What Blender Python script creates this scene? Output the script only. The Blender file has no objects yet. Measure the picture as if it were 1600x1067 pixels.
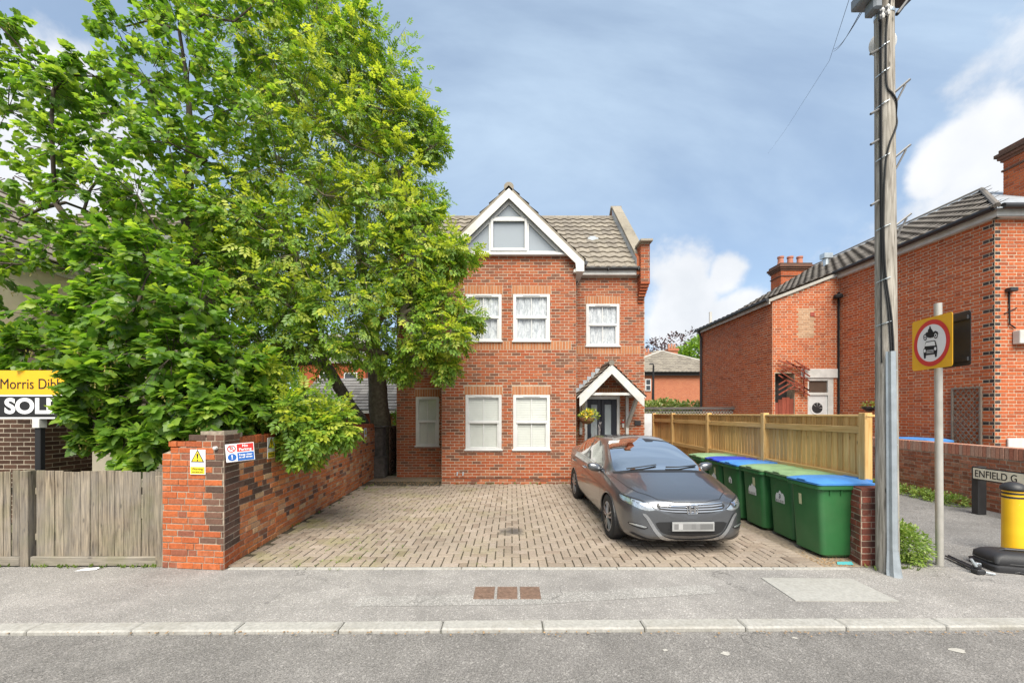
import bpy, math, random
import numpy as np
from mathutils import Vector, Matrix
from mathutils.bvhtree import BVHTree
from mathutils.geometry import delaunay_2d_cdt
random.seed(11); RNG = np.random.default_rng(11)
SC = bpy.context.scene
COL = SC.collection
R = math.radians

# ------------------------------------------------------------------ camera
F, HZ, HC = 620.0, 646.0, 1.82          # focal length in photo pixels, horizon row, eye height
cam = bpy.data.cameras.new('camera'); camo = bpy.data.objects.new('camera', cam); COL.objects.link(camo)
cam.sensor_fit = 'HORIZONTAL'; cam.sensor_width = 36.0; cam.lens = F / 1600 * 36
cam.shift_y = (HZ - 533.5) / 1600
cam.clip_start = 0.05; cam.clip_end = 3000
camo.location = (0, 0, HC); camo.rotation_euler = (R(90), 0, 0)
SC.camera = camo

# ------------------------------------------------------------------ sky and sun
SUN_EL, SUN_AZ = R(52), R(176)           # azimuth measured from +Y towards +X: behind the camera
w = bpy.data.worlds.new('World'); SC.world = w; w.use_nodes = True
nt = w.node_tree; nt.nodes.clear()
def WN(t, **k):
    n = nt.nodes.new(t)
    for a, b in k.items(): setattr(n, a, b)
    return n
def WL(a, b): nt.links.new(a, b)
def wmath(op, a, b=None, c=None):
    n = WN('ShaderNodeMath', operation=op)
    for i, v in enumerate((a, b, c)):
        if v is None: continue
        if isinstance(v, (int, float)): n.inputs[i].default_value = v
        else: WL(v, n.inputs[i])
    return n.outputs[0]
out = WN('ShaderNodeOutputWorld'); bg = WN('ShaderNodeBackground'); WL(bg.outputs[0], out.inputs[0])
sky = WN('ShaderNodeTexSky', sky_type='NISHITA'); sky.sun_disc = False
sky.sun_elevation = SUN_EL; sky.sun_rotation = SUN_AZ
sky.air_density = 1.0; sky.dust_density = 0.6; sky.ozone_density = 1.6
tc = WN('ShaderNodeTexCoord'); D = tc.outputs['Generated']
sep = WN('ShaderNodeSeparateXYZ'); WL(D, sep.inputs[0])
el = sep.outputs[2]
# high thin cloud
den = wmath('ADD', wmath('MAXIMUM', el, 0.0), 0.22)
cx = wmath('DIVIDE', sep.outputs[0], den); cy = wmath('DIVIDE', sep.outputs[1], den)
cmb = WN('ShaderNodeCombineXYZ'); WL(wmath('MULTIPLY', cx, 0.45), cmb.inputs[0]); WL(cy, cmb.inputs[1])
n1 = WN('ShaderNodeTexNoise'); n1.inputs['Scale'].default_value = 1.3; n1.inputs['Detail'].default_value = 9
n1.inputs['Roughness'].default_value = 0.55; n1.inputs['Distortion'].default_value = 0.5
WL(cmb.outputs[0], n1.inputs['Vector'])
mr1 = WN('ShaderNodeMapRange', interpolation_type='SMOOTHSTEP'); WL(n1.outputs[0], mr1.inputs[0])
mr1.inputs[1].default_value = 0.38; mr1.inputs[2].default_value = 0.72
mr1.inputs[3].default_value = 0.34; mr1.inputs[4].default_value = 0.95
# heaped cloud: banks at some directions, broken up by noise; looser field elsewhere
n2 = WN('ShaderNodeTexNoise'); n2.inputs['Scale'].default_value = 5.5; n2.inputs['Detail'].default_value = 10
n2.inputs['Roughness'].default_value = 0.56; WL(D, n2.inputs['Vector'])
bank = None
for (px, py, r) in ((1075, 430, 0.075), (1130, 425, .045), (1050, 500, 0.09), (1160, 490, .05), (1550, 235, 0.062), (1465, 265, 0.035), (1620, 240, .07), (1500, 240, .045), (30, 250, 0.13),
                    (-900, 350, .3), (2700, 420, .4)):
    d = Vector(((px - 800) / F, 1, (HZ - py) / F)).normalized()
    dp = WN('ShaderNodeVectorMath', operation='DISTANCE'); WL(D, dp.inputs[0]); dp.inputs[1].default_value = d
    b = wmath('SUBTRACT', 1.0, wmath('DIVIDE', dp.outputs['Value'], r * 1.25))
    bank = b if bank is None else wmath('MAXIMUM', bank, b)
behind = wmath('MULTIPLY', wmath('MAXIMUM', wmath('MULTIPLY', sep.outputs[1], -1.0), 0.0), 0.55)
fld = wmath('ADD', wmath('MULTIPLY', wmath('MAXIMUM', bank, -0.6), 0.42), n2.outputs[0])
fld = wmath('ADD', fld, behind)
mr2 = WN('ShaderNodeMapRange', interpolation_type='SMOOTHSTEP'); WL(fld, mr2.inputs[0])
mr2.inputs[1].default_value = 0.50; mr2.inputs[2].default_value = 0.70; mr2.inputs[4].default_value = 0.95
# low haze towards the horizon
hz = WN('ShaderNodeMapRange', interpolation_type='SMOOTHSTEP'); WL(el, hz.inputs[0])
hz.inputs[1].default_value = 0.0; hz.inputs[2].default_value = 0.42; hz.inputs[3].default_value = 0.75; hz.inputs[4].default_value = 0.0
n3 = WN('ShaderNodeTexNoise'); n3.inputs['Scale'].default_value = 9; n3.inputs['Detail'].default_value = 6; WL(D, n3.inputs['Vector'])
cr = WN('ShaderNodeMix', data_type='RGBA'); WL(n3.outputs[0], cr.inputs[0])
CLOUD = 4.5
cr.inputs[6].default_value = (CLOUD * .86, CLOUD * .92, CLOUD * 1.0, 1); cr.inputs[7].default_value = (CLOUD * 1.42, CLOUD * 1.42, CLOUD * 1.43, 1)
m1 = WN('ShaderNodeMix', data_type='RGBA'); WL(wmath('MAXIMUM', mr1.outputs[0], hz.outputs[0]), m1.inputs[0])
WL(sky.outputs[0], m1.inputs[6]); m1.inputs[7].default_value = (CLOUD * .84, CLOUD * 1.06, CLOUD * 1.30, 1)
m2 = WN('ShaderNodeMix', data_type='RGBA'); WL(mr2.outputs[0], m2.inputs[0]); WL(m1.outputs[2], m2.inputs[6]); WL(cr.outputs[2], m2.inputs[7])
WL(m2.outputs[2], bg.inputs[0]); bg.inputs[1].default_value = 0.076

sun = bpy.data.lights.new('sun', 'SUN'); sun.energy = 3.0; sun.angle = R(45); sun.color = (1, .94, .83)
suno = bpy.data.objects.new('sun', sun); COL.objects.link(suno)
sd = Vector((math.sin(SUN_AZ) * math.cos(SUN_EL), math.cos(SUN_AZ) * math.cos(SUN_EL), math.sin(SUN_EL)))
suno.rotation_euler = sd.to_track_quat('Z', 'Y').to_euler(); suno.location = (0, -6, 14)
vs = SC.view_settings; vs.view_transform = 'Standard'; vs.look = 'None'; vs.exposure = 1.25; vs.gamma = 1; vs.use_curve_mapping = False
SC.cycles.max_bounces = 8; SC.cycles.transparent_max_bounces = 16
SC.cycles.use_denoising = True

# ------------------------------------------------------------------ helpers
def P(x, y, Y):                     # a photo pixel at depth Y -> a point of the place
    return Vector(((x - 800) * Y / F, Y, HC - (y - HZ) * Y / F))
def G(x, y):                        # a photo pixel that lies on the ground
    return P(x, y, F * HC / (y - HZ))
ORIG = {}
def thing(name, label, cat, loc=(0, 0, 0), rotz=0.0, group=None, kind=None):
    o = bpy.data.objects.new(name, None); COL.objects.link(o)
    o.location = loc; o.rotation_euler = (0, 0, rotz); o.empty_display_size = .1
    ORIG[o.name] = Matrix.Translation(loc) @ Matrix.Rotation(rotz, 4, 'Z')
    tag(o, label, cat, group, kind); return o
def tag(o, label=None, cat=None, group=None, kind=None):
    if label: o['label'] = label
    if cat: o['category'] = cat
    if group: o['group'] = group
    if kind: o['kind'] = kind
    return o
def link(o, parent=None, M=None):
    COL.objects.link(o)
    if parent is not None:
        o.parent = parent; ORIG[o.name] = ORIG[parent.name]
        if M is not None: o.matrix_basis = ORIG[parent.name].inverted() @ M; ORIG[o.name] = M.copy()
    else:
        ORIG[o.name] = M.copy() if M is not None else Matrix()
        if M is not None: o.matrix_basis = M
    return o
def mesh_np(name, V, faces, mats=(), midx=None, smooth=False):
    """V (n,3); faces: list of (k,m) int arrays, each of one polygon size, or list of tuples"""
    me = bpy.data.meshes.new(name)
    V = np.asarray(V, dtype=np.float32).reshape(-1, 3)
    if len(faces) and isinstance(faces[0], np.ndarray):
        loops = np.concatenate([f.reshape(-1) for f in faces]); sizes = np.concatenate([np.full(len(f), f.shape[1]) for f in faces])
    else:
        sizes = np.array([len(f) for f in faces], dtype=np.int32); loops = np.array([i for f in faces for i in f], dtype=np.int32)
    me.vertices.add(len(V)); me.vertices.foreach_set('co', V.reshape(-1))
    me.loops.add(len(loops)); me.loops.foreach_set('vertex_index', loops.astype(np.int32))
    me.polygons.add(len(sizes))
    st = np.concatenate([[0], np.cumsum(sizes)[:-1]]).astype(np.int32)
    me.polygons.foreach_set('loop_start', st); me.polygons.foreach_set('loop_total', sizes.astype(np.int32))
    for m in mats: me.materials.append(m)
    if midx is not None: me.polygons.foreach_set('material_index', np.asarray(midx, dtype=np.int32))
    me.polygons.foreach_set('use_smooth', np.full(len(sizes), bool(smooth)))
    me.update(calc_edges=True)
    return me
class MB:
    """collects shapes (world or local coordinates), builds ONE mesh object"""
    def __init__(s): s.v = []; s.f = []; s.mi = []; s.m = 0
    def add(s, vs, fs):
        n = len(s.v); s.v += [tuple(p) for p in vs]; s.f += [tuple(i + n for i in f) for f in fs]; s.mi += [s.m] * len(fs); return s
    def box(s, x0, x1, y0, y1, z0, z1):
        return s.hexa([(x0, y0, z0), (x1, y0, z0), (x1, y1, z0), (x0, y1, z0), (x0, y0, z1), (x1, y0, z1), (x1, y1, z1), (x0, y1, z1)])
    def hexa(s, p): return s.add(p, [(0, 3, 2, 1), (4, 5, 6, 7), (0, 1, 5, 4), (1, 2, 6, 5), (2, 3, 7, 6), (3, 0, 4, 7)])
    def cbox(s, x0, x1, y0, y1, z0, z1, c=.004):
        """box with chamfered edges"""
        vs = []; idx = {}
        X = (x0, x1); Y = (y0, y1); Z = (z0, z1)
        for i in (0, 1):
            for j in (0, 1):
                for k in (0, 1):
                    sx = c if i == 0 else -c; sy = c if j == 0 else -c; sz = c if k == 0 else -c
                    idx[i, j, k] = len(vs)
                    vs += [(X[i], Y[j] + sy, Z[k] + sz), (X[i] + sx, Y[j], Z[k] + sz), (X[i] + sx, Y[j] + sy, Z[k])]
        I = lambda i, j, k, a: idx[i, j, k] + a
        fs = []
        for i in (0, 1):
            q = [I(i, 0, 0, 0), I(i, 1, 0, 0), I(i, 1, 1, 0), I(i, 0, 1, 0)]; fs.append(q if i else q[::-1])
            q = [I(0, i, 0, 1), I(1, i, 0, 1), I(1, i, 1, 1), I(0, i, 1, 1)]; fs.append(q[::-1] if i else q)
            q = [I(0, 0, i, 2), I(1, 0, i, 2), I(1, 1, i, 2), I(0, 1, i, 2)]; fs.append(q if i else q[::-1])
        for a in (0, 1):
            for b in (0, 1):
                fs.append([I(a, b, 0, 0), I(a, b, 0, 1), I(a, b, 1, 1), I(a, b, 1, 0)])
                fs.append([I(a, 0, b, 0), I(a, 0, b, 2), I(a, 1, b, 2), I(a, 1, b, 0)])
                fs.append([I(0, a, b, 1), I(0, a, b, 2), I(1, a, b, 2), I(1, a, b, 1)])
        for i in (0, 1):
            for j in (0, 1):
                for k in (0, 1): fs.append([I(i, j, k, 0), I(i, j, k, 1), I(i, j, k, 2)])
        return s.add(vs, fs)
    def xf(s, M, k0=0):
        """transform vertices from index k0 on"""
        for i in range(k0, len(s.v)): s.v[i] = tuple(M @ Vector(s.v[i]))
        return s
    def poly(s, pts): return s.add(pts, [tuple(range(len(pts)))])
    def prism(s, poly, d):
        """polygon (3D points) extruded by vector d"""
        n = len(poly); d = Vector(d); a = [Vector(p) for p in poly]
        return s.add(a + [p + d for p in a], [tuple(range(n))[::-1], tuple(range(n, 2 * n))] + [(i, (i + 1) % n, n + (i + 1) % n, n + i) for i in range(n)])
    def tube(s, pts, rad, n=8, cap=True):
        pts = [Vector(p) for p in pts]; k = len(pts)
        if not hasattr(rad, '__len__'): rad = [rad] * k
        n0 = len(s.v); vs = []; fs = []
        t0 = (pts[1] - pts[0]).normalized(); a = t0.orthogonal().normalized()
        for i, p in enumerate(pts):
            t = (pts[min(i + 1, k - 1)] - pts[max(i - 1, 0)]).normalized()
            a = (a - t * a.dot(t)).normalized(); b = t.cross(a)
            for j in range(n):
                th = 2 * math.pi * j / n; vs.append(p + (a * math.cos(th) + b * math.sin(th)) * rad[i])
        for i in range(k - 1):
            for j in range(n):
                j2 = (j + 1) % n; fs.append((i * n + j, i * n + j2, (i + 1) * n + j2, (i + 1) * n + j))
        if cap: fs += [tuple(range(n))[::-1], tuple(range((k - 1) * n, k * n))]
        return s.add(vs, fs)
    def lathe(s, prof, c=(0, 0, 0), n=24):
        """prof: (r,z) list, around a vertical axis at c"""
        c = Vector(c); vs = []; fs = []
        for r, z in prof:
            for j in range(n):
                th = 2 * math.pi * j / n; vs.append(c + Vector((r * math.cos(th), r * math.sin(th), z)))
        for i in range(len(prof) - 1):
            for j in range(n):
                j2 = (j + 1) % n; fs.append((i * n + j, i * n + j2, (i + 1) * n + j2, (i + 1) * n + j))
        fs += [tuple(range(n))[::-1], tuple(range((len(prof) - 1) * n, len(prof) * n))]
        return s.add(vs, fs)
    def rings(s, rings, k=4, cap=True):
        """rings of rounded rectangles (cx,cy,hx,hy,r,z)"""
        vs = []; fs = []; n = 4 * (k + 1)
        for cx, cy, hx, hy, r, z in rings:
            for q in range(4):
                sx, sy = ((1, 1), (-1, 1), (-1, -1), (1, -1))[q]
                for j in range(k + 1):
                    th = (q + j / k) * math.pi / 2
                    vs.append((cx + sx * (hx - r) + r * math.cos(th), cy + sy * (hy - r) + r * math.sin(th), z))
        for i in range(len(rings) - 1):
            for j in range(n):
                j2 = (j + 1) % n; fs.append((i * n + j, i * n + j2, (i + 1) * n + j2, (i + 1) * n + j))
        if cap: fs += [tuple(range(n))[::-1], tuple(range((len(rings) - 1) * n, len(rings) * n))]
        return s.add(vs, fs)
    def disc(s, c, u, v, r, n=32, r0=0.0):
        c = Vector(c); u = Vector(u); v = Vector(v)
        o = [c + (u * math.cos(2 * math.pi * j / n) + v * math.sin(2 * math.pi * j / n)) * r for j in range(n)]
        if r0 <= 0: return s.poly(o)
        i_ = [c + (u * math.cos(2 * math.pi * j / n) + v * math.sin(2 * math.pi * j / n)) * r0 for j in range(n)]
        return s.add(o + i_, [(j, (j + 1) % n, n + (j + 1) % n, n + j) for j in range(n)])
    def build(s, name, mats, parent=None, smooth=False, local=False, auto=None):
        if not isinstance(mats, (list, tuple)): mats = [mats]
        V = np.array(s.v, dtype=np.float64)
        if parent is not None and not local:
            Mi = np.array(ORIG[parent.name].inverted()); V = V @ Mi[:3, :3].T + Mi[:3, 3]
        me = mesh_np(name, V, s.f, mats, s.mi, smooth)
        if auto is not None:
            me.polygons.foreach_set('use_smooth', np.ones(len(me.polygons), dtype=bool))
            try: me.set_sharp_from_angle(angle=R(auto))
            except Exception: pass
        return link(bpy.data.objects.new(name, me), parent)
def basis(u, up, n, loc):
    M = Matrix.Identity(4)
    for i, a in enumerate((u, up, n)):
        for j in range(3): M[j][i] = a[j]
    for j in range(3): M[j][3] = loc[j]
    return M
def text(body, size, u, up, loc, mat, parent, name='lettering', ax='CENTER', bold=0.0, sx=1.0):
    c = bpy.data.curves.new(name, 'FONT'); c.body = body; c.size = size; c.align_x = ax; c.align_y = 'CENTER'
    c.extrude = .0006; c.offset = bold; c.materials.append(mat); c.resolution_u = 8
    u = Vector(u).normalized(); up = Vector(up).normalized(); n = u.cross(up)
    return link(bpy.data.objects.new(name, c), parent, basis(u * sx, up, n, loc))
def copy_tree(o, M=None, label=None):
    c = o.copy(); COL.objects.link(c)
    if M is not None: c.matrix_basis = M
    if label: c['label'] = label
    for ch in o.children:
        d = ch.copy(); COL.objects.link(d); d.parent = c
        for g in ch.children:
            e = g.copy(); COL.objects.link(e); e.parent = d
    return c
def sub(u, v): return (Vector(u) - Vector(v))
Z3 = Vector((0, 0, 1))

def rotmats(dirs, norms):
    x = dirs / np.linalg.norm(dirs, axis=1, keepdims=True); z = norms - (norms * x).sum(1, keepdims=True) * x; z /= np.maximum(1e-6, np.linalg.norm(z, axis=1, keepdims=True)); y = np.cross(z, x)
    return np.stack([x, y, z], axis=2)

# ------------------------------------------------------------------ materials
class NT:
    def __init__(s, name):
        s.m = bpy.data.materials.new(name); s.m.use_nodes = True; s.t = s.m.node_tree; s.t.nodes.clear()
        s.out = s.n('ShaderNodeOutputMaterial'); s.b = s.n('ShaderNodeBsdfPrincipled'); s.l(s.b.outputs[0], s.out.inputs[0])
        s.pos = s.n('ShaderNodeNewGeometry').outputs['Position']
    def n(s, t, **k):
        n = s.t.nodes.new(t)
        for a, b in k.items(): setattr(n, a, b)
        return n
    def l(s, a, b): s.t.links.new(a, b)
    def val(s, sock, v):
        if isinstance(v, (int, float)): sock.default_value = v
        elif isinstance(v, tuple): sock.default_value = v if len(v) == 4 else (*v, 1)
        else: s.l(v, sock)
    def math(s, op, a, b=0.0, clamp=False):
        n = s.n('ShaderNodeMath', operation=op, use_clamp=clamp); s.val(n.inputs[0], a); s.val(n.inputs[1], b); return n.outputs[0]
    def noise(s, scale, detail=4, rough=.55, vec=None, stretch=None, dist=0.0):
        n = s.n('ShaderNodeTexNoise'); n.inputs['Scale'].default_value = scale; n.inputs['Detail'].default_value = detail
        n.inputs['Roughness'].default_value = rough; n.inputs['Distortion'].default_value = dist
        v = vec or s.pos
        if stretch:
            mp = s.n('ShaderNodeMapping'); mp.inputs['Scale'].default_value = stretch; s.l(v, mp.inputs[0]); v = mp.outputs[0]
        s.l(v, n.inputs['Vector']); return n.outputs[0]
    def ramp(s, f, stops, mode='LINEAR'):
        r = s.n('ShaderNodeValToRGB'); e = r.color_ramp; e.interpolation = mode
        while len(e.elements) < len(stops): e.elements.new(.5)
        for el_, (p, c) in zip(e.elements, stops):
            el_.position = p; el_.color = (*c, 1) if isinstance(c, tuple) else (c, c, c, 1)
        s.l(f, r.inputs[0]); return r.outputs[0]
    def mix(s, f, a, b, mode='MIX'):
        n = s.n('ShaderNodeMix', data_type='RGBA', blend_type=mode); s.val(n.inputs[0], f); s.val(n.inputs[6], a); s.val(n.inputs[7], b); return n.outputs[2]
    def rnd(s):
        g = s.n('ShaderNodeNewGeometry').outputs['Random Per Island']; o = s.n('ShaderNodeObjectInfo').outputs['Random']
        return s.math('FRACT', s.math('ADD', g, o))
    def bump(s, h, strength=.3, dist=.01):
        b = s.n('ShaderNodeBump'); b.inputs['Strength'].default_value = strength; b.inputs['Distance'].default_value = dist
        s.l(h, b.inputs['Height']); s.l(b.outputs[0], s.b.inputs['Normal'])
    def set(s, col=None, rough=None, metal=None, coat=None, spec=None):
        if col is not None: s.val(s.b.inputs['Base Color'], col)
        if rough is not None: s.val(s.b.inputs['Roughness'], rough)
        if metal is not None: s.val(s.b.inputs['Metallic'], metal)
        if coat is not None: s.val(s.b.inputs['Coat Weight'], coat)
        if spec is not None: s.val(s.b.inputs['Specular IOR Level'], spec)
        return s
def mul(c, k): return tuple(min(1, x * k) for x in c)
def plain(name, col, rough=.5, metal=0.0, var=.12, scale=6.0, bump=0.0, bscale=60, coat=0.0, dirt=0.0):
    t = NT(name)
    f = t.ramp(t.noise(scale, 5), [(.3, 0.0), (.7, 1.0)])
    c = t.mix(f, mul(col, 1 - var), mul(col, 1 + var))
    if dirt:
        d = t.ramp(t.noise(2.2, 7, .65), [(.48, 0.0), (.72, 1.0)])
        c = t.mix(t.math('MULTIPLY', d, dirt), c, (.16, .14, .10))
    t.set(c, rough, metal, coat)
    if bump: t.bump(t.noise(bscale, 4), bump, .004)
    return t.m
def brickmat(name, stops, var=.25, white=0.0, soot=0.0, rough=.88, moss=0.0, bumps=.45):
    t = NT(name)
    c = t.ramp(t.rnd(), stops)
    n = t.noise(38, 5, .6); c = t.mix(t.ramp(n, [(.3, 0.0), (.75, 1.0)]), t.mix(1.0, c, (1 - var,) * 3, 'MULTIPLY'), t.mix(1.0, c, (1 + var * .6,) * 3, 'MULTIPLY'))
    if white:
        wv = t.ramp(t.noise(3.1, 8, .68), [(.56, 0.0), (.74, 1.0)]); wv = t.math('MULTIPLY', wv, t.ramp(t.noise(30, 4, .6), [(.3, .2), (.6, 1.0)]))
        c = t.mix(t.math('MULTIPLY', wv, white), c, (.62, .55, .47))
    if soot:
        sv = t.ramp(t.noise(2.3, 7, .66), [(.52, 0.0), (.72, 1.0)]); c = t.mix(t.math('MULTIPLY', sv, soot), c, (.05, .042, .036))
    if moss:
        sv = t.ramp(t.noise(1.7, 8, .66, vec=None), [(.55, 0.0), (.75, 1.0)]); c = t.mix(t.math('MULTIPLY', sv, moss), c, (.10, .105, .03))
    t.set(c, rough, spec=.25); t.bump(t.noise(110, 4, .6), bumps, .004)
    return t.m
def woodmat(name, c1, c2, axis=2, rough=.75, grey=0.0, green=0.0, streak=9, knots=True):
    t = NT(name)
    st = [streak * 6, streak * 6, streak * 6]; st[axis] = streak * .35
    # each board samples its own stretch of grain
    o = t.n('ShaderNodeVectorMath', operation='ADD'); t.l(t.pos, o.inputs[0])
    rc = t.n('ShaderNodeCombineXYZ'); r = t.rnd(); t.l(t.math('MULTIPLY', r, 37.0), rc.inputs[axis]); t.l(rc.outputs[0], o.inputs[1])
    g = t.noise(1.0, 6, .62, vec=o.outputs[0], stretch=st, dist=.4)
    c = t.mix(t.ramp(g, [(.32, 0.0), (.68, 1.0)]), c1, c2)
    c = t.mix(.45, c, t.mix(1.0, c, t.ramp(r, [(0, .55), (1, 1.35)]), 'MULTIPLY'))
    if knots:
        vo = t.n('ShaderNodeTexVoronoi'); mp = t.n('ShaderNodeMapping'); s3 = [5, 5, 5]; s3[axis] = 1.7; mp.inputs['Scale'].default_value = s3
        t.l(o.outputs[0], mp.inputs[0]); t.l(mp.outputs[0], vo.inputs['Vector']); vo.inputs['Scale'].default_value = 1.6
        k = t.ramp(vo.outputs['Distance'], [(.05, 1.0), (.11, 0.0)]); c = t.mix(t.math('MULTIPLY', k, .75), c, mul(c1, .38))
    if grey:
        c = t.mix(t.math('MULTIPLY', t.ramp(t.noise(1.6, 6, .6), [(.35, 0.0), (.65, 1.0)]), grey), c, (.30, .29, .27))
    if green:
        c = t.mix(t.math('MULTIPLY', t.ramp(t.noise(2.1, 7, .66), [(.48, 0.0), (.72, 1.0)]), green), c, (.13, .15, .05))
    t.set(c, rough, spec=.3); t.bump(g, .35, .004); return t.m
def leafmat(name, stops, trans=.45, rough=.45):
    t = NT(name); r = t.rnd()
    c = t.ramp(r, stops); c = t.mix(t.ramp(t.noise(3.0, 3), [(.35, 0.0), (.65, 1.0)]), t.mix(1.0, c, (.75, .8, .8), 'MULTIPLY'), t.mix(1.0, c, (1.2, 1.15, 1.0), 'MULTIPLY'))
    t.set(c, rough, spec=.6)
    tr = t.n('ShaderNodeBsdfTranslucent'); t.l(t.mix(1.0, c, (1.25, 1.3, .65), 'MULTIPLY'), tr.inputs[0])
    mx = t.n('ShaderNodeMixShader'); mx.inputs[0].default_value = trans
    t.l(t.b.outputs[0], mx.inputs[1]); t.l(tr.outputs[0], mx.inputs[2]); t.l(mx.outputs[0], t.out.inputs[0]); return t.m
def glassmat(name, tint=(.9, .95, .95), trans=.75, rough=.02, dark=(.02, .025, .03), refl=1.8):
    """flat pane: mirror reflection by angle over a see-through (or dark) body"""
    t = NT(name); t.set(dark, rough, spec=.5)
    tp = t.n('ShaderNodeBsdfTransparent'); tp.inputs[0].default_value = (*tint, 1)
    gl = t.n('ShaderNodeBsdfGlossy'); gl.inputs['Roughness'].default_value = rough
    df = t.n('ShaderNodeBsdfDiffuse'); df.inputs[0].default_value = (*dark, 1)
    m0 = t.n('ShaderNodeMixShader'); m0.inputs[0].default_value = trans; t.l(df.outputs[0], m0.inputs[1]); t.l(tp.outputs[0], m0.inputs[2])
    lw = t.n('ShaderNodeLayerWeight'); lw.inputs[0].default_value = .5          # same from both sides
    fz = t.math('ADD', t.math('MULTIPLY', t.math('POWER', lw.outputs['Facing'], 4.0), .95), .045)
    m1 = t.n('ShaderNodeMixShader'); t.l(t.math('MULTIPLY', fz, refl, clamp=True), m1.inputs[0]); t.l(m0.outputs[0], m1.inputs[1]); t.l(gl.outputs[0], m1.inputs[2])
    t.l(m1.outputs[0], t.out.inputs[0]); return t.m
def tarmac(name, col, fleck=.5, patch=.15, scale=150):
    t = NT(name)
    a = t.noise(scale, 4, .75); a2 = t.noise(scale * .38, 4, .7); b = t.noise(.9, 7, .62); b2 = t.noise(4.5, 6, .65); v = t.n('ShaderNodeTexVoronoi'); v.inputs['Scale'].default_value = scale * .55; t.l(t.pos, v.inputs['Vector'])
    c = t.mix(t.ramp(a, [(.36, 0.0), (.66, 1.0)]), mul(col, 1 - fleck), mul(col, 1 + fleck))
    c = t.mix(1.0, c, t.ramp(a2, [(.34, 1 - fleck * .55), (.68, 1 + fleck * .55)]), 'MULTIPLY')
    c = t.mix(t.ramp(v.outputs['Color'], [(.72, 0.0), (.95, .75)]), c, mul(col, 1.9))
    c = t.mix(1.0, c, t.ramp(b, [(.32, 1 - patch), (.68, 1 + patch)]), 'MULTIPLY'); c = t.mix(1.0, c, t.ramp(b2, [(.3, 1 - patch * .6), (.7, 1 + patch * .6)]), 'MULTIPLY')
    st = t.ramp(t.noise(2.0, 8, .7, stretch=(.5, 1.6, 1)), [(.60, 0.0), (.74, .5)]); c = t.mix(st, c, mul(col, .55))
    cr_ = t.n('ShaderNodeTexVoronoi', feature='DISTANCE_TO_EDGE'); cr_.inputs['Scale'].default_value = .75
    dv = t.n('ShaderNodeVectorMath', operation='ADD'); nz = t.n('ShaderNodeTexNoise'); nz.inputs['Scale'].default_value = 3.5; nz.inputs['Detail'].default_value = 6; t.l(t.pos, nz.inputs['Vector']); t.l(nz.outputs['Color'], dv.inputs[0]); t.l(t.pos, dv.inputs[1]); t.l(dv.outputs[0], cr_.inputs['Vector'])
    ck = t.math('MULTIPLY', t.ramp(cr_.outputs['Distance'], [(.003, 1.0), (.010, 0.0)]), t.ramp(t.noise(.7, 3), [(.50, 0.0), (.62, .7)])); c = t.mix(ck, c, mul(col, .3))
    t.set(c, .92, spec=.25); t.bump(v.outputs['Distance'], .6, .006); return t.m

m_white = plain('white_upvc', (.60, .60, .59), .35, var=.05, dirt=.12)
m_whitepaint = plain('white_paint', (.58, .57, .54), .5, var=.10, dirt=.28)
m_black = plain('black_paint', (.008, .008, .009), .75)
m_blackpl = plain('black_plastic', (.022, .022, .024), .5)
m_galv = plain('galvanised_steel', (.50, .55, .58), .38, .75, var=.14, scale=9)
m_lead = plain('lead_sheet', (.36, .39, .42), .5, .2, var=.2, scale=5)
m_conc = plain('concrete', (.40, .38, .34), .9, var=.16, scale=22, bump=.3, dirt=.25)
m_glass = glassmat('window_glass', tint=(.97, .98, .98), trans=.97)
m_glassdk = glassmat('dark_glass', trans=.25, dark=(.03, .035, .04))
m_frost = plain('frosted_glass', (.30, .34, .36), .25, var=.1, scale=2)
m_red = plain('sign_red', (.62, .03, .025), .4, var=.03)
m_signw = plain('sign_white', (.80, .80, .80), .4, var=.02)
m_signy = plain('sign_yellow', (.80, .42, .01), .4, var=.03)
m_signy2 = plain('warning_yellow', (.82, .62, .03), .4, var=.03)
m_blue = plain('sign_blue', (.02, .12, .42), .4, var=.03)
m_mortar = plain('mortar_pale', (.43, .35, .265), .95, var=.22, scale=25, bump=.4)
m_mortart = plain('mortar_terrace', (.49, .39, .28), .95, var=.25, scale=22, bump=.4)
m_mortard = plain('mortar_dark', (.31, .255, .195), .95, var=.35, scale=18, bump=.4)
# ------------------------------------------------------------------ brick and tile layers
BUD = {}
def budget(key, n=300):
    BUD[key] = BUD.get(key, 0) + 1
    return BUD[key] <= n
_bm = {}
def brick_mesh(w, h, d, mat, name='brick'):
    k = (round(w, 3), round(h, 3), round(d, 3), mat.name, name)
    if k not in _bm:
        a, b = w / 2, h / 2; c = .004
        vs = [(-a, d, -b), (a, d, -b), (a, d, b), (-a, d, b), (-a, c, -b), (a, c, -b), (a, c, b), (-a, c, b),
              (-a + c, 0, -b + c), (a - c, 0, -b + c), (a - c, 0, b - c), (-a + c, 0, b - c)]
        fs = [(8, 9, 10, 11)] + [q for i in range(4) for j in ((i + 1) % 4,) for q in ((i, j, 4 + j, 4 + i), (4 + i, 4 + j, 8 + j, 8 + i))]
        _bm[k] = mesh_np(name, vs, fs, [mat])
    return _bm[k]
_BV = np.array([(-1, 1, -1), (1, 1, -1), (1, 1, 1), (-1, 1, 1), (-1, 0, -1), (1, 0, -1), (1, 0, 1), (-1, 0, 1), (-1, 0, -1), (1, 0, -1), (1, 0, 1), (-1, 0, 1)], float)
_BF = np.array([(8, 9, 10, 11)] + [q for i in range(4) for j in ((i + 1) % 4,) for q in ((i, j, 4 + j, 4 + i), (4 + i, 4 + j, 8 + j, 8 + i))])
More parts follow.
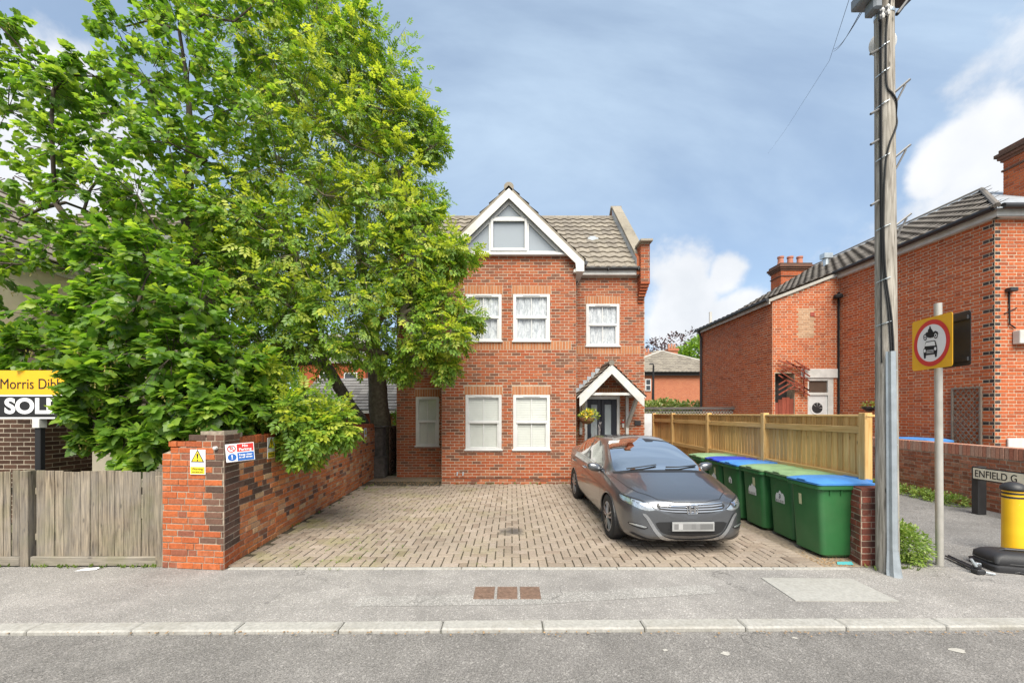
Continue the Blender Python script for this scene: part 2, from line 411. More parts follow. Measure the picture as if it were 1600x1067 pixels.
def emit_bricks(parent, items, u, up, n, mats, nobj, name='brick', massname='brickwork', score=None):
    """items: (center, w, h, d, material index, proud).  The best-scored nobj become objects, the rest one mesh"""
    if score: items = sorted(items, key=lambda it: score(it[0]))
    u = Vector(u); up = Vector(up); n = Vector(n)
    B = basis(u, -n, up, (0, 0, 0))                      # local x = along, local y = inwards, local z = up
    rest = []
    for it in items:
        if BUD.get((parent.name, name), 0) < nobj:
            BUD[(parent.name, name)] = BUD.get((parent.name, name), 0) + 1
            c, w, h, d, mi, pr = it
            o = bpy.data.objects.new(name, brick_mesh(w, h, d, mats[mi], name))
            M = B.copy(); M.translation = Vector(c) + n * pr
            M = M @ Matrix.Rotation(random.gauss(0, .004), 4, 'Y') @ Matrix.Rotation(random.gauss(0, .006), 4, 'Z')
            link(o, parent, M)
        else: rest.append(it)
    if not rest: return
    N = len(rest)
    C = np.array([tuple(Vector(i[0]) + n * i[5]) for i in rest]); W = np.array([i[1] for i in rest]) / 2; H = np.array([i[2] for i in rest]) / 2; Dp = np.array([i[3] for i in rest])
    V = np.repeat(_BV[None], N, 0).copy(); c = .004
    ins = np.ones((N, 12)); x = V[:, :, 0] * W[:, None]; z = V[:, :, 2] * H[:, None]; y = V[:, :, 1] * Dp[:, None]
    x[:, 8:] -= np.sign(x[:, 8:]) * c; z[:, 8:] -= np.sign(z[:, 8:]) * c; y[:, 4:8] = c
    th = RNG.normal(0, .005, N)[:, None]; y = y + x * th; z = z + x * RNG.normal(0, .004, N)[:, None]
    Uv, Nv, Pv = np.array(u), np.array(-n), np.array(up)
    W3 = C[:, None, :] + x[..., None] * Uv + y[..., None] * Nv + z[..., None] * Pv
    Mi = np.array(ORIG[parent.name].inverted()); W3 = W3.reshape(-1, 3) @ Mi[:3, :3].T + Mi[:3, 3]
    Fc = (_BF[None] + (np.arange(N) * 12)[:, None, None]).reshape(-1, 4)
    me = mesh_np(massname, W3, [Fc], mats, np.repeat([i[4] for i in rest], len(_BF)))
    o = link(bpy.data.objects.new(massname, me), parent); o['kind'] = 'stuff'
def brick_wall(parent, O, u, L, top, mats, openings=(), soldiers=(), bond='stretcher', nobj=300, mortar=None, backname='wall',
               bl=.2145, bh=.0645, j=.0105, proud=.004, rough=.0015, cfn=None, reveal=.11, thick=None, score=None, back=True, phase=0.0, sold_mi=None, z0=0.0, massname='brickwork'):
    O = Vector(O); u = Vector((u[0], u[1], 0)).normalized(); n = Vector((u.y, -u.x, 0))
    topf = top if callable(top) else (lambda a: top)
    mortar = mortar or m_mortar
    items = []; holes = list(openings) + [s[:4] for s in soldiers]; P_ = bl + j; hd = (bl - j) / 2
    c = 0; z = z0
    zmax = max(topf(0), topf(L), topf(L / 2))
    while z + bh <= zmax + .001:
        zc = z + j / 2 + bh / 2
        iv = [(0.0, L)]
        for (a, b, p, q) in holes:
            if p <= zc <= q:
                iv = [t for s0, s1 in iv for t in ((s0, min(s1, a)), (max(s0, b), s1)) if t[1] - t[0] > .02]
        seq = []
        if bond == 'stretcher':
            k = -P_ + phase - (P_ / 2 if c % 2 else 0)
            while k < L: seq.append((k, k + bl)); k += P_
        elif bond == 'flemish':
            k = -.6 + phase - (.1675 if c % 2 else 0); t = 0
            while k < L:
                wv = bl if t % 2 == 0 else hd; seq.append((k, k + wv)); k += wv + j; t += 1
        else:                                            # garden wall bond: irregular runs of stretchers and headers
            rr = random.Random(c * 7 + 3); k = -.5 - rr.random() * .3
            while k < L:
                wv = bl * rr.uniform(.93, 1.03) if rr.random() < .7 else hd; seq.append((k, k + wv)); k += wv + j
        for s0, s1 in iv:
            for a, b in seq:
                a2, b2 = max(a, s0 + j / 2 if s0 > 0 else .005), min(b, s1 - j / 2 if s1 < L else L - .005)
                if b2 - a2 < .014: continue
                if zc + bh / 2 > topf((a2 + b2) / 2) + .002: continue
                mi = cfn((a2 + b2) / 2, zc, b2 - a2, c) if cfn else 0
                items.append((O + u * ((a2 + b2) / 2) + Z3 * zc, b2 - a2, bh * (1 if bond != 'garden' else random.uniform(.92, 1.04)), .03, mi, proud + max(-.0025, min(.006, random.gauss(0, rough)))))
        c += 1; z += bh + j
    for s_ in soldiers:
        a, b, p, q = s_[:4]; nn = max(1, round((b - a) / .075)); wv = (b - a) / nn
        for i in range(nn):
            items.append((O + u * (a + wv * (i + .5)) + Z3 * ((p + q) / 2), wv - j, q - p - j, .03, sold_mi if sold_mi is not None else 0, proud + max(-.0025, min(.006, random.gauss(0, rough)))))
    bo = None
    if back:
        mb = MB(); us = sorted({0.0, L, *[t for h in openings for t in h[:2] if 0 < t < L]}); zs = sorted({min(z0, 0.0), *[t for h in openings for t in h[2:4] if t > z0]})
        for a, b in zip(us, us[1:]):
            for i, p in enumerate(zs):
                q = zs[i + 1] if i + 1 < len(zs) else None
                if any(h[0] - 1e-6 <= a and b <= h[1] + 1e-6 and h[2] - 1e-6 <= p and (q if q is not None else 1e9) <= h[3] + 1e-6 for h in openings): continue
                qa, qb = (q, q) if q is not None else (topf(a), topf(b))
                mb.poly([O + u * a + Z3 * p, O + u * b + Z3 * p, O + u * b + Z3 * qb, O + u * a + Z3 * qa])
        for (a, b, p, q) in openings:
            c4 = [O + u * a + Z3 * p, O + u * b + Z3 * p, O + u * b + Z3 * q, O + u * a + Z3 * q]; dn = -n * reveal
            for i in range(4): mb.poly([c4[i], c4[(i + 1) % 4], c4[(i + 1) % 4] + dn, c4[i] + dn])
        # the body of the wall behind its face
        if thick:
          A, B_ = O - n * thick, O + u * L - n * thick
          mb.poly([B_, A, A + Z3 * topf(0), B_ + Z3 * topf(L)])
          mb.poly([O + Z3 * topf(0), O + u * L + Z3 * topf(L), B_ + Z3 * topf(L), A + Z3 * topf(0)])
          mb.poly([O, O + Z3 * topf(0), A + Z3 * topf(0), A]); mb.poly([O + u * L, B_, B_ + Z3 * topf(L), O + u * L + Z3 * topf(L)])
        bo = mb.build(backname, mortar, parent)
    emit_bricks(parent, items, u, Z3, n, mats, nobj, score=score, massname=massname)
    return bo
_tm = {}
def tile_mesh(mat, tw, tl, roll, nm, th=.032):
    k = (mat.name, tw, tl, roll)
    if k not in _tm:
        xs = np.linspace(-.5, .5, 9) * tw; h = roll * (np.sin(np.linspace(0, 2 * math.pi, 9)) * .5 + .5) if roll else np.zeros(9)
        top0 = [(x, 0, z + th) for x, z in zip(xs, h)]; top1 = [(x, tl, z * .9 + .004) for x, z in zip(xs, h)]; bot = [(x, 0, z - .002) for x, z in zip(xs, h)]
        fs = [(i, i + 1, 10 + i, 9 + i) for i in range(8)] + [(18 + i, 19 + i, i + 1, i) for i in range(8)]
        _tm[k] = mesh_np(nm, top0 + top1 + bot, fs, [mat], smooth=False)
    return _tm[k]
def tile_roof(parent, E, u, sdir, W, SL, mat, tw=.30, gauge=.31, roll=.028, nobj=300, inside=None, base=None, name='roof_tile', mass='roof_tiles', basemat=None, lift=.02):
    """E eave start, u along eave, sdir up the slope (unit)"""
    E = Vector(E); u = Vector(u).normalized(); sdir = Vector(sdir).normalized(); n = u.cross(sdir).normalized()
    nu = max(1, int(round(W / tw))); ns = int(math.ceil(SL / gauge)); tw2 = W / nu
    me = tile_mesh(mat, round(tw2 - .002, 4), gauge + .05, roll, name)
    pts = []
    for i in range(ns):
        for k in range(nu):
            c = E + u * ((k + .5) * tw2) + sdir * (i * gauge)
            if inside and not inside(c + sdir * gauge * .5): continue
            pts.append(c + n * (lift + random.gauss(0, .0015)))
    B = basis(u, sdir, n, (0, 0, 0)); rest = []
    for p in pts:
        M = B.copy(); M.translation = p; M = M @ Matrix.Rotation(random.gauss(0, .006), 4, 'Z') @ Matrix.Rotation(-.03, 4, 'X')
        if BUD.get((parent.name, name), 0) < nobj:
            BUD[(parent.name, name)] = BUD.get((parent.name, name), 0) + 1
            link(bpy.data.objects.new(name, me), parent, M)
        else: rest.append(M)
    if rest:
        V0 = np.empty(len(me.vertices) * 3, np.float32); me.vertices.foreach_get('co', V0); V0 = V0.reshape(-1, 3)
        F0 = np.array([tuple(p.vertices) for p in me.polygons]); Vs = []; Fs = []
        for q, M in enumerate(rest):
            A = np.array(ORIG[parent.name].inverted() @ M); Vs.append(V0 @ A[:3, :3].T + A[:3, 3]); Fs.append(F0 + q * len(V0))
        o = link(bpy.data.objects.new(mass, mesh_np(mass, np.concatenate(Vs), [np.concatenate(Fs)], [mat])), parent); o['kind'] = 'stuff'

# ------------------------------------------------------------------ ground
m_road = tarmac('road_tarmac', (.182, .171, .160), .50, .20, 150)
m_pave = tarmac('pavement_tarmac', (.258, .243, .228), .44, .18, 160)
m_lane = tarmac('lane_tarmac', (.185, .178, .17), .45, .16, 120)
m_soil = plain('soil', (.16, .125, .085), .95, var=.45, scale=30, bump=.8, bscale=40)
m_kerb = plain('kerb_concrete', (.34, .328, .30), .9, var=.18, scale=40, bump=.3, dirt=.4)
def sheet(name, pts, mat, z=0.0):
    mb = MB(); mb.poly([(p[0], p[1], z) for p in pts]); o = mb.build(name, mat); o['kind'] = 'structure'; return o
sheet('ground', [(-300, -60), (300, -60), (300, 600), (-300, 600)], plain('earth', (.13, .13, .06), .95, var=.4, scale=3), -.03)
KL, KR = G(0, 975), G(1600, 966)               # back edge of the kerb
ks = (KR.y - KL.y) / (KR.x - KL.x); ky = lambda x: KL.y + ks * (x - KL.x)
FE = 4.66                                       # front edge of the drive
sheet('road', [(-60, -40), (60, -40), (60, ky(60) - .15), (-60, ky(-60) - .15)], m_road, -.018)
pv = sheet('pavement', [(-60, ky(-60)), (60, ky(60)), (60, 4.72), (-60, 4.72)], m_pave, 0.0)
sheet('lane', [(4.35, 4.72), (14, 4.72), (11.5, 40), (4.0, 40)], m_lane, .002)
sheet('gravel_bed', [(-4.1, 9.95), (-1.7, 9.95), (-1.7, 11.6), (-4.1, 11.6)], plain('gravel_soil', (.27, .22, .165), .95, var=.5, scale=45, bump=1.0, bscale=55), .004)
sheet('side_strip', [(3.55, 4.70), (4.6, 4.70), (4.55, 12.5), (3.5, 12.5)], plain('dirty_strip', (.25, .20, .145), .95, var=.4, scale=20, bump=.8), .004)
# a smoother trench scar in the pavement
sheet('pavement_patch', [(-1.5, 3.95), (0.2, 4.0), (2.1, 4.22), (2.1, 4.02), (.2, 3.78), (-1.5, 3.74)], tarmac('trench_tarmac', (.285, .272, .255), .5, .16, 150), .003)
# kerb stones, one by one
kerb = thing('kerb', 'line of pale concrete kerb stones between road and pavement', 'kerb', (0, KL.y, 0), kind='structure')
kx = (372 - 800) * 3.36 / F - .86 * 8
ka = math.atan(ks)
for i in range(20):
    L = .86; mb = MB(); mb.cbox(.004, L - .004, -.145, 0, -.12, .016, .012)
    o = mb.build('kerb_stone', m_kerb); o.parent = kerb; o.location = (kx + i * L, ky(kx + i * L) - KL.y, random.gauss(0, .002)); o.rotation_euler = (0, 0, ka)
# drive edging
edg = thing('drive_edging', 'thin pale concrete edging along the front of the brick drive', 'edging', (0, FE, 0), kind='structure')
x = -3.32
while x < 3.95:
    L = min(.91, 3.95 - x); mb = MB(); mb.cbox(x + .003, x + L - .003, FE - .035, FE + .02, -.1, .014 + random.gauss(0, .001), .006); mb.build('edging_stone', m_kerb, edg); x += L
# block paving, herringbone
pav_st = [(0, (.25, .195, .15)), (.2, (.315, .255, .20)), (.5, (.34, .28, .222)), (.8, (.33, .268, .212)), (.92, (.375, .31, .255)), (1, (.28, .215, .165))]
t = NT('block_paver'); c = t.ramp(t.rnd(), pav_st)
c = t.mix(t.ramp(t.noise(45, 5, .65), [(.3, 0.0), (.75, 1.0)]), t.mix(1.0, c, (.72, .72, .72), 'MULTIPLY'), t.mix(1.0, c, (1.15, 1.15, 1.15), 'MULTIPLY'))
c = t.mix(1.0, c, t.ramp(t.noise(.8, 5, .6), [(.3, .78), (.7, 1.12)]), 'MULTIPLY')
ms = t.ramp(t.noise(1.3, 8, .7), [(.50, 0.0), (.72, .75)]); sx = t.n('ShaderNodeSeparateXYZ'); t.l(t.pos, sx.inputs[0])
lft = t.n('ShaderNodeMapRange'); t.l(sx.outputs[0], lft.inputs[0]); lft.inputs[1].default_value = .6; lft.inputs[2].default_value = -2.6
c = t.mix(t.math('MULTIPLY', ms, t.math('ADD', t.math('MULTIPLY', lft.outputs[0], .9), .1)), c, (.20, .20, .055))
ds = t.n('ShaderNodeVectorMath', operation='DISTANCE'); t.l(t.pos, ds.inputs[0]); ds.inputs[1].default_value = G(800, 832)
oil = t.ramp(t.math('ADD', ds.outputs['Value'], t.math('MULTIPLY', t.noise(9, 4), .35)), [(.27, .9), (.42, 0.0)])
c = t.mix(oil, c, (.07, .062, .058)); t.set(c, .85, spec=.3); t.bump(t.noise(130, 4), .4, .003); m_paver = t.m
m_sand = plain('joint_sand', (.06, .05, .03), .95, var=.45, scale=12, bump=.5)
drv = thing('driveway', 'herringbone drive of buff block pavers between garden wall and bins', 'driveway', (0, FE, 0), kind='structure')
WX = lambda y: -3.41 - .077 * (y - 4.95)
mb = MB(); mb.poly([(WX(FE) - .1, FE, .006), (3.6, FE, .006), (3.6, 10.6, .006), (WX(10.6) - .1, 10.6, .006)]); mb.build('bedding', m_sand, drv)
cell = .1055; pav = []; halves = []
for a in range(-46, 44):
    for b in range(-1, 54):
        cls = (a - b) % 4
        if cls == 0: cx, cy, rot = a + 1, b + .5, 0
        elif cls == 3: cx, cy, rot = a + .5, b + 1, 1
        else: continue
        if b == -1:
            if cls == 3 and WX(FE) + .1 < (a + .5) * cell < 3.5: halves.append(Vector(((a + .5) * cell, FE + .03 + .5 * cell, .022)))
            continue
        X, Y = cx * cell, FE + .03 + cy * cell
        if X > 3.50 or X < WX(Y) + .08 or Y < FE + .03 or Y > 10.15: continue
        if Y > 9.9 and X < -1.75: continue
        pav.append((Vector((X, Y, .022)), rot))
for i in range(60):                              # a straight border course beside the bins
    pav.append((Vector((3.575, FE + .06 + i * .1055, .022)), 0)) if FE + .06 + i * .1055 < 10.2 else None
for rot in (0, 1):
    it = [(p, .1945, .0935, .04, 0, random.gauss(0, .0028)) for p, r_ in pav if r_ == rot]
    BUD[(drv.name, 'paver')] = 0 if rot == 0 else BUD[(drv.name, 'paver')]
    u, up = ((1, 0, 0), (0, 1, 0)) if rot == 0 else ((0, 1, 0), (-1, 0, 0))
    emit_bricks(drv, it, u, up, (0, 0, 1), [m_paver], 150 if rot == 0 else 300, 'paver', 'far_pavers', score=lambda p: p.y + abs(p.x) * .05)
emit_bricks(drv, [(p, .0935, .0935, .04, 0, 0) for p in halves], (1, 0, 0), (0, 1, 0), (0, 0, 1), [m_paver], 0, 'paver', 'half_pavers')
# weeds in the joints of the drive and against the walls
m_weed = leafmat('weed_leaf', [(0, (.10, .17, .03)), (.5, (.16, .24, .05)), (1, (.24, .30, .07))], .35)
def tuft(pts, name, label, r=.03, n=14, h=.05, obj=None, mat=None, kind='stuff', cat='weeds'):
    V = []; Fc = []; rr = random.Random(len(label) + len(pts))
    for p in pts:
        for i in range(n):
            a = rr.random() * 6.28; d = rr.random() * r; b = Vector(p) + Vector((math.cos(a) * d, math.sin(a) * d, 0)); hh = h * rr.uniform(.4, 1.2)
            l = Vector((math.cos(a) * rr.random(), math.sin(a) * rr.random(), 1.1)).normalized() * hh; s_ = Vector((-math.sin(a), math.cos(a), 0)) * hh * rr.uniform(.10, .28)
            k = len(V); V += [b, b + l * .5 + s_, b + l, b + l * .5 - s_]; Fc.append((k, k + 1, k + 2, k + 3))
    o = bpy.data.objects.new(name, mesh_np(name, [tuple(v) for v in V], Fc, [mat or m_weed])); link(o)
    tag(o, label, cat, kind=kind); return o
rr = random.Random(5); jp = []
for (px, py, sp, k) in ((535, 878, .18, 16), (560, 860, .25, 26), (610, 800, .4, 14), (575, 790, .3, 10), (760, 888, .05, 2), (480, 870, .3, 12), (640, 770, .5, 10), (1165, 822, .1, 3), (850, 756, .4, 4)):
    c0 = G(px, py)
    for i in range(k): jp.append((round((c0.x + rr.gauss(0, sp)) / cell) * cell, c0.y + rr.gauss(0, sp * .7), .016))
tuft(jp, 'joint_weeds', 'small green weeds and moss growing in the drive joints', .035, 9, .022)
# service covers in the pavement
m_rust = plain('rusty_iron', (.20, .13, .095), .8, .3, var=.3, scale=40, bump=.8, bscale=160)
for i, lb in enumerate(('leftmost small rusty iron cover, broken edged, in the pavement', 'middle small rusty iron cover in the pavement', 'rightmost small rusty iron cover in the pavement')):
    a, b = G(739 + i * 37, 936), G(772 + i * 37, 917); o = thing('service_cover', lb, 'cover', (a.x, a.y, 0), group='service covers in the pavement')
    mb = MB(); mb.cbox(a.x, a.x + .205, a.y, b.y, -.02, .008, .004); mb.build('lid', m_rust, o)
    mb = MB()
    for q in range(8):
        yy = a.y + .02 + q * (b.y - a.y - .04) / 8; mb.box(a.x + .015, a.x + .19, yy, yy + .011, .006, .0115)
    mb.build('tread_ribs', m_rust, o)
p = [G(1189, 903), G(1331, 904.5), G(1405, 940), G(1243, 939)]
mb = MB(); mb.prism([(q.x, q.y, -.02) for q in p[::-1]], (0, 0, .028)); o = mb.build('concrete_slab', plain('slab_concrete', (.33, .32, .295), .9, var=.14, scale=30, bump=.35, dirt=.2))
tag(o, 'pale concrete slab set in the pavement before the brick pier', 'slab')
# ------------------------------------------------------------------ the brick house
house_st = [(0, (.16, .068, .042)), (.14, (.20, .092, .058)), (.26, (.32, .084, .037)), (.5, (.375, .095, .036)), (.75, (.32, .098, .046)), (.92, (.41, .135, .058)), (1, (.21, .09, .058))]
m_hb = brickmat('house_brick', house_st, .25, soot=.22, white=.10)
m_sold = brickmat('soldier_brick', [(0, (.36, .135, .06)), (.5, (.42, .17, .075)), (1, (.46, .20, .095))], .2)
m_rt = brickmat('concrete_tile', [(0, (.205, .18, .15)), (.5, (.25, .22, .18)), (1, (.30, .265, .215))], .3, moss=.25, rough=.9)
m_cope = brickmat('coping_concrete', [(0, (.27, .24, .19)), (1, (.35, .31, .25))], .3, soot=.45)
house = thing('brick_house', 'red brick house with white gabled bay, triangular window and small porch', 'house', (0, 10.17, 0))
YC, YW = 10.17, 11.35
px2 = lambda x, Y: (x - 800) * Y / F
# --- windows
m_blind = plain('blind_slat', (.68, .69, .64), .6, var=.04)
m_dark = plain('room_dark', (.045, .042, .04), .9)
t = NT('net_curtain'); v = t.noise(11, 7, .7, stretch=(1.5, 1, .55), dist=.8); t.set(t.mix(t.ramp(v, [(.36, 0.0), (.6, 1.0)]), (.36, .39, .43), (.74, .76, .78)), .9); m_net = t.m
def window(par, O, u, w, h, style='blind', set_=.045, bars=True, frame=.075, name='window'):
    """sash-look window; O = lower left corner on the wall face"""
    O = Vector(O); u = Vector(u); n = Vector((u.y, -u.x, 0)); B = basis(u, -n, Z3, O)
    def L(mb): return mb.xf(B)
    f = MB(); fr = frame; mid = h * .5
    f.cbox(0, fr, -.012, .07, 0, h, .006); f.cbox(w - fr, w, -.012, .07, 0, h, .006); f.cbox(fr, w - fr, -.012, .07, h - fr, h, .006); f.cbox(fr, w - fr, -.012, .07, 0, fr * .8, .006)
    f.cbox(-.03, w + .03, -.05, .03, -.035, .012, .008)                      # sill
    s1 = .035                                                             # lower sash stands proud, meeting rail
    f.cbox(fr, fr + s1, -.004, .05, fr * .8, mid, .004); f.cbox(w - fr - s1, w - fr, -.004, .05, fr * .8, mid, .004); f.cbox(fr, w - fr, -.022, .05, mid - .03, mid + .035, .006)
    f.cbox(fr, w - fr, .012, .05, mid + .035, mid + .045, .002)
    fo = L(f).build(name, m_white, par, auto=40)
    for (z0, z1, yy, ins) in ((fr * .8, mid - .03, .022, s1), (mid + .035, h - fr, .034, .012)):
        g = MB(); g.poly([(fr + ins - .01, yy, z0), (w - fr - ins + .01, yy, z0), (w - fr - ins + .01, yy, z1), (fr + ins - .01, yy, z1)]); L(g).build('pane', m_glass, fo)
        if bars:
            g = MB(); g.box(w / 2 - .011, w / 2 + .011, yy - .010, yy - .002, z0, z1); L(g).build('glazing_bar', m_white, fo)
    vt = MB(); vt.cbox(w * .27, w * .73, -.024, -.008, h - fr * .62, h - fr * .34, .003); L(vt).build('vent', plain('vent_grey', (.5, .5, .5), .5), fo)
    if style == 'blind':
        b = MB(); z = .05
        while z < h - .05:
            b.add([(fr, .048, z), (w - fr, .048, z), (w - fr, .062, z + .0435), (fr, .062, z + .0435)], [(0, 1, 2, 3)]); z += .044
        L(b).build('blind', m_blind, fo)
    elif style == 'net':
        b = MB(); N = 60; vs = []
        for i in range(N + 1):
            xx = .03 + (w - .06) * i / N; yy = .064 + .010 * math.sin(i * 1.9 + O.x * 7) + .012 * math.sin(i * .47 + O.x * 3); vs += [(xx, yy, .03), (xx, yy, h - .03)]
        b.add(vs, [(2 * i, 2 * i + 2, 2 * i + 3, 2 * i + 1) for i in range(N)]); L(b).build('net_curtain', m_net, fo, smooth=True)
    b = MB(); b.poly([(0, .11, 0), (w, .11, 0), (w, .11, h), (0, .11, h)]); L(b).build('room', m_dark, fo)
    return fo
q75 = lambda z: round(z / .075) * .075
# central bay
XL, XR = -1.80, 1.64; XC = -.08
gw = [(-1.19, -.27), (.03, .97)]
gz = (q75(.93), q75(.93) + 1.395); fz = (q75(3.67), q75(3.67) + 1.2)
ops = []; sol = []
for (a, b) in gw:
    ops += [(a - XL, b - XL, gz[0], gz[1]), (a - XL, b - XL, fz[0], fz[1])]
    sol += [(a - XL - .03, b - XL + .03, gz[1], gz[1] + .225), (a - XL - .03, b - XL + .03, fz[1], fz[1] + .225)]
sol.append((.60, XR - XL - .12, fz[0] - .225, fz[0]))
HT = 5.85
near = lambda p: abs(p.x) * .25 + abs(p.z - 2.0)
brick_wall(house, (XL, YC, 0), (1, 0), XR - XL, HT, [m_hb, m_sold], ops, sol, sold_mi=1, score=near, backname='bay_wall')
for (a, b) in gw:
    window(house, (a, YC, gz[0]), (1, 0, 0), b - a, gz[1] - gz[0], 'blind'); window(house, (a, YC, fz[0]), (1, 0, 0), b - a, fz[1] - fz[0], 'net')
# bay returns
for (O, u) in (((XR, YC, 0), (0, 1)), ((XL, YW, 0), (0, -1))):
    brick_wall(house, O, u, YW - YC, HT, [m_hb], nobj=0, massname='bay_return_brickwork', backname='bay_return_wall')
# left wing
LX0 = -3.30
lz = (q75(.93), q75(.93) + 1.395); lf = (q75(3.65), q75(3.65) + 1.2)
lw = (-2.75, -2.09)
brick_wall(house, (LX0, YW, 0), (1, 0), XL - LX0, 5.78, [m_hb, m_sold], [(lw[0] - LX0, lw[1] - LX0, *lz), (lw[0] - LX0, lw[1] - LX0, *lf)],
           [(lw[0] - LX0 - .03, lw[1] - LX0 + .03, lz[1], lz[1] + .225), (lw[0] - LX0 - .03, lw[1] - LX0 + .03, lf[1], lf[1] + .225)], sold_mi=1, nobj=0, backname='left_wall', massname='left_wing_brickwork')
window(house, (lw[0], YW, lz[0]), (1, 0, 0), lw[1] - lw[0], 1.395, 'blind'); window(house, (lw[0], YW, lf[0]), (1, 0, 0), lw[1] - lw[0], 1.2, 'net')
# right wing
RX1 = 3.79; rw = (2.12, 3.07); rf = (q75(3.72), q75(3.72) + 1.2); dr = (2.08, 3.08)
brick_wall(house, (XR, YW, 0), (1, 0), RX1 - XR, 5.75, [m_hb, m_sold], [(rw[0] - XR, rw[1] - XR, *rf), (dr[0] - XR, dr[1] - XR, 0, 2.325)],
           [(rw[0] - XR - .03, rw[1] - XR + .03, rf[1], rf[1] + .225), (.12, RX1 - XR - .12, rf[0] - .225, rf[0]), (dr[0] - XR - .02, dr[1] - XR + .02, 2.325, 2.55)], sold_mi=1, nobj=0, backname='right_wall', massname='right_wing_brickwork')
window(house, (rw[0], YW, rf[0]), (1, 0, 0), rw[1] - rw[0], 1.2, 'net')
# sides and back of the house
YB = 16.4
brick_wall(house, (RX1, YW, 0), (0, 1), YB - YW, 5.75, [m_hb], nobj=0, backname='side_wall', massname='side_brickwork')
brick_wall(house, (LX0, YB, 0), (0, -1), YB - YW, 5.75, [m_hb], nobj=0, backname='side_wall', massname='side_brickwork')
mb = MB(); mb.box(LX0 + .25, RX1 - .25, YB - .2, YB, 0, 5.75); mb.build('back_wall', m_hb, house)
# thin dark damp line along the bay foot, air bricks, taps
mb = MB(); mb.box(XL, XR, YC - .012, YC - .002, .155, .166); mb.build('damp_course', m_black, house)
for xx in (-1.05, .72): mb = MB(); mb.cbox(xx, xx + .21, YC - .012, YC + .02, .08, .14, .003); mb.build('air_brick', plain('air_brick_terracotta', (.20, .07, .04), .9), house)
for xx in (-1.40, -1.25): mb = MB(); mb.tube([(xx, YC, .30), (xx, YC - .06, .30), (xx, YC - .075, .24)], .014, 6); mb.cbox(xx - .02, xx + .02, YC - .02, YC, .28, .33, .004); mb.build('tap', m_galv, house)
# --- main roof: 45 degrees, front slope
EZ = 5.90; EY = YW - .18; RD = 2.75
s45 = Vector((0, 1, 1)).normalized(); GY = YC - .17
gz_r = 7.52; gs = .975                           # gable ridge height (underside of tiles) and slope
gline = lambda x: gz_r - gs * abs(x - XC)         # gable roof surface
def in_front(c): return c.z > gline(c.x) - .02 if abs(c.x - XC) < 1.95 else True
mb = MB(); mb.prism([(LX0 + .28, EY, EZ), (RX1 - .28, EY, EZ), (RX1 - .28, EY + RD, EZ + RD), (LX0 + .28, EY + RD, EZ + RD)], (0, .03, -.03)); rf_o = mb.build('roof', m_dark, house)
tile_roof(house, (LX0 + .28, EY - .05, EZ - .03), (1, 0, 0), s45, RX1 - LX0 - .56, RD * 1.4142 + .05, m_rt, tw=.295, gauge=.335, roll=.035, inside=in_front)
mb = MB(); mb.prism([(LX0 + .28, EY + RD, EZ + RD), (RX1 - .28, EY + RD, EZ + RD), (RX1 - .28, EY + 2 * RD, EZ), (LX0 + .28, EY + 2 * RD, EZ)], (0, -.03, -.03)); mb.build('back_roof', m_rt, house)
x = LX0 + .3
while x < RX1 - .3:
    mb = MB(); mb.tube([(x, EY + RD, EZ + RD - .02), (x + .44, EY + RD, EZ + RD - .02)], .115, 12); mb.build('ridge_tile', m_rt, house); x += .45
# gable roof, two slopes running back into the main roof
gl = math.hypot(1, gs); HWG = 1.90
for sgn in (-1, 1):
    ex = XC + sgn * HWG; ez = gline(ex)
    sd_ = Vector((-sgn, 0, gs)).normalized(); u_ = Vector((0, -1, 0)) if sgn > 0 else Vector((0, 1, 0))
    u_ = Vector((0, sgn, 0)) ; E0 = (ex, GY if sgn > 0 else GY + 3.2, ez)
    E0 = (ex, GY, ez) if sgn > 0 else (ex, GY + 3.2, ez)
    n_ = Vector((0, sgn, 0)).cross(sd_)
    tile_roof(house, E0, (0, sgn, 0), sd_, 3.2, HWG * gl, m_rt, tw=.295, gauge=.335, roll=.035, name='roof_tile', inside=lambda c: c.z > EZ + (c.y - EY) - .05 if c.y > EY else True)
    mb = MB(); mb.prism([(ex, GY + .03, ez), (XC, GY + .03, gz_r), (XC, GY + 3.2, gz_r), (ex, GY + 3.2, ez)], (0, 0, -.025)); mb.build('gable_roof', m_dark, house)
    # verge mortar band and barge board, kicked out at the foot
    a = Vector((XC, GY, gz_r + .045)); b = Vector((ex, GY, ez + .045))
    mb = MB(); mb.prism([a, b, b - Z3 * .075, a - Z3 * .075], (0, .10, 0)); mb.build('verge', m_rt, house)
    a = Vector((XC, GY - .01, gz_r - .03)); b = Vector((ex, GY - .01, ez - .03)); wv = .245
    poly = [a, b, b - Z3 * .24, Vector((ex - sgn * .20, GY - .01, ez - .27)), Vector((XC + sgn * 1.68, GY - .01, gline(XC + 1.68) - .03 - wv)), a - Z3 * wv]
    mb = MB(); mb.prism(poly if sgn < 0 else poly[::-1], (0, .035, 0)); mb.build('barge_board', m_whitepaint, house)
    mb = MB(); mb.prism([(ex, GY + .03, ez - .27), (ex - sgn * .26, GY + .03, ez - .27), (ex - sgn * .26, GY + .03, ez - .22), (ex, GY + .03, ez - .02)], (0, YW - YC + .3, 0)); mb.build('soffit_box', m_whitepaint, house)
    mb = MB(); mb.tube([(ex + sgn * .05, GY + .05, ez - .03), (ex + sgn * .05, YW - .1, ez - .03)], .055, 8); mb.build('gable_gutter', m_blackpl, house)
    mb = MB(); mb.tube([(ex + sgn * .04, YC + .55, ez - .06), (ex - sgn * .08, YC + .6, ez - .30), (ex - sgn * .12, YC + .62, ez - .42), (ex - sgn * .12, YC + .62, .1)], .036, 8); mb.build('downpipe', m_blackpl, house)
y = GY
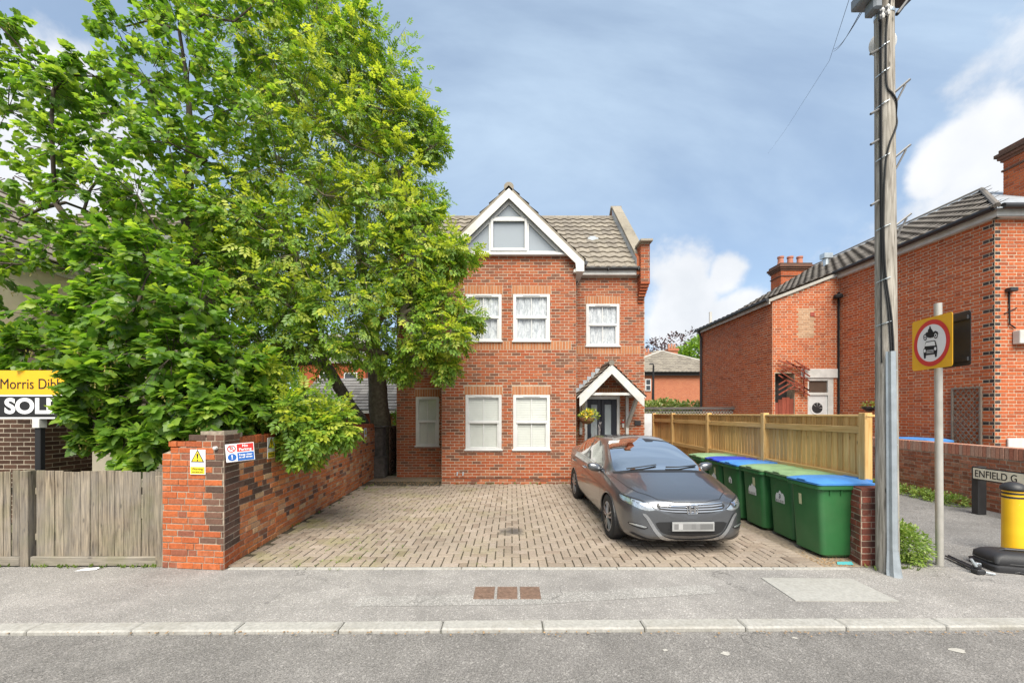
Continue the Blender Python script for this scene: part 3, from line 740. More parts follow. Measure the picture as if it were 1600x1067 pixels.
while y < GY + 3.1:
    mb = MB(); mb.tube([(XC, y, gz_r + .01), (XC, y + .44, gz_r + .01)], .125, 12); mb.build('ridge_tile', m_rt, house); y += .45
# triangular glazed gable
m_gw = glassmat('gable_glass', trans=.25, dark=(.36, .40, .45), rough=.05, refl=.8)
GF = YC - .02
def tri_frame(pts, t_, y0, y1, name, mat, par):
    """closed polygon frame of mitred bars"""
    n_ = len(pts); c = sum((Vector(p) for p in pts), Vector()) / n_; mb = MB()
    def inset(i):
        p0, p1, p2 = Vector(pts[i - 1]), Vector(pts[i]), Vector(pts[(i + 1) % n_]); d1 = (p1 - p0).normalized(); d2 = (p2 - p1).normalized()
        b = (d2 - d1); b.normalize(); s_ = math.sqrt(max(1e-4, (1 + d1.dot(-d2)) / 2 * 0 + (1 - d1.dot(d2) * -1 * -1) / 2)); ang = math.acos(max(-1, min(1, (-d1).dot(d2)))) / 2
        return p1 + b * (t_ / max(.15, math.sin(ang)))
    ins = [inset(i) for i in range(n_)]
    for i in range(n_):
        k = (i + 1) % n_; a, b, c2, d = Vector(pts[i]), Vector(pts[k]), ins[k], ins[i]
        mb.hexa([(p.x, y, p.z) for y in (y0, y1) for p in (a, b, c2, d)])
    return mb.build(name, mat, par), ins
zb_ = HT + .03; inner = lambda x: gline(x) - .25
hb = (inner(XC) - zb_) / gs
tri = [(XC - hb, 0, zb_), (XC + hb, 0, zb_), (XC, 0, inner(XC))]
fo, ins = tri_frame(tri, .08, GF - .03, GF + .05, 'gable_window', m_white, house)
sq0, sq1, sqz = XC - .47, XC + .47, zb_ + .90
mb = MB(); mb.box(sq0 - .04, sq0 + .04, GF - .028, GF + .05, zb_ + .08, sqz + .05); mb.box(sq1 - .04, sq1 + .04, GF - .028, GF + .05, zb_ + .08, sqz + .05); mb.box(sq0 + .04, sq1 - .04, GF - .028, GF + .05, sqz - .03, sqz + .05)
mb.build('mullion', m_white, fo)
mb = MB(); mb.cbox(sq0 + .0, sq0 + .07, GF - .06, GF - .03, zb_ + .08, sqz, .006); mb.cbox(sq1 - .07, sq1, GF - .06, GF - .03, zb_ + .08, sqz, .006); mb.cbox(sq0 + .07, sq1 - .07, GF - .06, GF - .03, sqz - .07, sqz, .006); mb.cbox(sq0 + .07, sq1 - .07, GF - .06, GF - .03, zb_ + .08, zb_ + .15, .006)
mb.build('casement', m_white, fo)
def gpane(pts): mb = MB(); mb.poly([(p[0], GF + .012, p[1]) for p in pts]); mb.build('pane', m_gw, fo)
it = lambda x: inner(x) - .115
gpane([(sq0 + .06, zb_ + .12), (sq1 - .06, zb_ + .12), (sq1 - .06, sqz - .06), (sq0 + .06, sqz - .06)])
xi = (inner(XC) - .115 - (sqz + .05)) / gs
gpane([(XC - xi, sqz + .05), (XC + xi, sqz + .05), (XC, it(XC))])
xb = (inner(XC) - .115 - (zb_ + .085)) / gs
gpane([(XC - xb, zb_ + .085), (sq0 - .04, zb_ + .085), (sq0 - .04, it(sq0 - .04))]); gpane([(XC + xb, zb_ + .085), (sq1 + .04, it(sq1 + .04)), (sq1 + .04, zb_ + .085)])
# dark gasket lines on the raking panes
mb = MB()
for (x0, x1) in ((XC - xi, XC), (XC, XC + xi), (XC - xb, sq0 - .04), (sq1 + .04, XC + xb)):
    a, b = Vector((x0, GF + .004, it(x0))), Vector((x1, GF + .004, it(x1))); mb.prism([a, b, b + Z3 * .03, a + Z3 * .03], (0, .004, 0))
mb.build('gasket', m_black, fo)
mb = MB(); mb.box(XC - 1.72, XC + 1.72, YC + .06, YC + .09, HT, HT + .05); mb.prism([(XC - 1.70, YC + .08, HT), (XC + 1.70, YC + .08, HT), (XC, YC + .08, gline(XC) - .08)], (0, .03, 0)); mb.build('gable_infill', m_white, house)
mb = MB(); mb.cbox(XC - 1.66, XC + 1.66, GF - .10, YC + .06, HT - .01, HT + .05, .008); mb.build('gable_sill', m_white, house)
# fascia and gutters of the wings
for (a, b) in ((LX0 + .26, XL - .05), (XR + .06, RX1 - .12)):
    mb = MB(); mb.cbox(a, b, YW - .16, YW - .135, 5.73, 5.90, .003); mb.build('fascia', m_whitepaint, house)
    mb = MB(); mb.box(a, b, YW - .135, YW + .02, 5.735, 5.75); mb.build('soffit', m_whitepaint, house)
    g = MB(); g.tube([(a - .02, YW - .215, 5.90), (b, YW - .215, 5.90)], .055, 10); go = g.build('gutter', m_blackpl, house)
    for k in range(3): g = MB(); xx = a + .15 + (b - a - .3) * k / 2; g.cbox(xx, xx + .03, YW - .28, YW - .16, 5.83, 5.92, .004); g.build('gutter_bracket', m_blackpl, go)
# parapet gables with coping, kneelers and corbels
for sgn, xo in ((1, RX1), (-1, LX0)):
    xi_ = xo - sgn * .28
    prof = [(EY - .02, EZ - .16), (EY - .02, EZ + .30), (EY + RD, EZ + RD + .36), (EY + 2 * RD + .1, EZ + .30), (EY + 2 * RD + .1, EZ - .16)]
    a, b = sorted((xi_, xo)); mb = MB(); mb.prism([(a, p[0], p[1]) for p in prof], (b - a, 0, 0)); mb.build('parapet', m_hb if sgn > 0 else m_hb, house)
    f_ = xi_ - sgn * .006                               # lead flashing on the inner face
    mb = MB(); mb.prism([(f_, EY, EZ - .02), (f_, EY, EZ + .28), (f_, EY + RD, EZ + RD + .34), (f_, EY + RD, EZ + RD + .02)], (sgn * .006, 0, 0)); mb.build('flashing', m_lead, house)
    k = 0; y = EY + .24; NS = 6
    for k in range(NS):
        y0 = EY + .16 + (RD - .16) * k / NS; y1 = EY + .16 + (RD - .16) * (k + 1) / NS; zz = lambda yy: EZ + .305 + (yy - EY) * (RD + .06) / RD
        m2_ = MB(); m2_.prism([(a - .015, y0, zz(y0) + .004 * (k % 2)), (a - .015, y1 - .012, zz(y1 - .012) + .004 * (k % 2)), (a - .015, y1 - .012, zz(y1 - .012) + .075), (a - .015, y0, zz(y0) + .075)], (b - a + .03, 0, 0)); m2_.build('coping_slab', m_cope, house)
    m2_ = MB(); m2_.prism([(a - .05, EY + RD - .01, EZ + RD + .365), (a - .05, EY + 2 * RD, EZ + .31), (a - .05, EY + 2 * RD, EZ + .39), (a - .05, EY + RD - .01, EZ + RD + .44)], (b - a + .1, 0, 0)); m2_.build('rear_coping', m_cope, house)
    # kneeler: brick pier in front of the eaves, stepping back down to the wall in corbels
    ka, kb = (b - .20, b + .055) if sgn > 0 else (a - .055, a + .20)
    kn = MB(); kn.box(ka + .01, kb - .01, YW - .28, YW + .25, 5.50, 6.58); kn.build('kneeler', m_mortar, house)
    its = []
    for z in np.arange(5.50, 6.55, .075):
        odd = int(round(z / .075)) % 2
        for (p0, p1) in (((ka, ka + .21), (ka + .22, kb)) if odd else ((ka, ka + .10), (ka + .11, kb))):
            if p1 - p0 > .03: its.append((Vector(((p0 + p1) / 2, YW - .28, z + .037)), p1 - p0, .065, .03, 0, .006))
    emit_bricks(house, its, (1, 0, 0), Z3, (0, -1, 0), [m_hb], 0, massname='kneeler_bricks')
    its = []
    xs_ = ka if sgn > 0 else kb
    for z in np.arange(5.50, 6.55, .075):
        for (p0, p1) in ((.0, .21), (.22, .43), (.44, .6)): its.append((Vector((ka if sgn > 0 else kb, YW - .28 + (p0 + p1) / 2, z + .037)), p1 - p0, .065, .03, 0, .006))
    emit_bricks(house, its, (0, -1, 0) if sgn > 0 else (0, 1, 0), Z3, (-1, 0, 0) if sgn > 0 else (1, 0, 0), [m_hb], 0, massname='kneeler_bricks')
    mb = MB(); mb.cbox(ka - .045, kb + .045, YW - .42, YW + .10, 6.575, 6.64, .008); mb.build('kneeler_cap', m_cope, house)
    for i in range(7):
        st = i / 7; mb = MB(); mb.cbox(ka - .0 + (.0 if sgn > 0 else .12 * st), kb - (.12 * st if sgn > 0 else 0), YW - .28 * (1 - st) - .015, YW + .05, 5.425 - i * .075 + .005, 5.49 - i * .075 + .005, .004); mb.build('corbel', m_hb, house)
for (xx, yy) in ((2.55, 12.6), (-2.7, 12.75)):
    zz = EZ + (yy - EY); mb = MB(); mb.cbox(xx - .12, xx + .12, yy - .07, yy + .05, zz + .0, zz + .10, .03); mb.cbox(xx - .17, xx + .17, yy - .12, yy + .02, zz - .10, zz + .03, .01); mb.build('roof_vent', m_lead, house)
# --- porch canopy
PA, PZ, PY0, PS = 2.62, 3.12, 10.42, .965
pl = lambda x: PZ - PS * abs(x - PA)
pgl = math.hypot(1, PS)
for sgn in (-1, 1):
    hw = .90; ex, ez = PA + sgn * hw, pl(PA + sgn * hw); sd_ = Vector((-sgn, 0, PS)).normalized()
    E0 = (ex, PY0, ez) if sgn > 0 else (ex, YW, ez)
    tile_roof(house, E0, (0, sgn, 0), sd_, YW - PY0, hw * pgl, m_rt, tw=.23, gauge=.18, roll=0.0, name='porch_tile', nobj=300, lift=.012)
    mb = MB(); mb.prism([(ex, PY0 + .02, ez), (PA, PY0 + .02, PZ), (PA, YW, PZ), (ex, YW, ez)], (0, 0, -.03)); mb.build('porch_roof', m_whitepaint, house)
    a, b = Vector((PA, PY0 - .02, PZ - .035)), Vector((ex - sgn * .05, PY0 - .02, pl(ex - sgn * .05) - .035))
    wv = .21; poly = [a, b, b - Z3 * .25, Vector((b.x - sgn * .09, b.y, b.z - .20)), a - Z3 * wv * 1.05]
    poly[3] = Vector((b.x - sgn * .04, b.y, b.z - .24)); mb = MB(); mb.prism(poly if sgn < 0 else poly[::-1], (0, .03, 0)); mb.build('porch_barge_board', m_whitepaint, house)
    # wall bracket: upright and raking strut
    xx = PA + sgn * .66; mb = MB(); mb.cbox(xx - .04, xx + .04, YW - .07, YW - .008, 1.22, 2.32, .004); mb.build('bracket_post', m_whitepaint, house)
    mb = MB(); mb.hexa([(xx - .035, YW - .07, 1.42), (xx + .035, YW - .07, 1.42), (xx + .035, YW - .02, 1.55), (xx - .035, YW - .02, 1.55), (xx - .035 + sgn * .05, PY0 + .10, 2.20), (xx + .035 + sgn * .05, PY0 + .10, 2.20), (xx + .035 + sgn * .05, PY0 + .14, 2.32), (xx - .035 + sgn * .05, PY0 + .14, 2.32)]); mb.build('bracket_strut', m_whitepaint, house)
    mb = MB(); mb.cbox(xx - .04 + sgn * .05, xx + .04 + sgn * .05, PY0 + .01, YW - .01, 2.27, 2.345, .004); mb.build('porch_beam', m_whitepaint, house)
mb = MB(); mb.cbox(PA - .60, PA + .60, PY0 + .03, PY0 + .09, 2.30, 2.37, .005); mb.build('porch_tie', m_whitepaint, house)
mb = MB(); mb.tube([(PA, PY0, PZ + .03), (PA, YW, PZ + .03)], .075, 10); mb.build('porch_ridge', m_rt, house)
for i in range(7):                                # stepped lead against the wall
    xx = PA - .12 - i * .115; mb = MB(); mb.prism([(xx, YW - .02, pl(xx) + .02), (xx - .125, YW - .02, pl(xx - .125) + .02), (xx - .125, YW - .02, pl(xx) + .10), (xx, YW - .02, pl(xx) + .10)], (0, .008, 0)); mb.build('stepped_lead', m_lead, house)
# --- front door
m_door = plain('door_navy', (.010, .012, .022), .4, var=.08)
B = basis((1, 0, 0), (0, 1, 0), (0, 0, 1), (dr[0], YW, 0)); dw = dr[1] - dr[0]
mb = MB(); mb.cbox(0, .075, .01, .09, 0, 2.325, .005); mb.cbox(dw - .075, dw, .01, .09, 0, 2.325, .005); mb.cbox(.075, dw - .075, .01, .09, 2.23, 2.325, .005); do = mb.xf(B).build('front_door_frame', m_white, house)
mb = MB()
for (a, b, c, d) in ((.075, .19, 0, 2.23), (.37, .47, 0, 2.23), (.485, .585, 0, 2.23), (.77, dw - .075, 0, 2.23), (.19, .37, 2.08, 2.23), (.585, .77, 2.08, 2.23), (.19, .37, 0, .35), (.585, .77, 0, .35)): mb.cbox(a, b, .04, .08, c, d, .005)
mb.xf(B).build('door_leaf', m_door, do)
for (a, b) in ((.18, .38), (.575, .78)): mb = MB(); mb.box(a, b, .062, .068, .34, 2.09); mb.xf(B).build('door_glass', m_frost, do)
mb = MB(); mb.tube([(.50, .035, 1.0), (.50, .0, 1.0), (.50, -.005, 1.04), (.40, -.005, 1.04)], .011, 6); mb.xf(B).build('door_handle', m_galv, do)
mb = MB(); mb.box(.05, dw - .05, .085, .10, 0, 2.3); mb.xf(B).build('hallway', m_dark, do)
mb = MB(); mb.cbox(3.14, 3.20, YW - .05, YW - .008, 1.42, 1.54, .006); mb.cbox(3.15, 3.19, YW - .06, YW - .008, 1.60, 1.66, .006); mb.build('door_bell', m_whitepaint, house)
mb = MB(); mb.cbox(3.135, 3.205, YW - .04, YW - .008, 1.555, 1.59, .006); mb.build('key_safe', m_red, house)
mb = MB(); mb.cbox(3.50, 3.68, YW - .03, YW - .008, 1.48, 1.62, .006); mb.build('vent_cover', m_blackpl, house)
# ------------------------------------------------------------------ old garden wall on the left
gw_st = [(0, (.12, .07, .052)), (.07, (.24, .10, .055)), (.15, (.46, .145, .052)), (.42, (.52, .175, .06)), (.58, (.44, .145, .062)), (.72, (.50, .25, .115)), (.84, (.52, .18, .06)), (.93, (.52, .35, .20)), (1, (.38, .15, .085))]
m_gb = brickmat('old_brick', gw_st, .28, white=.4, soot=.12, bumps=.7)
m_gb2 = brickmat('old_red_brick', [(0, (.36, .092, .036)), (.45, (.48, .128, .042)), (.8, (.41, .12, .046)), (1, (.23, .085, .055))], .3, white=.25, soot=.22, bumps=.6)
m_quoin = brickmat('brown_quoin_brick', [(0, (.085, .055, .042)), (.5, (.13, .075, .055)), (1, (.17, .09, .062))], .25, white=.12)
gwall = thing('garden_wall', 'old patched orange brick garden wall running back beside the drive', 'wall', (-3.5, 4.7, 0))
WL_ = math.hypot(6.3, .077 * 6.3); ud = Vector((-.077, 1, 0)).normalized()          # seen from the drive: near end on the left
O_ = Vector((WX(4.95), 4.95, 0)); LW = (11.25 - 4.95) * math.hypot(1, .077)
def wtop(a):
    y = 11.25 - a / math.hypot(1, .077)
    return 1.40 if y > 9.6 else (1.42 if y > 7.2 else 1.49 if y > 5.3 else 1.58)
wt = lambda a: 1.42
brick_wall(gwall, O_, ud, LW, lambda a: 1.425, [m_gb, m_quoin], bond='garden', mortar=m_mortard, proud=.006, rough=.0035, thick=.23, score=lambda p: p.y,
           cfn=lambda a, z, w_, c: 1 if (a < .75 and z > .6 and random.random() < .28) or random.random() < .03 else 0, backname='wall_core')
# brick-on-edge coping, laid on top
its = []
a = .04
while a < LW - .02:
    its.append((O_ + ud * a + Z3 * 1.478 + Vector((0, 0, random.gauss(0, .006))), .062, .10, .23, 0, .004 + random.gauss(0, .003))); a += .073
emit_bricks(gwall, its, ud, Z3, Vector((ud.y, -ud.x, 0)), [m_gb2], 360, 'coping_brick')
# pier at the street end: front face to the pavement, brown quoins on the corner
pier = thing('brick_pier', 'tall red brick wall end with brown quoins and warning sign facing the pavement', 'wall', (-3.4, 4.62, 0))
PF0 = Vector((-4.13, 4.69, 0)); PF1 = Vector((-3.345, 4.61, 0)); up_ = (PF1 - PF0).normalized(); LP = (PF1 - PF0).length
ptop = lambda a: 1.345 if a < .13 else (1.50 if a < .24 else 1.575 if a < .42 else 1.62)
brick_wall(pier, PF0, (up_.x, up_.y), LP, ptop, [m_gb2, m_quoin], bond='garden', mortar=m_mortard, proud=.007, rough=.003, backname='pier_core',
           cfn=lambda a, z, w_, c: (0 if z < .22 else 1) if a > LP - (.125 if c % 2 else .22) else (1 if z > 1.5 and a > .3 else 0))
PS0 = Vector((WX(4.97), 4.97, 0)); us_ = (PS0 - PF1).normalized(); LS = (PF1 - PS0).length
brick_wall(pier, PF1, (us_.x, us_.y), LS, 1.62, [m_gb2, m_quoin], bond='stretcher', mortar=m_mortar, proud=.006, rough=.002, cfn=lambda a, z, w_, c: 0 if z < .22 else 1, backname='pier_side_core')
# far return of the wall: dark stone end against the alley
m_stone = plain('dark_stone', (.10, .085, .075), .9, var=.4, scale=9, bump=.8)
mb = MB(); mb.cbox(-4.12, -3.68, 11.27, 11.62, 0, 1.42, .02); mb.cbox(-4.12, -3.62, 11.20, 11.66, 1.42, 1.47, .015); mb.cbox(-3.93, -3.60, 11.16, 11.50, 0, .62, .03)
o = mb.build('stone_pier', m_stone); tag(o, 'dark weathered stone pier ending the garden wall near the house alley', 'pier')
brick_wall(o, (-3.62, 15.5, 0), (0, -1), 3.8, 1.45, [m_quoin], nobj=0, mortar=m_mortard, backname='alley_wall')
mb = MB(); mb.prism([(PF0.x + .03, PF0.y + .03, 0), (PF1.x - .02, PF1.y + .03, 0), (PS0.x - .02, 5.05, 0), (PF0.x + .03, 5.0, 0)], (0, 0, 1.34)); mb.prism([(PF0.x + .45, PF0.y + .0, 1.34), (PF1.x - .02, PF1.y + .03, 1.34), (PS0.x - .02, 5.05, 1.34), (PF0.x + .45, 5.0, 1.34)], (0, 0, .27)); mb.build('pier_infill', m_mortard, pier)
# signs on the wall
def warn_sign(name, label, c, u, w_, h_, grp=True):
    c = Vector(c); u = Vector(u).normalized(); n = Vector((u.y, -u.x, 0)); B = basis(u, -n, Z3, c)
    r = thing(name, label, 'sign', c, group='small warning signs on the garden wall' if grp else None)
    mb = MB(); mb.cbox(-w_ / 2, w_ / 2, -.006, 0, -h_ / 2, h_ / 2, .002); mb.xf(B).build('plate', m_signw, r)
    k = w_ * .44; zc = h_ * .18
    for (s_, m_, y) in ((1, m_black, -.0072), (.78, m_signy2, -.0082)):
        mb = MB(); mb.poly([(-k * s_, y, zc - k * .62 * s_ - .0), (k * s_, y, zc - k * .62 * s_), (0, y, zc + k * 1.12 * s_)]); mb.xf(B).build('triangle', m_, r)
    mb = MB(); mb.poly([(-.012, -.009, zc + .045), (.012, -.009, zc + .045), (.006, -.009, zc - .012), (-.006, -.009, zc - .012)]); mb.disc((0, -.009, zc - .03), (1, 0, 0), (0, 0, 1), .009, 12); mb.xf(B).build('exclamation_mark', m_black, r)
    mb = MB(); mb.poly([(-w_ * .46, -.0072, -h_ * .47), (w_ * .46, -.0072, -h_ * .47), (w_ * .46, -.0072, -h_ * .19), (-w_ * .46, -.0072, -h_ * .19)]); mb.xf(B).build('caption_panel', m_signy2, r)
    text('Warning', h_ * .135, u, Z3, B @ Vector((0, -.009, -h_ * .275)), m_black, r); text('Anti climb paint', h_ * .075, u, Z3, B @ Vector((0, -.009, -h_ * .40)), m_black, r)
    return r
def wall_pt(y): return Vector((WX(y), y, 0))
fr = lambda a, z: PF0 + up_ * a + Z3 * z + Vector((up_.y, -up_.x, 0)) * .012
warn_sign('warning_sign', 'white and yellow warning sign on the pier face toward the pavement', fr(.47, 1.255), up_, .195, .29)
nw = Vector((ud.y, -ud.x, 0))
warn_sign('warning_sign', 'warning sign half hidden by leaves behind the pier', wall_pt(5.68) + Z3 * 1.33 + nw * .014, ud, .20, .30)
warn_sign('warning_sign', 'small distant warning sign at the far end of the garden wall', wall_pt(10.3) + Z3 * 1.28 + nw * .014, ud, .21, .33)
c = Vector((-3.395, 4.80, 1.345)); u = Vector((.86, -.42, 0)); u = (us_ * .45 + Vector((1, -.02, 0)) * .62).normalized(); n = Vector((u.y, -u.x, 0)); u = (us_ * .50 + Vector((1, -.05, 0)) * .75).normalized(); n = Vector((u.y, -u.x, 0)); c = PF1 + u * .155 + n * .012 + Z3 * 1.365 
np_ = thing('parking_sign', 'red, white and blue No Parking sign on the brown pier quoin', 'sign', c); tilt = Matrix.Rotation(R(-4), 4, 'Y')
B = basis(u, -n, Z3, c) @ tilt; uu = (B.to_3x3() @ Vector((1, 0, 0))); uz = (B.to_3x3() @ Vector((0, 0, 1)))
mb = MB(); mb.cbox(-.14, .14, -.004, 0, -.105, .105, .0015); mb.xf(B).build('plate', m_signw, np_)
mb = MB(); mb.box(-.03, .133, -.006, -.0045, .008, .098); mb.xf(B).build('red_panel', m_red, np_)
mb = MB(); mb.box(-.03, .133, -.006, -.0045, -.098, -.004); mb.xf(B).build('blue_panel', m_blue, np_)
mb = MB(); mb.disc((-.082, -.006, .05), (1, 0, 0), (0, 0, 1), .042, 24, .032); mb.prism([(-.112, -.0066, .076), (-.106, -.0066, .082), (-.052, -.0066, .024), (-.058, -.0066, .018)], (0, .0005, 0)); mb.xf(B).build('no_entry_ring', m_red, np_)
mb = MB(); mb.disc((-.082, -.006, -.05), (1, 0, 0), (0, 0, 1), .042, 24); mb.xf(B).build('blue_disc', m_blue, np_)
text('P', .06, uu, uz, B @ Vector((-.082, -.0055, .05)), m_black, np_); text('!', .07, uu, uz, B @ Vector((-.082, -.008, -.05)), m_signw, np_, bold=.002)
text('No\nParking', .042, uu, uz, B @ Vector((.051, -.0075, .053)), m_signw, np_, bold=.001)
text('Keep clear\nat all times', .030, uu, uz, B @ Vector((.051, -.0075, -.045)), m_signw, np_, bold=.0008)
mb = MB(); mb.rings([(0, 0, .022, .022, .02, 0), (0, 0, .020, .020, .018, .03), (0, 0, .008, .008, .007, .038)]); mb.xf(basis(up_, Z3, Vector((up_.y, -up_.x, 0)), fr(.70, 1.42) - Vector((0, 0, 0)))).build('wall_plug_placeholder', m_whitepaint)
o = bpy.data.objects['wall_plug_placeholder']; o.name = 'wall_button'; tag(o, 'small white round button on the brick pier above the warning sign', 'fitting')

# ------------------------------------------------------------------ weathered board fence on the left
m_oldwood = woodmat('weathered_wood', (.055, .040, .027), (.33, .265, .185), 2, .85, grey=.30, green=.30)
fen = thing('board_fence', 'weathered grey brown close board fence left of the brick wall end', 'fence', (-5.2, 4.75, 0))
x = -4.15; i = 0
rr = random.Random(3)
while x > -9.3:
    wv = rr.uniform(.082, .115); top = 1.13 + rr.gauss(0, .006)
    if abs(x - wv / 2 + 5.80) > .07 and abs(x - wv / 2 + 7.61) > .07:
        mb = MB(); yy = 4.735 + rr.uniform(0, .012); mb.cbox(x - wv + .003, x - .002, yy, yy + .014, .115, top, .003)
        o = mb.build('board', m_oldwood, fen); o.rotation_euler = (0, rr.gauss(0, .004), 0)
    x -= wv; i += 1
for (a, b) in ((-4.17, -5.73), (-5.86, -7.55), (-7.67, -9.3)):
    mb = MB(); mb.cbox(b, a, 4.715, 4.75, .01, .118, .006); mb.build('gravel_board', woodmat('gravel_board_wood', (.12, .10, .075), (.30, .26, .20), 0, .9, grey=.3, green=.4), fen)
    for z in (.3, .85): mb = MB(); mb.cbox(b, a, 4.765, 4.81, z, z + .08, .005); mb.build('rail', m_oldwood, fen)
for xx in (-7.61, -5.80, -4.19): mb = MB(); mb.cbox(xx - .05, xx + .05, 4.71, 4.80, 0, 1.14 if xx < -5 else 1.08, .006); mb.build('post', m_oldwood, fen)
# ------------------------------------------------------------------ new timber fence on the right
m_newwood = woodmat('new_pine', (.52, .30, .095), (.74, .50, .22), 2, .65, streak=7)
m_newrail = woodmat('new_pine_rail', (.52, .31, .10), (.72, .48, .21), 1, .65, streak=7)
FX = 4.56; bay = 2.04; Y0 = 5.12
tf = thing('timber_fence', 'new yellow pine close board fence with rails behind the bins', 'fence', (FX, Y0, 0))
posts = [Y0 + bay * k for k in range(4)] + [12.75]
rr = random.Random(8)
for y in posts:
    mb = MB(); mb.cbox(FX - .05, FX + .05, y - .05, y + .05, 0, 1.83, .006); mb.build('post', m_newwood, tf)
mb = MB(); mb.cbox(FX + .10, FX + .20, Y0 - .13, Y0 - .03, 0, 1.82, .006); mb.build('post', m_newwood, tf)
for y0, y1 in zip(posts, posts[1:]):
    for z in (.30, .98, 1.56):
        z0 = z if z != .98 else .93
        mb = MB(); mb.cbox(FX - .03, FX + .02, y0 + .051, y1 - .051, z0, z0 + .095, .008); mb.build('rail', m_newrail, tf)
    y = y0 - .02
    while y < y1 + .0:
        wv = rr.uniform(.095, .105); ov = .012 * (rr.random() - .5)
        mb = MB(); a = rr.uniform(.010, .014); mb.hexa([(FX + .024, y, .05), (FX + .036, y, .05), (FX + .042, y + wv + .015, .05), (FX + .037, y + wv + .015, .05), (FX + .024, y, 1.775), (FX + .036, y, 1.775), (FX + .042, y + wv + .015, 1.775), (FX + .037, y + wv + .015, 1.775)])
        mb.build('board', m_newwood, tf); y += wv
    mb = MB(); mb.cbox(FX - .03, FX + .075, y0 - (.0 if y0 > Y0 else .06), y1 - .002, 1.776, 1.806, .006); mb.build('capping', m_newrail, tf)
# low pier in front of the fence
lp = thing('low_brick_pier', 'low mortar stained dark red brick pier between bins and telegraph pole', 'pier', (4.4, 4.9, 0))
m_lpb = brickmat('stained_brick', [(0, (.11, .05, .038)), (.35, (.20, .06, .04)), (.7, (.26, .075, .048)), (1, (.17, .08, .06))], .3, white=.8, soot=.3, bumps=.7)
brick_wall(lp, (4.17, 4.74, 0), (1, 0), .36, .91, [m_lpb], bond='flemish', mortar=m_mortar, proud=.006, rough=.003, phase=.05)
brick_wall(lp, (4.25, 5.03, 0), (-.08, -.29), .30, .91, [m_lpb], bond='flemish', mortar=m_mortar, proud=.006, rough=.003, phase=.25)
mb = MB(); mb.prism([(4.20, 4.76, 0), (4.50, 4.76, 0), (4.52, 5.0, 0), (4.27, 5.0, 0)], (0, 0, .90)); mb.build('pier_core', m_mortar, lp)
mb = MB(); mb.prism([(4.17, 4.735, .90), (4.53, 4.735, .90), (4.55, 5.03, .90), (4.25, 5.03, .90)], (0, 0, .025)); mb.build('pier_top', m_lpb, lp)
# ------------------------------------------------------------------ low wall of the house on the right
m_rhb = brickmat('terrace_brick', [(0, (.32, .08, .033)), (.25, (.44, .105, .038)), (.55, (.50, .13, .045)), (.85, (.46, .115, .045)), (1, (.36, .12, .065))], .22, soot=.12)
m_rhdark = brickmat('blue_brick', [(0, (.035, .03, .03)), (1, (.075, .055, .05))], .25)
m_cop = brickmat('pink_coping_brick', [(0, (.42, .17, .11)), (.5, (.50, .25, .17)), (1, (.45, .30, .23))], .25, white=.5)
m_lowb = brickmat('low_wall_brick', [(0, (.20, .08, .05)), (.4, (.34, .12, .065)), (.75, (.40, .16, .09)), (1, (.32, .19, .13))], .28, white=.4, soot=.25, moss=.25)
lowall = thing('low_wall', 'low weathered brick wall with pink brick-on-end coping before the terrace', 'wall', (9.0, 6.4, 0))
OA = Vector((9.35, 10.9, 0)); OB = Vector((8.75, 5.9, 0)); ul = (OB - OA).normalized(); LL = (OB - OA).length
brick_wall(lowall, OA, (ul.x, ul.y), LL, .99, [m_lowb], bond='flemish', mortar=m_mortard, rough=.003, score=lambda p: p.y, backname='wall_core', thick=.22)
its = []; a = .04
while a < LL: its.append((OA + ul * a + Z3 * 1.10, .066, .215, .23, 0, .008 + random.gauss(0, .003))); a += .075
emit_bricks(lowall, its, ul, Z3, Vector((ul.y, -ul.x, 0)), [m_cop], 150, 'coping_brick')
# ------------------------------------------------------------------ terrace house on the right
rh = thing('terrace_house', 'long red brick terrace house with tiled roof and chimneys, on the right', 'house', (10.1, 8.4, 0))
CX, CY = 10.22, 8.40; FX2, FY2 = 10.0, 12.1; EH = 6.10
uM = (Vector((CX, CY, 0)) - Vector((FX2, FY2, 0))).normalized(); LM = (Vector((CX, CY, 0)) - Vector((FX2, FY2, 0))).length
quo = lambda a, z, w_, c: 1 if (a > LM - .11 and c % 2 == 0) or (a > LM - .22 and c % 4 == 1) else 0
brick_wall(rh, (FX2, FY2, 0), (uM.x, uM.y), LM, EH, [m_rhb, m_rhdark], bond='flemish', cfn=quo, mortar=m_mortart, j=.0115, bl=.2135, bh=.0635, score=lambda p: abs(p.y - 9.3) + abs(p.z - 3.2), backname='gable_wall')
brick_wall(rh, (CX, CY, 0), (1, 0), 4.2, EH, [m_rhb, m_rhdark], bond='flemish', mortar=m_mortart, j=.0115, bl=.2135, bh=.0635, nobj=0, cfn=lambda a, z, w_, c: 1 if a < .10 and c % 2 else 0, backname='front_wall', massname='front_brickwork')
# rear wing: face toward the camera with a sloping top, and its long side
NX0, NY = 7.94, 12.1
wtopf = lambda a: 5.27 + a * .375
dW = (9.02, 9.80); gapd = (8.02, 8.62)
dz = 2.35; gzz = 2.98
sq_c = (8.65, 9.15, 4.15, 5.0)
def wingcol(a, z, w_, c):
    X = NX0 + a
    return 1 if sq_c[0] < X < sq_c[1] and sq_c[2] < z < sq_c[3] else 0
m_patch = brickmat('buff_patch_brick', [(0, (.38, .22, .13)), (1, (.50, .31, .19))], .2)
brick_wall(rh, (NX0, NY, 0), (1, 0), FX2 - NX0, wtopf, [m_rhb, m_patch], [(dW[0] - NX0, dW[1] - NX0, 0, 2.90), (gapd[0] - NX0, gapd[1] - NX0, 0, 3.05)], bond='flemish', mortar=m_mortart, j=.0115, bl=.2135, bh=.0635, nobj=0, cfn=wingcol, backname='wing_front', massname='wing_brickwork', reveal=.35)
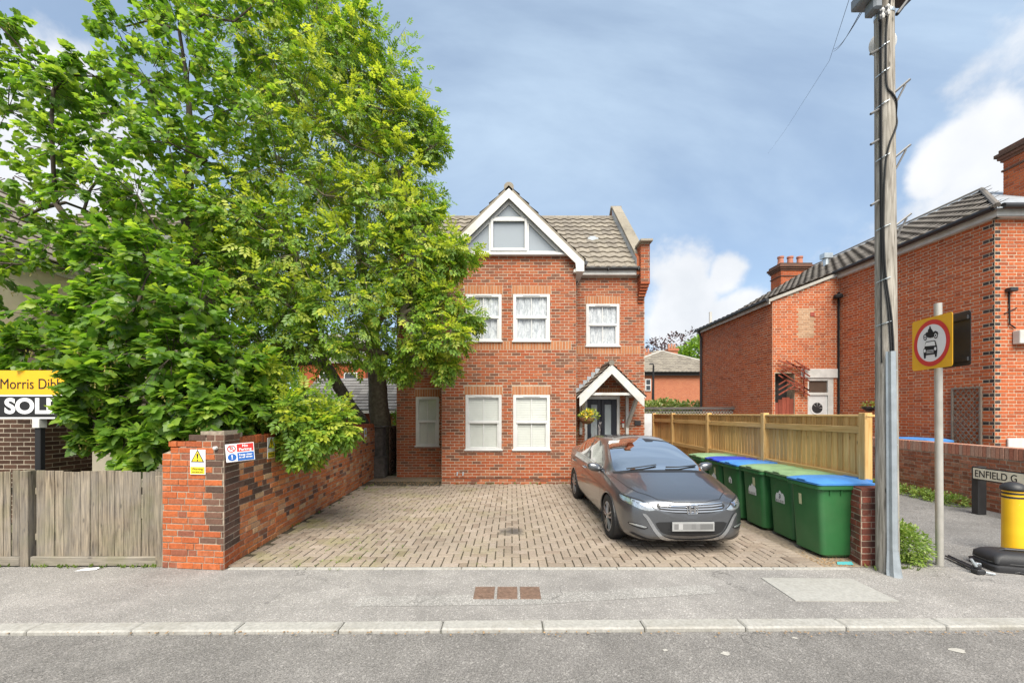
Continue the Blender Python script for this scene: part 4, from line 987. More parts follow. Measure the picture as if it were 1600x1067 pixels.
NXF, NYF = 7.90, 16.5
uS = (Vector((NX0, NY, 0)) - Vector((NXF, NYF, 0))); LS2 = uS.length; uS.normalize()
brick_wall(rh, (NXF, NYF, 0), (uS.x, uS.y), LS2, 5.30, [m_rhb], bond='flemish', mortar=m_mortart, j=.0115, bl=.2135, bh=.0635, nobj=0, backname='wing_side', massname='wing_side_brickwork')
mb = MB(); mb.box(gapd[0] - .05, gapd[1] + .05, NY + .35, NY + .4, 0, 3.1); mb.build('passage', m_dark, rh)
# the white door of the wing, lintel, fanlight, round grille
mb = MB(); mb.cbox(dW[0] - .22, dW[1] + .16, NY - .04, NY + .05, 2.90, 3.18, .01); mb.build('lintel', m_whitepaint, rh)
mb = MB(); mb.cbox(dW[0], dW[0] + .04, NY + .0, NY + .1, 0, 2.9, .004); mb.cbox(dW[1] - .16, dW[1], NY + .0, NY + .1, 0, 2.9, .004); mb.cbox(dW[0] + .04, dW[1] - .16, NY, NY + .1, 2.82, 2.9, .004); mb.cbox(dW[0] + .04, dW[1] - .16, NY, NY + .1, 2.38, 2.46, .004); df = mb.build('back_door_frame', m_whitepaint, rh)
mb = MB(); mb.cbox(dW[0] + .04, dW[1] - .16, NY + .04, NY + .08, 0, 2.38, .004); mb.build('back_door', m_white, df)
mb = MB(); mb.box(dW[0] + .04, dW[1] - .16, NY + .05, NY + .06, 2.46, 2.82); mb.build('fanlight', plain('brown_glass', (.09, .065, .05), .15), df)
cc = (9.33, NY + .033, 1.99); mb = MB(); mb.disc(cc, (1, 0, 0), (0, 0, 1), .17, 28); mb.build('round_vent', m_blackpl, df)
mb = MB(); mb.disc((cc[0], cc[1] - .004, cc[2]), (1, 0, 0), (0, 0, 1), .215, 28, .165)
for k in range(4): an = k * math.pi / 4; mb.prism([(cc[0] + math.cos(an) * .16 - math.sin(an) * .006, cc[1] - .004, cc[2] + math.sin(an) * .16 + math.cos(an) * .006), (cc[0] + math.cos(an) * .04, cc[1] - .004, cc[2] + math.sin(an) * .04), (cc[0] + math.cos(an) * .16 + math.sin(an) * .006, cc[1] - .004, cc[2] + math.sin(an) * .16 - math.cos(an) * .006)], (0, .002, 0))
mb.build('vent_grille', m_white, df)
mb = MB(); mb.box(FX2 - .10, FX2 - .06, NY - .07, NY - .03, .2, 5.5); mb.build('drain_pipe', m_black, rh)
mb = MB(); mb.cbox(9.09, 9.22, NY - .02, NY + .02, 4.78, 4.90, .004); mb.build('air_brick', plain('red_air_brick', (.30, .06, .04), .8), rh)
mb = MB(); mb.lathe([(.0, 0), (.11, 0), (.12, .05), (.11, .10), (0, .10)], (FX2 - .16, NY - .13, 5.30), 14); mb.build('pipe_hopper', m_black, rh)
# roofs
m_rt2 = brickmat('grey_tile', [(0, (.12, .105, .09)), (.5, (.165, .145, .125)), (1, (.21, .185, .16))], .3, moss=.25, rough=.9)
RSL = .575
eM = Vector((FX2 - .22, FY2, EH - .02)); eC = Vector((CX - .22, CY - .22, EH - .02)); ue = (eM - eC); LE = ue.length; ue.normalize()
nin = Vector((-ue.y, ue.x, 0)); nin = nin if nin.x > 0 else -nin
sdr = (nin + Z3 * RSL).normalized(); RR = 3.7
hipd = 1.0                                        # hip rises inwards from the corner
def inroof(c):
    d = (c - eC); al = d.dot(ue); ac = d.dot(nin); return al > ac * .82
L_all = LE + 5.0
B_ = eC; uu_ = -ue
E_start = eC + ue * L_all
tile_roof(rh, E_start, -ue, sdr, L_all, RR * math.hypot(1, RSL), m_rt2, tw=.30, gauge=.30, roll=.03, inside=inroof)
rid = lambda al: eC + ue * al + nin * RR + Z3 * (RR * RSL)
mb = MB(); mb.prism([eC, rid(RR * .82), rid(L_all), eC + ue * L_all], (0, 0, -.03)); mb.build('roof', m_dark, rh)
hipf = [eC, eC + Vector((8.0, 0, 0)), rid(RR * .82) + Vector((5, 0, 0)), rid(RR * .82)]
mb = MB(); mb.prism(hipf[::-1], (0, 0, -.03)); mb.build('hip_roof', m_lead, rh)
mb = MB(); mb.tube([eC + Z3 * .03, rid(RR * .82) + Z3 * .05], .055, 8); mb.build('hip_tiles', m_rt2, rh)
mb = MB(); mb.prism([rid(RR * .82) + Z3 * .03 - nin * .35 - Z3 * .2, rid(L_all) + Z3 * .03 - nin * .35 - Z3 * .2, rid(L_all) + Z3 * .06, rid(RR * .82) + Z3 * .06], (0, 0, .02)); mb.build('ridge_flashing', m_lead, rh)
mb = MB(); mb.tube([rid(RR * .82) + Z3 * .05, rid(L_all) + Z3 * .05], .07, 8); mb.build('ridge', m_rt2, rh)
# eaves: white fascia and black gutter on the gable wall and the front
for (a, b) in ((Vector((FX2 - .10, FY2, EH)), Vector((CX - .10, CY - .12, EH))), (Vector((CX - .10, CY - .12, EH)), Vector((CX + 4.2, CY - .12, EH)))):
    d = (b - a).normalized(); nn = Vector((d.y, -d.x, 0)); 
    mb = MB(); mb.prism([a - Z3 * .17, b - Z3 * .17, b + Z3 * .0, a + Z3 * .0], nn * -.03); mb.build('fascia', m_whitepaint, rh)
    mb = MB(); mb.tube([a + nn * .10 - Z3 * .0, b + nn * .10 - Z3 * .0], .06, 10); mb.build('gutter', m_blackpl, rh)
    mb = MB(); mb.prism([a - Z3 * .165, b - Z3 * .165, b - Z3 * .165 - nn * .14, a - Z3 * .165 - nn * .14], (0, 0, .012)); mb.build('soffit', m_whitepaint, rh)
# wing roof, shallow single pitch, with verge and fascia
wE = Vector((NXF - .15, NYF + .2, 5.28)); wu = -Vector(uS); wS = Vector((1, 0, .385)).normalized()
tile_roof(rh, (NXF - .14, NYF + .2, 5.30), (Vector((NX0, NY - .06, 0)) - Vector((NXF, NYF + .2, 0))).normalized(), wS, NYF + .26 - NY, 2.4, m_rt2, tw=.30, gauge=.30, roll=.03, name='roof_tile')
mb = MB(); mb.prism([(NX0 - .14, NY - .06, 5.20), (FX2, NY - .06, 5.20 + .385 * (FX2 - NX0 + .14)), (FX2, NY - .06, 5.29 + .385 * (FX2 - NX0 + .14)), (NX0 - .14, NY - .06, 5.29)], (0, .04, 0)); mb.build('verge', m_conc, rh)
mb = MB(); mb.prism([(NX0 - .13, NY - .05, 5.15), (NX0 - .13, NY - .05, 5.27), (NXF - .13, NYF + .2, 5.27), (NXF - .13, NYF + .2, 5.15)], (.03, 0, 0)); mb.build('fascia', m_whitepaint, rh)
mb = MB(); mb.tube([(NX0 - .19, NY - .06, 5.27), (NXF - .19, NYF + .2, 5.27)], .05, 8); mb.build('gutter', m_blackpl, rh)
mb = MB(); mb.tube([(NXF - .16, NYF - .05, 5.26), (NXF - .10, NYF - .05, 5.05), (NXF - .06, NYF - .05, 4.95), (NXF - .06, NYF - .05, .2)], .045, 8); mb.build('downpipe', m_blackpl, rh)
mb = MB(); mb.prism([(NXF, NYF, 0), (NXF + 8, NYF, 0), (NXF + 8, NYF, 6.2), (NXF + 2.1, NYF, 6.0), (NXF, NYF, 5.3)], (0, .2, 0)); mb.build('rear_wall', m_rhb, rh)
# chimneys
def chimney(x0, x1, y0, y1, zb, zt, npots, name='chimney'):
    ch = MB(); ch.box(x0 + .005, x1 - .005, y0 + .005, y1 - .005, zb, zt); co = ch.build(name, m_mortar, rh)
    for (O, u, L) in (((x0, y0, zb), (1, 0), x1 - x0), ((x0, y1, zb), (0, -1), y1 - y0)):
        u3 = Vector((u[0], u[1], 0)); nn = Vector((u3.y, -u3.x, 0)); its = []; z = zb; c = 0
        while z < zt - .06:
            k = -.11 if c % 2 else 0.0
            while k < L:
                a, b = max(0, k), min(L, k + .215)
                if b - a > .03: its.append((Vector(O) * 1 + u3 * ((a + b) / 2) + Z3 * (z - zb + .037), b - a, .065, .02, 0, .004))
                k += .225
            z += .075; c += 1
        emit_bricks(co, its, u3, Z3, nn, [m_rhb], 0, massname='chimney_bricks')
    cm = brickmat('sooty_brick', [(0, (.10, .06, .045)), (1, (.20, .10, .07))], .3, soot=.6, moss=.3)
    mb = MB()
    for (e, z, h) in ((.03, zt - .42, .05), (.04, zt - .16, .07), (.08, zt - .09, .075), (.12, zt - .015, .09), (.06, zt + .075, .10)): mb.cbox(x0 - e, x1 + e, y0 - e, y1 + e, z, z + h, .006)
    mb.build('corbelled_cap', cm, co)
    mt = plain('terracotta', (.42, .17, .11), .8, var=.15)
    for i in range(npots):
        px_ = x0 + (x1 - x0) * (i + .5) / npots if (x1 - x0) >= (y1 - y0) else (x0 + x1) / 2; py_ = (y0 + y1) / 2 if (x1 - x0) >= (y1 - y0) else y0 + (y1 - y0) * (i + .5) / npots
        mb = MB(); mb.lathe([(.15, 0), (.155, .05), (.125, .12), (.11, .32), (.135, .36), (.135, .42), (.10, .42), (.10, .2)], (px_, py_, zt + .17), 16); mb.build('chimney_pot', mt, co, smooth=False)
chimney(13.0, 14.6, 9.6, 10.5, 6.4, 8.62, 3)
chimney(12.0, 13.3, 17.7, 18.4, 6.0, 8.35, 3)
mb = MB(); p0 = P(1291, 425, 15.0); mb.tube([p0 - Z3 * .3, p0 + Z3 * .55], .09, 10); mb.box(p0.x - .16, p0.x + .16, p0.y - .12, p0.y + .12, p0.z + .50, p0.z + .68); mb.build('flue', m_galv, rh)
p0 = P(1110, 497, 16.6); mb = MB(); mb.tube([p0 - Z3 * .4, p0 + Z3 * .25], .06, 8); mb.build('vent_pipe', m_whitepaint, rh)
# wall lamp, wire box, white board on the front return
mb = MB(); mb.cbox(10.42, 10.58, CY - .12, CY - .01, 4.38, 4.46, .01); mb.build('security_light', m_blackpl, rh)
mb = MB(); mb.tube([(10.50, CY - .02, 4.38), (10.50, CY - .03, 3.7), (10.62, CY - .03, 3.62)], .014, 6); mb.tube([(10.40, CY - .02, 3.93), (10.66, CY - .02, 4.05)], .01, 6); mb.build('cable', m_black, rh)
mb = MB(); mb.cbox(10.58, 10.9, CY - .14, CY - .01, 3.28, 3.56, .01); mb.build('junction_box', m_whitepaint, rh)
mb = MB(); mb.cbox(10.45, 11.6, CY - .05, CY - .01, .95, 1.30, .01); mb.build('white_panel', m_whitepaint, rh)
# trellis on the gable wall
m_trel = woodmat('grey_trellis', (.12, .09, .065), (.27, .22, .17), 2, .85, grey=.3)
tr = thing('trellis', 'small brown diamond trellis panel fixed to the terrace gable wall', 'trellis', (10.1, 9.4, 1.2))
def wallM(x_px): # point along the gable wall under a photo column
    k = (x_px - 800) / F; d = Vector((CX - FX2, CY - FY2, 0)); t_ = (k * FY2 - FX2) / (d.x - k * d.y); return Vector((FX2, FY2, 0)) + d * t_
nM = Vector((uM.y, -uM.x, 0)); a, b = wallM(1489), wallM(1536); LT = (b - a).length; B = basis(uM, -nM, Z3, a + nM * .03)
zb2, zt2 = 1.0, HC + (646 - 606) * a.y / F
mb = MB()
for (p0, p1) in ((0, .035), (LT - .035, LT)): mb.box(p0, p1, -.025, .012, zb2, zt2)
mb.box(.035, LT - .035, -.025, .012, zt2 - .035, zt2); mb.box(.035, LT - .035, -.025, .012, zb2, zb2 + .035); mb.xf(B).build('frame', m_trel, tr)
HT2 = zt2 - zb2
def clipseg(x0, z0, sx, W, H):
    pts = []
    for tt in ((-x0) / sx, (W - x0) / sx): pts.append((x0 + sx * tt, z0 + abs(1) * tt))
    (xa, za), (xb, zb) = sorted(pts, key=lambda p: p[1]); lo, hi = max(za, 0), min(zb, H)
    if hi - lo < .03: return None
    f = lambda z: xa + (xb - xa) * (z - za) / (zb - za); return (f(lo), lo), (f(hi), hi)
for sx in (.75, -.75):
    z = -LT / .75
    while z < HT2 + LT / .75:
        sg = clipseg(0 if sx > 0 else LT, z, sx, LT, HT2)
        if sg:
            (xa, za), (xb, zb) = sg; mb = MB(); y0 = -.018 if sx > 0 else -.006
            mb.hexa([(xa, y0, zb2 + za), (xb, y0, zb2 + zb), (xb, y0 + .01, zb2 + zb), (xa, y0 + .01, zb2 + za), (xa, y0, zb2 + za + .022), (xb, y0, zb2 + zb + .022), (xb, y0 + .01, zb2 + zb + .022), (xa, y0 + .01, zb2 + za + .022)]); mb.xf(B).build('lath', m_trel, tr)
        z += .135
# broken lattice and red gate by the passage
m_redwood = woodmat('red_stained_wood', (.16, .035, .02), (.30, .075, .045), 2, .7, knots=False)
la = thing('lattice_screen', 'broken slanting red wooden lattice over the passage of the terrace wing', 'lattice', (8.3, 12.0, 2.4))
for (x0, z0, x1, z1) in ((1217, 563, 1265, 578), (1229, 563, 1266, 588), (1242, 563, 1266, 578), (1217, 571, 1265, 595), (1217, 579, 1265, 610), (1217, 586, 1266, 618), (1222, 590, 1266, 610), (1217, 601, 1228, 594), (1217, 609, 1236, 598), (1217, 617, 1242, 602), (1224, 573, 1258, 573.5), (1232, 608, 1254, 607), (1257, 575, 1257, 620)):
    a, b = P(x0, z0, 11.98), P(x1, z1, 11.98); mb = MB(); d = (b - a).normalized(); up2 = Vector((-d.z, 0, d.x)) * .016
    mb.prism([a - up2, b - up2, b + up2, a + up2], (0, .03, 0)); mb.build('lath', m_redwood, la)
rg = thing('red_gate', 'dark red arched wooden gate in the terrace wing passage', 'gate', (8.3, 12.15, 0))
for i in range(5):
    x0 = 8.03 + i * .118; h = 2.10 + .22 * math.sin((i + .5) / 5 * math.pi * .8); mb = MB(); mb.cbox(x0 + .002, x0 + .114, 12.14, 12.17, .05, h, .004); mb.build('board', m_redwood, rg)
mb = MB(); mb.cbox(8.03, 8.62, 12.17, 12.20, 1.5, 1.6, .004); mb.build('brace', m_redwood, rg)
# ------------------------------------------------------------------ trees
m_bark = plain('bark', (.085, .066, .05), .95, var=.45, scale=10, bump=1.0, bscale=30)
m_bark2 = plain('grey_bark', (.14, .115, .085), .95, var=.4, scale=12, bump=.8, bscale=30)
m_syc = leafmat('sycamore_leaf', [(0, (.085, .18, .034)), (.5, (.15, .285, .038)), (.85, (.23, .38, .044)), (1, (.31, .45, .06))], .56, .36)
m_sycy = leafmat('young_sycamore_leaf', [(0, (.22, .36, .04)), (1, (.40, .50, .08))], .55)
m_ash = leafmat('ash_leaf', [(0, (.11, .215, .034)), (.5, (.185, .32, .04)), (.85, (.27, .41, .048)), (1, (.35, .47, .062))], .45)
m_ashy = leafmat('young_ash_leaf', [(0, (.34, .42, .045)), (1, (.56, .60, .09))], .5)
m_keys = leafmat('seed_keys', [(0, (.30, .26, .06)), (1, (.46, .38, .12))], .35)
# leaf outlines: x along the leaf, y across, z a little cupped
def lobed():
    pts = [(0, 0), (-.06, .20), (-.04, .40), (.12, .44), (.34, .60), (.42, .44), (.56, .46), (.64, .28), (.80, .20), (1.0, 0)]
    up_ = pts; lo = [(x, -y) for x, y in pts[-2:0:-1]]
    o = up_ + lo; c = (.34, 0)
    V = [(c[0], 0, .0)] + [(x, y, -.22 * abs(y) - .30 * max(0, x - .3) ** 2 + .03) for x, y in o]
    n = len(o); return np.array(V), np.array([(0, 1 + i, 1 + (i + 1) % n) for i in range(n)])
def pinnate():
    V = []; Fc = []
    spec = [(.26, 1), (.26, -1), (.48, 1), (.48, -1), (.70, 1), (.70, -1), (.76, 0)]
    for x, s in spec:
        a = R(52) * s; L = .36 if s else .38; w_ = .088; d = np.array((math.cos(a), math.sin(a))); q = np.array((-d[1], d[0])); b = np.array((x, 0)); k = len(V)
        for (t_, h) in ((0, 0), (.35, w_), (.7, w_ * .72), (1, 0), (.7, -w_ * .72), (.35, -w_)):
            p = b + d * (.03 + L * t_) + q * h; V.append((p[0], p[1], -.16 * abs(p[1]) - .12 * p[0] ** 2 + .03 * abs(h) / w_))
        Fc += [(k, k + 1, k + 2, k + 4), (k, k + 4, k + 5, k + 5), (k + 2, k + 3, k + 4, k + 4)]
    F2 = []
    for f in Fc:
        g = list(dict.fromkeys(f)); F2 += [(g[0], g[1], g[2])] + ([(g[0], g[2], g[3])] if len(g) == 4 else [])
    return np.array(V), np.array(F2)
LEAF = {'syc': lobed(), 'ash': pinnate()}
def build_tree(name, label, trunk_paths, clumps, kind, mats, bark, seed, size, per_clump, twigs_per, young=.10, keys=0, nobj=300, minb=.010, side=None):
    """trunk_paths: list of (points, radii); clumps: (center, radius, density factor, young factor)"""
    rg_ = np.random.default_rng(seed); rr = random.Random(seed)
    root = thing(name, label, 'tree', tuple(trunk_paths[0][0][0]))
    tb = MB()
    nodes = []; par = []; rad = []
    for pts, rd in trunk_paths:
        P_ = [Vector(p) for p in pts]; sm = []; sr = []
        for i in range(len(P_) - 1):
            for k in range(4):
                tt = k / 4; sm.append(P_[i].lerp(P_[i + 1], tt) + Vector((rr.gauss(0, .012), rr.gauss(0, .012), 0))); sr.append(rd[i] + (rd[i + 1] - rd[i]) * tt)
        sm.append(P_[-1]); sr.append(rd[-1]); tb.tube(sm, sr, 12)
        for i, p in enumerate(sm[len(sm) // 3:]): nodes.append(p)
    tb.build('trunk', bark, root, smooth=True)
    base_n = len(nodes); par = [-1] * base_n; cnt = [0] * base_n; segs = []
    c0 = nodes[0]
    for ci, cl in sorted(enumerate(clumps), key=lambda t_: (t_[1][0] - c0).length):
        c = cl[0]; best = min(range(len(nodes)), key=lambda i: (nodes[i] - c).length + .25 * (0 if i < base_n else 1) + (1.2 if nodes[i].z > c.z + .2 else 0))
        a = nodes[best]; d = c - a; L = d.length
        if L < .15: continue
        k = max(2, int(L / .45)); prev = best; sag = Vector((0, 0, min(.35, .10 * L)))
        for i in range(1, k + 1):
            tt = i / k; p = a.lerp(c, tt) + sag * (math.sin(tt * math.pi)) + Vector((rr.gauss(0, .05), rr.gauss(0, .05), rr.gauss(0, .05))) * (1 if i < k else .2)
            nodes.append(p); par.append(prev); cnt.append(0); prev = len(nodes) - 1
        q = prev
        while q >= base_n: cnt[q] += 1; q = par[q]
    bb = MB()
    for i in range(base_n, len(nodes)):
        r1 = minb * (cnt[i] ** .55); pi_ = par[i]; r0 = minb * (max(cnt[pi_], cnt[i]) ** .55) if pi_ >= base_n else r1 * 1.15
        bb.tube([nodes[pi_], nodes[i]], [r0, r1], 6, cap=False)
    bb.build('branches', bark, root, smooth=True)['kind'] = 'stuff'
    # twigs and leaves
    Vl, Fl = LEAF[kind]; PD = []; tw = MB(); pos = []; dr_ = []; nm = []; sz = []; yg = []
    kp = []
    for (c, r, dens, yf) in clumps:
        nt_ = max(3, int(twigs_per * dens)); c = Vector(c)
        for t_ in range(nt_):
            d = Vector((rr.gauss(0, 1), rr.gauss(0, 1), rr.gauss(.25, .8))).normalized()
            s0 = c + d * r * rr.uniform(.0, .45); e = c + d * r * rr.uniform(.75, 1.12) + Vector((0, 0, -.10 * r)); m = s0.lerp(e, .5) + Vector((0, 0, .06 * r))
            tw.tube([s0, m, e], [.007, .005, .002], 3, cap=False)
            nl = max(2, int(per_clump * dens / nt_ * rr.uniform(.7, 1.3)))
            for q in range(nl):
                f = 1 - (q / nl) ** 1.4 * .85; p = (s0.lerp(m, f * 2) if f < .5 else m.lerp(e, f * 2 - 1))
                ax = (e - s0).normalized(); sd_ = ax.cross(Z3); sd_ = sd_.normalized() if sd_.length > 1e-3 else Vector((1, 0, 0)); sgn = 1 if q % 2 else -1
                if rr.random() < .35: sd_ = ax.cross(sd_).normalized()
                dd = (ax * rr.uniform(.2, .9) + sd_ * sgn * rr.uniform(.4, 1.0) + Vector((0, 0, -rr.uniform(.1, .75)))).normalized() if f < .98 else ax
                s_ = size * rr.uniform(.6, 1.2) * (.85 if f > .9 else 1) * (.86 if yf > 2 else 1.0)
                pos.append(p + dd * s_ * .25 + Vector((0, 0, rr.gauss(0, .03)))); dr_.append(dd)
                nm.append((Vector((rr.gauss(0, .38), rr.gauss(0, .38), 1)) + d * rr.uniform(.2, .9)).normalized()); sz.append(s_)
                yg.append(rr.random() < young * yf * (3.0 if f > .75 and d.z > .0 else .4))
            if keys and rr.random() < keys:
                for q in range(14): kp.append(e.lerp(m, rr.random() * .6) + Vector((rr.gauss(0, .03), rr.gauss(0, .03), -rr.uniform(.02, .16))))
    tw.build('twigs', bark, root)['kind'] = 'stuff'
    pos = np.array(pos); dr_ = np.array(dr_); nm = np.array(nm); sz = np.array(sz); yg = np.array(yg)
    Rm = rotmats(dr_, nm) * sz[:, None, None]
    order = np.argsort(pos[:, 1] - .25 * (np.abs(pos[:, 2] - 2.5) < 1.5)); obj = np.zeros(len(pos), bool)
    vis = [i for i in order if 0 < 800 + pos[i, 0] / pos[i, 1] * F < 1600 and -10 < HZ - (pos[i, 2] - HC) / pos[i, 1] * F < 1067][:nobj]
    lm = [mesh_np('leaf', Vl, [Fl], [m], smooth=False) for m in mats[:2]]
    for i in vis:
        obj[i] = True; M = Matrix.Identity(4)
        for a in range(3):
            for b in range(3): M[a][b] = Rm[i, a, b]
            M[a][3] = pos[i, a]
        link(bpy.data.objects.new('leaf', lm[int(yg[i])]), root, M)
    org = np.array(ORIG[root.name].translation)
    for nm_, mask, mt in (('crown', (~obj) & (~yg), mats[0]), ('young_growth', (~obj) & yg, mats[1])):
        idx = np.nonzero(mask)[0]; N = len(idx)
        if not N: continue
        V = np.einsum('nab,vb->nva', Rm[idx], Vl) + (pos[idx] - org)[:, None, :]; Fc = (Fl[None] + (np.arange(N) * len(Vl))[:, None, None]).reshape(-1, 3)
        o = link(bpy.data.objects.new(nm_, mesh_np(nm_, V.reshape(-1, 3), [Fc], [mt])), root); o['kind'] = 'stuff'
    if kp:
        V = []; Fc = []
        for p in kp:
            a = rr.random() * 6.28; l = Vector((math.cos(a) * .012, math.sin(a) * .012, -.038)); s_ = Vector((-math.sin(a), math.cos(a), 0)) * .009; k = len(V)
            p = p - Vector(org); V += [tuple(p), tuple(p + l * .6 + s_), tuple(p + l), tuple(p + l * .6 - s_)]; Fc.append((k, k + 1, k + 2, k + 3))
        o = link(bpy.data.objects.new('seed_keys', mesh_np('seed_keys', V, Fc, [m_keys])), root); o['kind'] = 'stuff'
    return root, len(pos)
def clumps_px(rows, seed, spread=.5):
    rr = random.Random(seed); out = []
    for row in rows:
        x, y, r, Y = row[:4]; dens = row[4] if len(row) > 4 else 1.0; yf = row[5] if len(row) > 5 else 1.0
        c = P(x, y, Y); rm = r * Y / F; out.append((c + Vector((0, rr.uniform(-.2, .2), 0)), rm, dens, yf))
    return out
# sycamore: the big left crown, low boughs over the fence and sign board
syc_up = [(8, 45, 48, 6.6), (48, 112, 55, 6.5), (0, 165, 60, 6.8), (95, 150, 50, 6.4), (150, 120, 50, 6.6), (185, 45, 45, 7.0), (225, 120, 65, 6.6), (270, 35, 65, 7.0), (310, 110, 75, 6.8), (375, 50, 70, 7.4), (170, 205, 70, 6.2), (90, 235, 60, 6.2),
          (255, 215, 75, 6.3), (45, 285, 45, 6.4, .6), (140, 300, 70, 6.2), (20, 340, 45, 6.5, .6), (225, 310, 75, 6.2), (310, 240, 75, 6.6), (330, 330, 75, 6.4), (110, 380, 55, 6.4, .8), (45, 420, 50, 6.2, .6), (210, 410, 70, 6.2), (290, 410, 70, 6.3), (390, 170, 75, 7.0), (-50, 60, 50, 6.6), (-50, 420, 70, 6.0),
          (440, 20, 55, 7.6), (360, -30, 80, 7.4), (240, -30, 80, 7.2)]
syc_lo = [(45, 485, 60, 5.5, .9), (140, 470, 65, 5.5, 1.1), (235, 480, 70, 5.4, 1.1), (325, 480, 70, 5.6, 1.1), (25, 545, 42, 5.4, .7), (105, 548, 55, 5.3), (190, 560, 65, 5.2, 1.15), (275, 560, 70, 5.2, 1.15), (355, 560, 60, 5.5), (165, 625, 45, 5.15, .9), (235, 630, 60, 5.1, 1.1), (310, 632, 55, 5.2), (205, 683, 36, 5.1, .9), (285, 668, 36, 5.2, .9), (380, 625, 45, 5.5), (120, 615, 28, 5.2, .6), (345, 665, 26, 5.3, .7), (-40, 540, 60, 5.5), (140, 606, 22, 4.92, .7), (128, 640, 14, 4.92, .5), (165, 590, 34, 5.0, .9), (262, 690, 26, 5.0, .7), (320, 668, 28, 5.0, .7), (350, 640, 30, 5.0, .8), (330, 610, 50, 5.3), (300, 690, 20, 5.2, .5), (370, 665, 22, 5.4, .6), (170, 400, 60, 5.6), (250, 420, 60, 5.6, .9), (235, 722, 16, 5.15, .45), (150, 680, 18, 5.15, .5)]
rb = random.Random(77)
syc_back = [(rb.uniform(120, 430), rb.uniform(150, 560), 85, rb.uniform(7.6, 9.6), .7, .3) for _ in range(24)]
T0 = Vector((-5.75, 8.2, 0)); 
syc_paths = [([T0, T0 + Vector((.1, -.1, 1.6)), T0 + Vector((-.1, -.4, 3.4)), T0 + Vector((-.3, -.8, 5.4)), T0 + Vector((-.2, -.9, 7.6))], [.24, .19, .15, .10, .04]),
             ([T0 + Vector((.1, -.1, 1.5)), T0 + Vector((.5, -1.1, 2.2)), T0 + Vector((.7, -2.0, 2.7))], [.12, .08, .05]),
             ([T0 + Vector((-.05, -.3, 2.6)), T0 + Vector((-.9, -1.2, 3.8)), T0 + Vector((-1.6, -1.8, 5.2))], [.11, .08, .04])]
_, n1_ = build_tree('sycamore_tree', 'broad green sycamore with large lobed leaves hanging over fence and sale board', syc_paths,
    [(c, r * .92, d * .78, y * 3.4) for c, r, d, y in clumps_px(syc_up, 1)] + clumps_px(syc_lo, 2) + clumps_px(syc_back, 3), 'syc', (m_syc, m_sycy), m_bark, 21, .122, 440, 30, young=.08, keys=.16)
# ash: yellower, compound leaves, trunk behind the far end of the garden wall
ash_f = [(425, 95, 70, 7.8), (500, 55, 60, 8.4), (540, 110, 65, 8.6), (585, 175, 55, 8.8), (645, 205, 40, 9.2), (470, 170, 80, 7.9, 1.1, 1.5), (545, 220, 80, 8.2, 1.1, 1.6), (620, 265, 50, 8.8, 1, 1.3), (430, 260, 80, 7.6, 1, 1.5), (510, 310, 80, 7.9, 1.1, 1.4), (595, 330, 70, 8.3, 1.1, 1.3), (640, 320, 40, 8.8), (655, 365, 42, 8.6),
         (400, 350, 75, 7.2, 1, 1.2), (470, 400, 80, 7.4, 1.1), (560, 405, 80, 7.8, 1.1, 1.1), (640, 420, 60, 8.1, 1, .9), (695, 395, 36, 8.3, .9, 1.2), (726, 393, 18, 8.3, .6), (385, 440, 70, 6.9), (455, 480, 75, 7.2), (545, 490, 75, 7.6, 1, .7), (625, 490, 55, 8.0, .9, .6), (690, 470, 34, 8.1, .8), (728, 492, 20, 8.1, .7, .6), (700, 532, 32, 8.1, .8, 1.2), (655, 545, 30, 8.1, .7, .6), (695, 572, 13, 8.1, .5, 1.0),
         (420, 545, 65, 6.8, 1, .5), (490, 545, 56, 7.4, 1, .5), (580, 545, 44, 8.4, .8, .4), (420, 605, 50, 6.2, 1, .7), (470, 635, 42, 6.0, 1, .6), (510, 662, 28, 6.0, .8, 1.1), (530, 668, 12, 6.0, .5, 1.2), (400, 650, 36, 6.0, .8, .5), (450, 672, 26, 6.0, .7, .6), (430, 640, 40, 6.0, 1, .5), (395, 668, 22, 6.0, .8, .5), (375, 610, 45, 6.0, .9, .4), (420, 690, 14, 6.0, .5, .5), (485, 675, 20, 5.8, .7, .7), (475, 700, 14, 5.8, .5, .8), (440, 655, 36, 5.8, .9, .5), (632, 570, 20, 8.6, .5, .3), (660, 440, 40, 8.6), (520, 15, 40, 8.8, .7, .3), (570, 60, 36, 8.9, .7, .4), (680, 240, 22, 9.2, .6, .3), (672, 195, 18, 9.2, .5, .2), (620, 130, 28, 9.0, .6, .4), (668, 320, 20, 9.0, .6, .4)]
ash_b = [(rb.uniform(400, 620), rb.uniform(80, 500), 80, rb.uniform(9.2, 11.6), .7, .2) for _ in range(26)]
A0 = Vector((-4.02, 12.15, 0))
ash_paths = [([A0, A0 + Vector((.0, 0, 1.4)), A0 + Vector((-.05, -.1, 2.6)), A0 + Vector((-.1, -.6, 4.4)), A0 + Vector((-.1, -1.4, 6.2)), A0 + Vector((.0, -2.0, 8.4))], [.42, .31, .27, .18, .11, .05]),
             ([A0 + Vector((-.45, -.2, 1.45)), A0 + Vector((-.95, -.5, 2.4)), A0 + Vector((-1.35, -1.2, 3.6)), A0 + Vector((-1.5, -2.2, 5.4)), A0 + Vector((-1.3, -3.0, 7.4))], [.19, .17, .14, .10, .05]),
             ([A0 + Vector((-1.25, -1.0, 3.3)), A0 + Vector((-1.3, -2.8, 3.0)), A0 + Vector((-1.2, -4.4, 2.7)), A0 + Vector((-.95, -5.4, 2.2))], [.09, .07, .05, .03]),
             ([A0 + Vector((-.1, -.5, 4.1)), A0 + Vector((.9, -1.9, 4.8)), A0 + Vector((1.9, -3.0, 5.0))], [.11, .07, .035])]
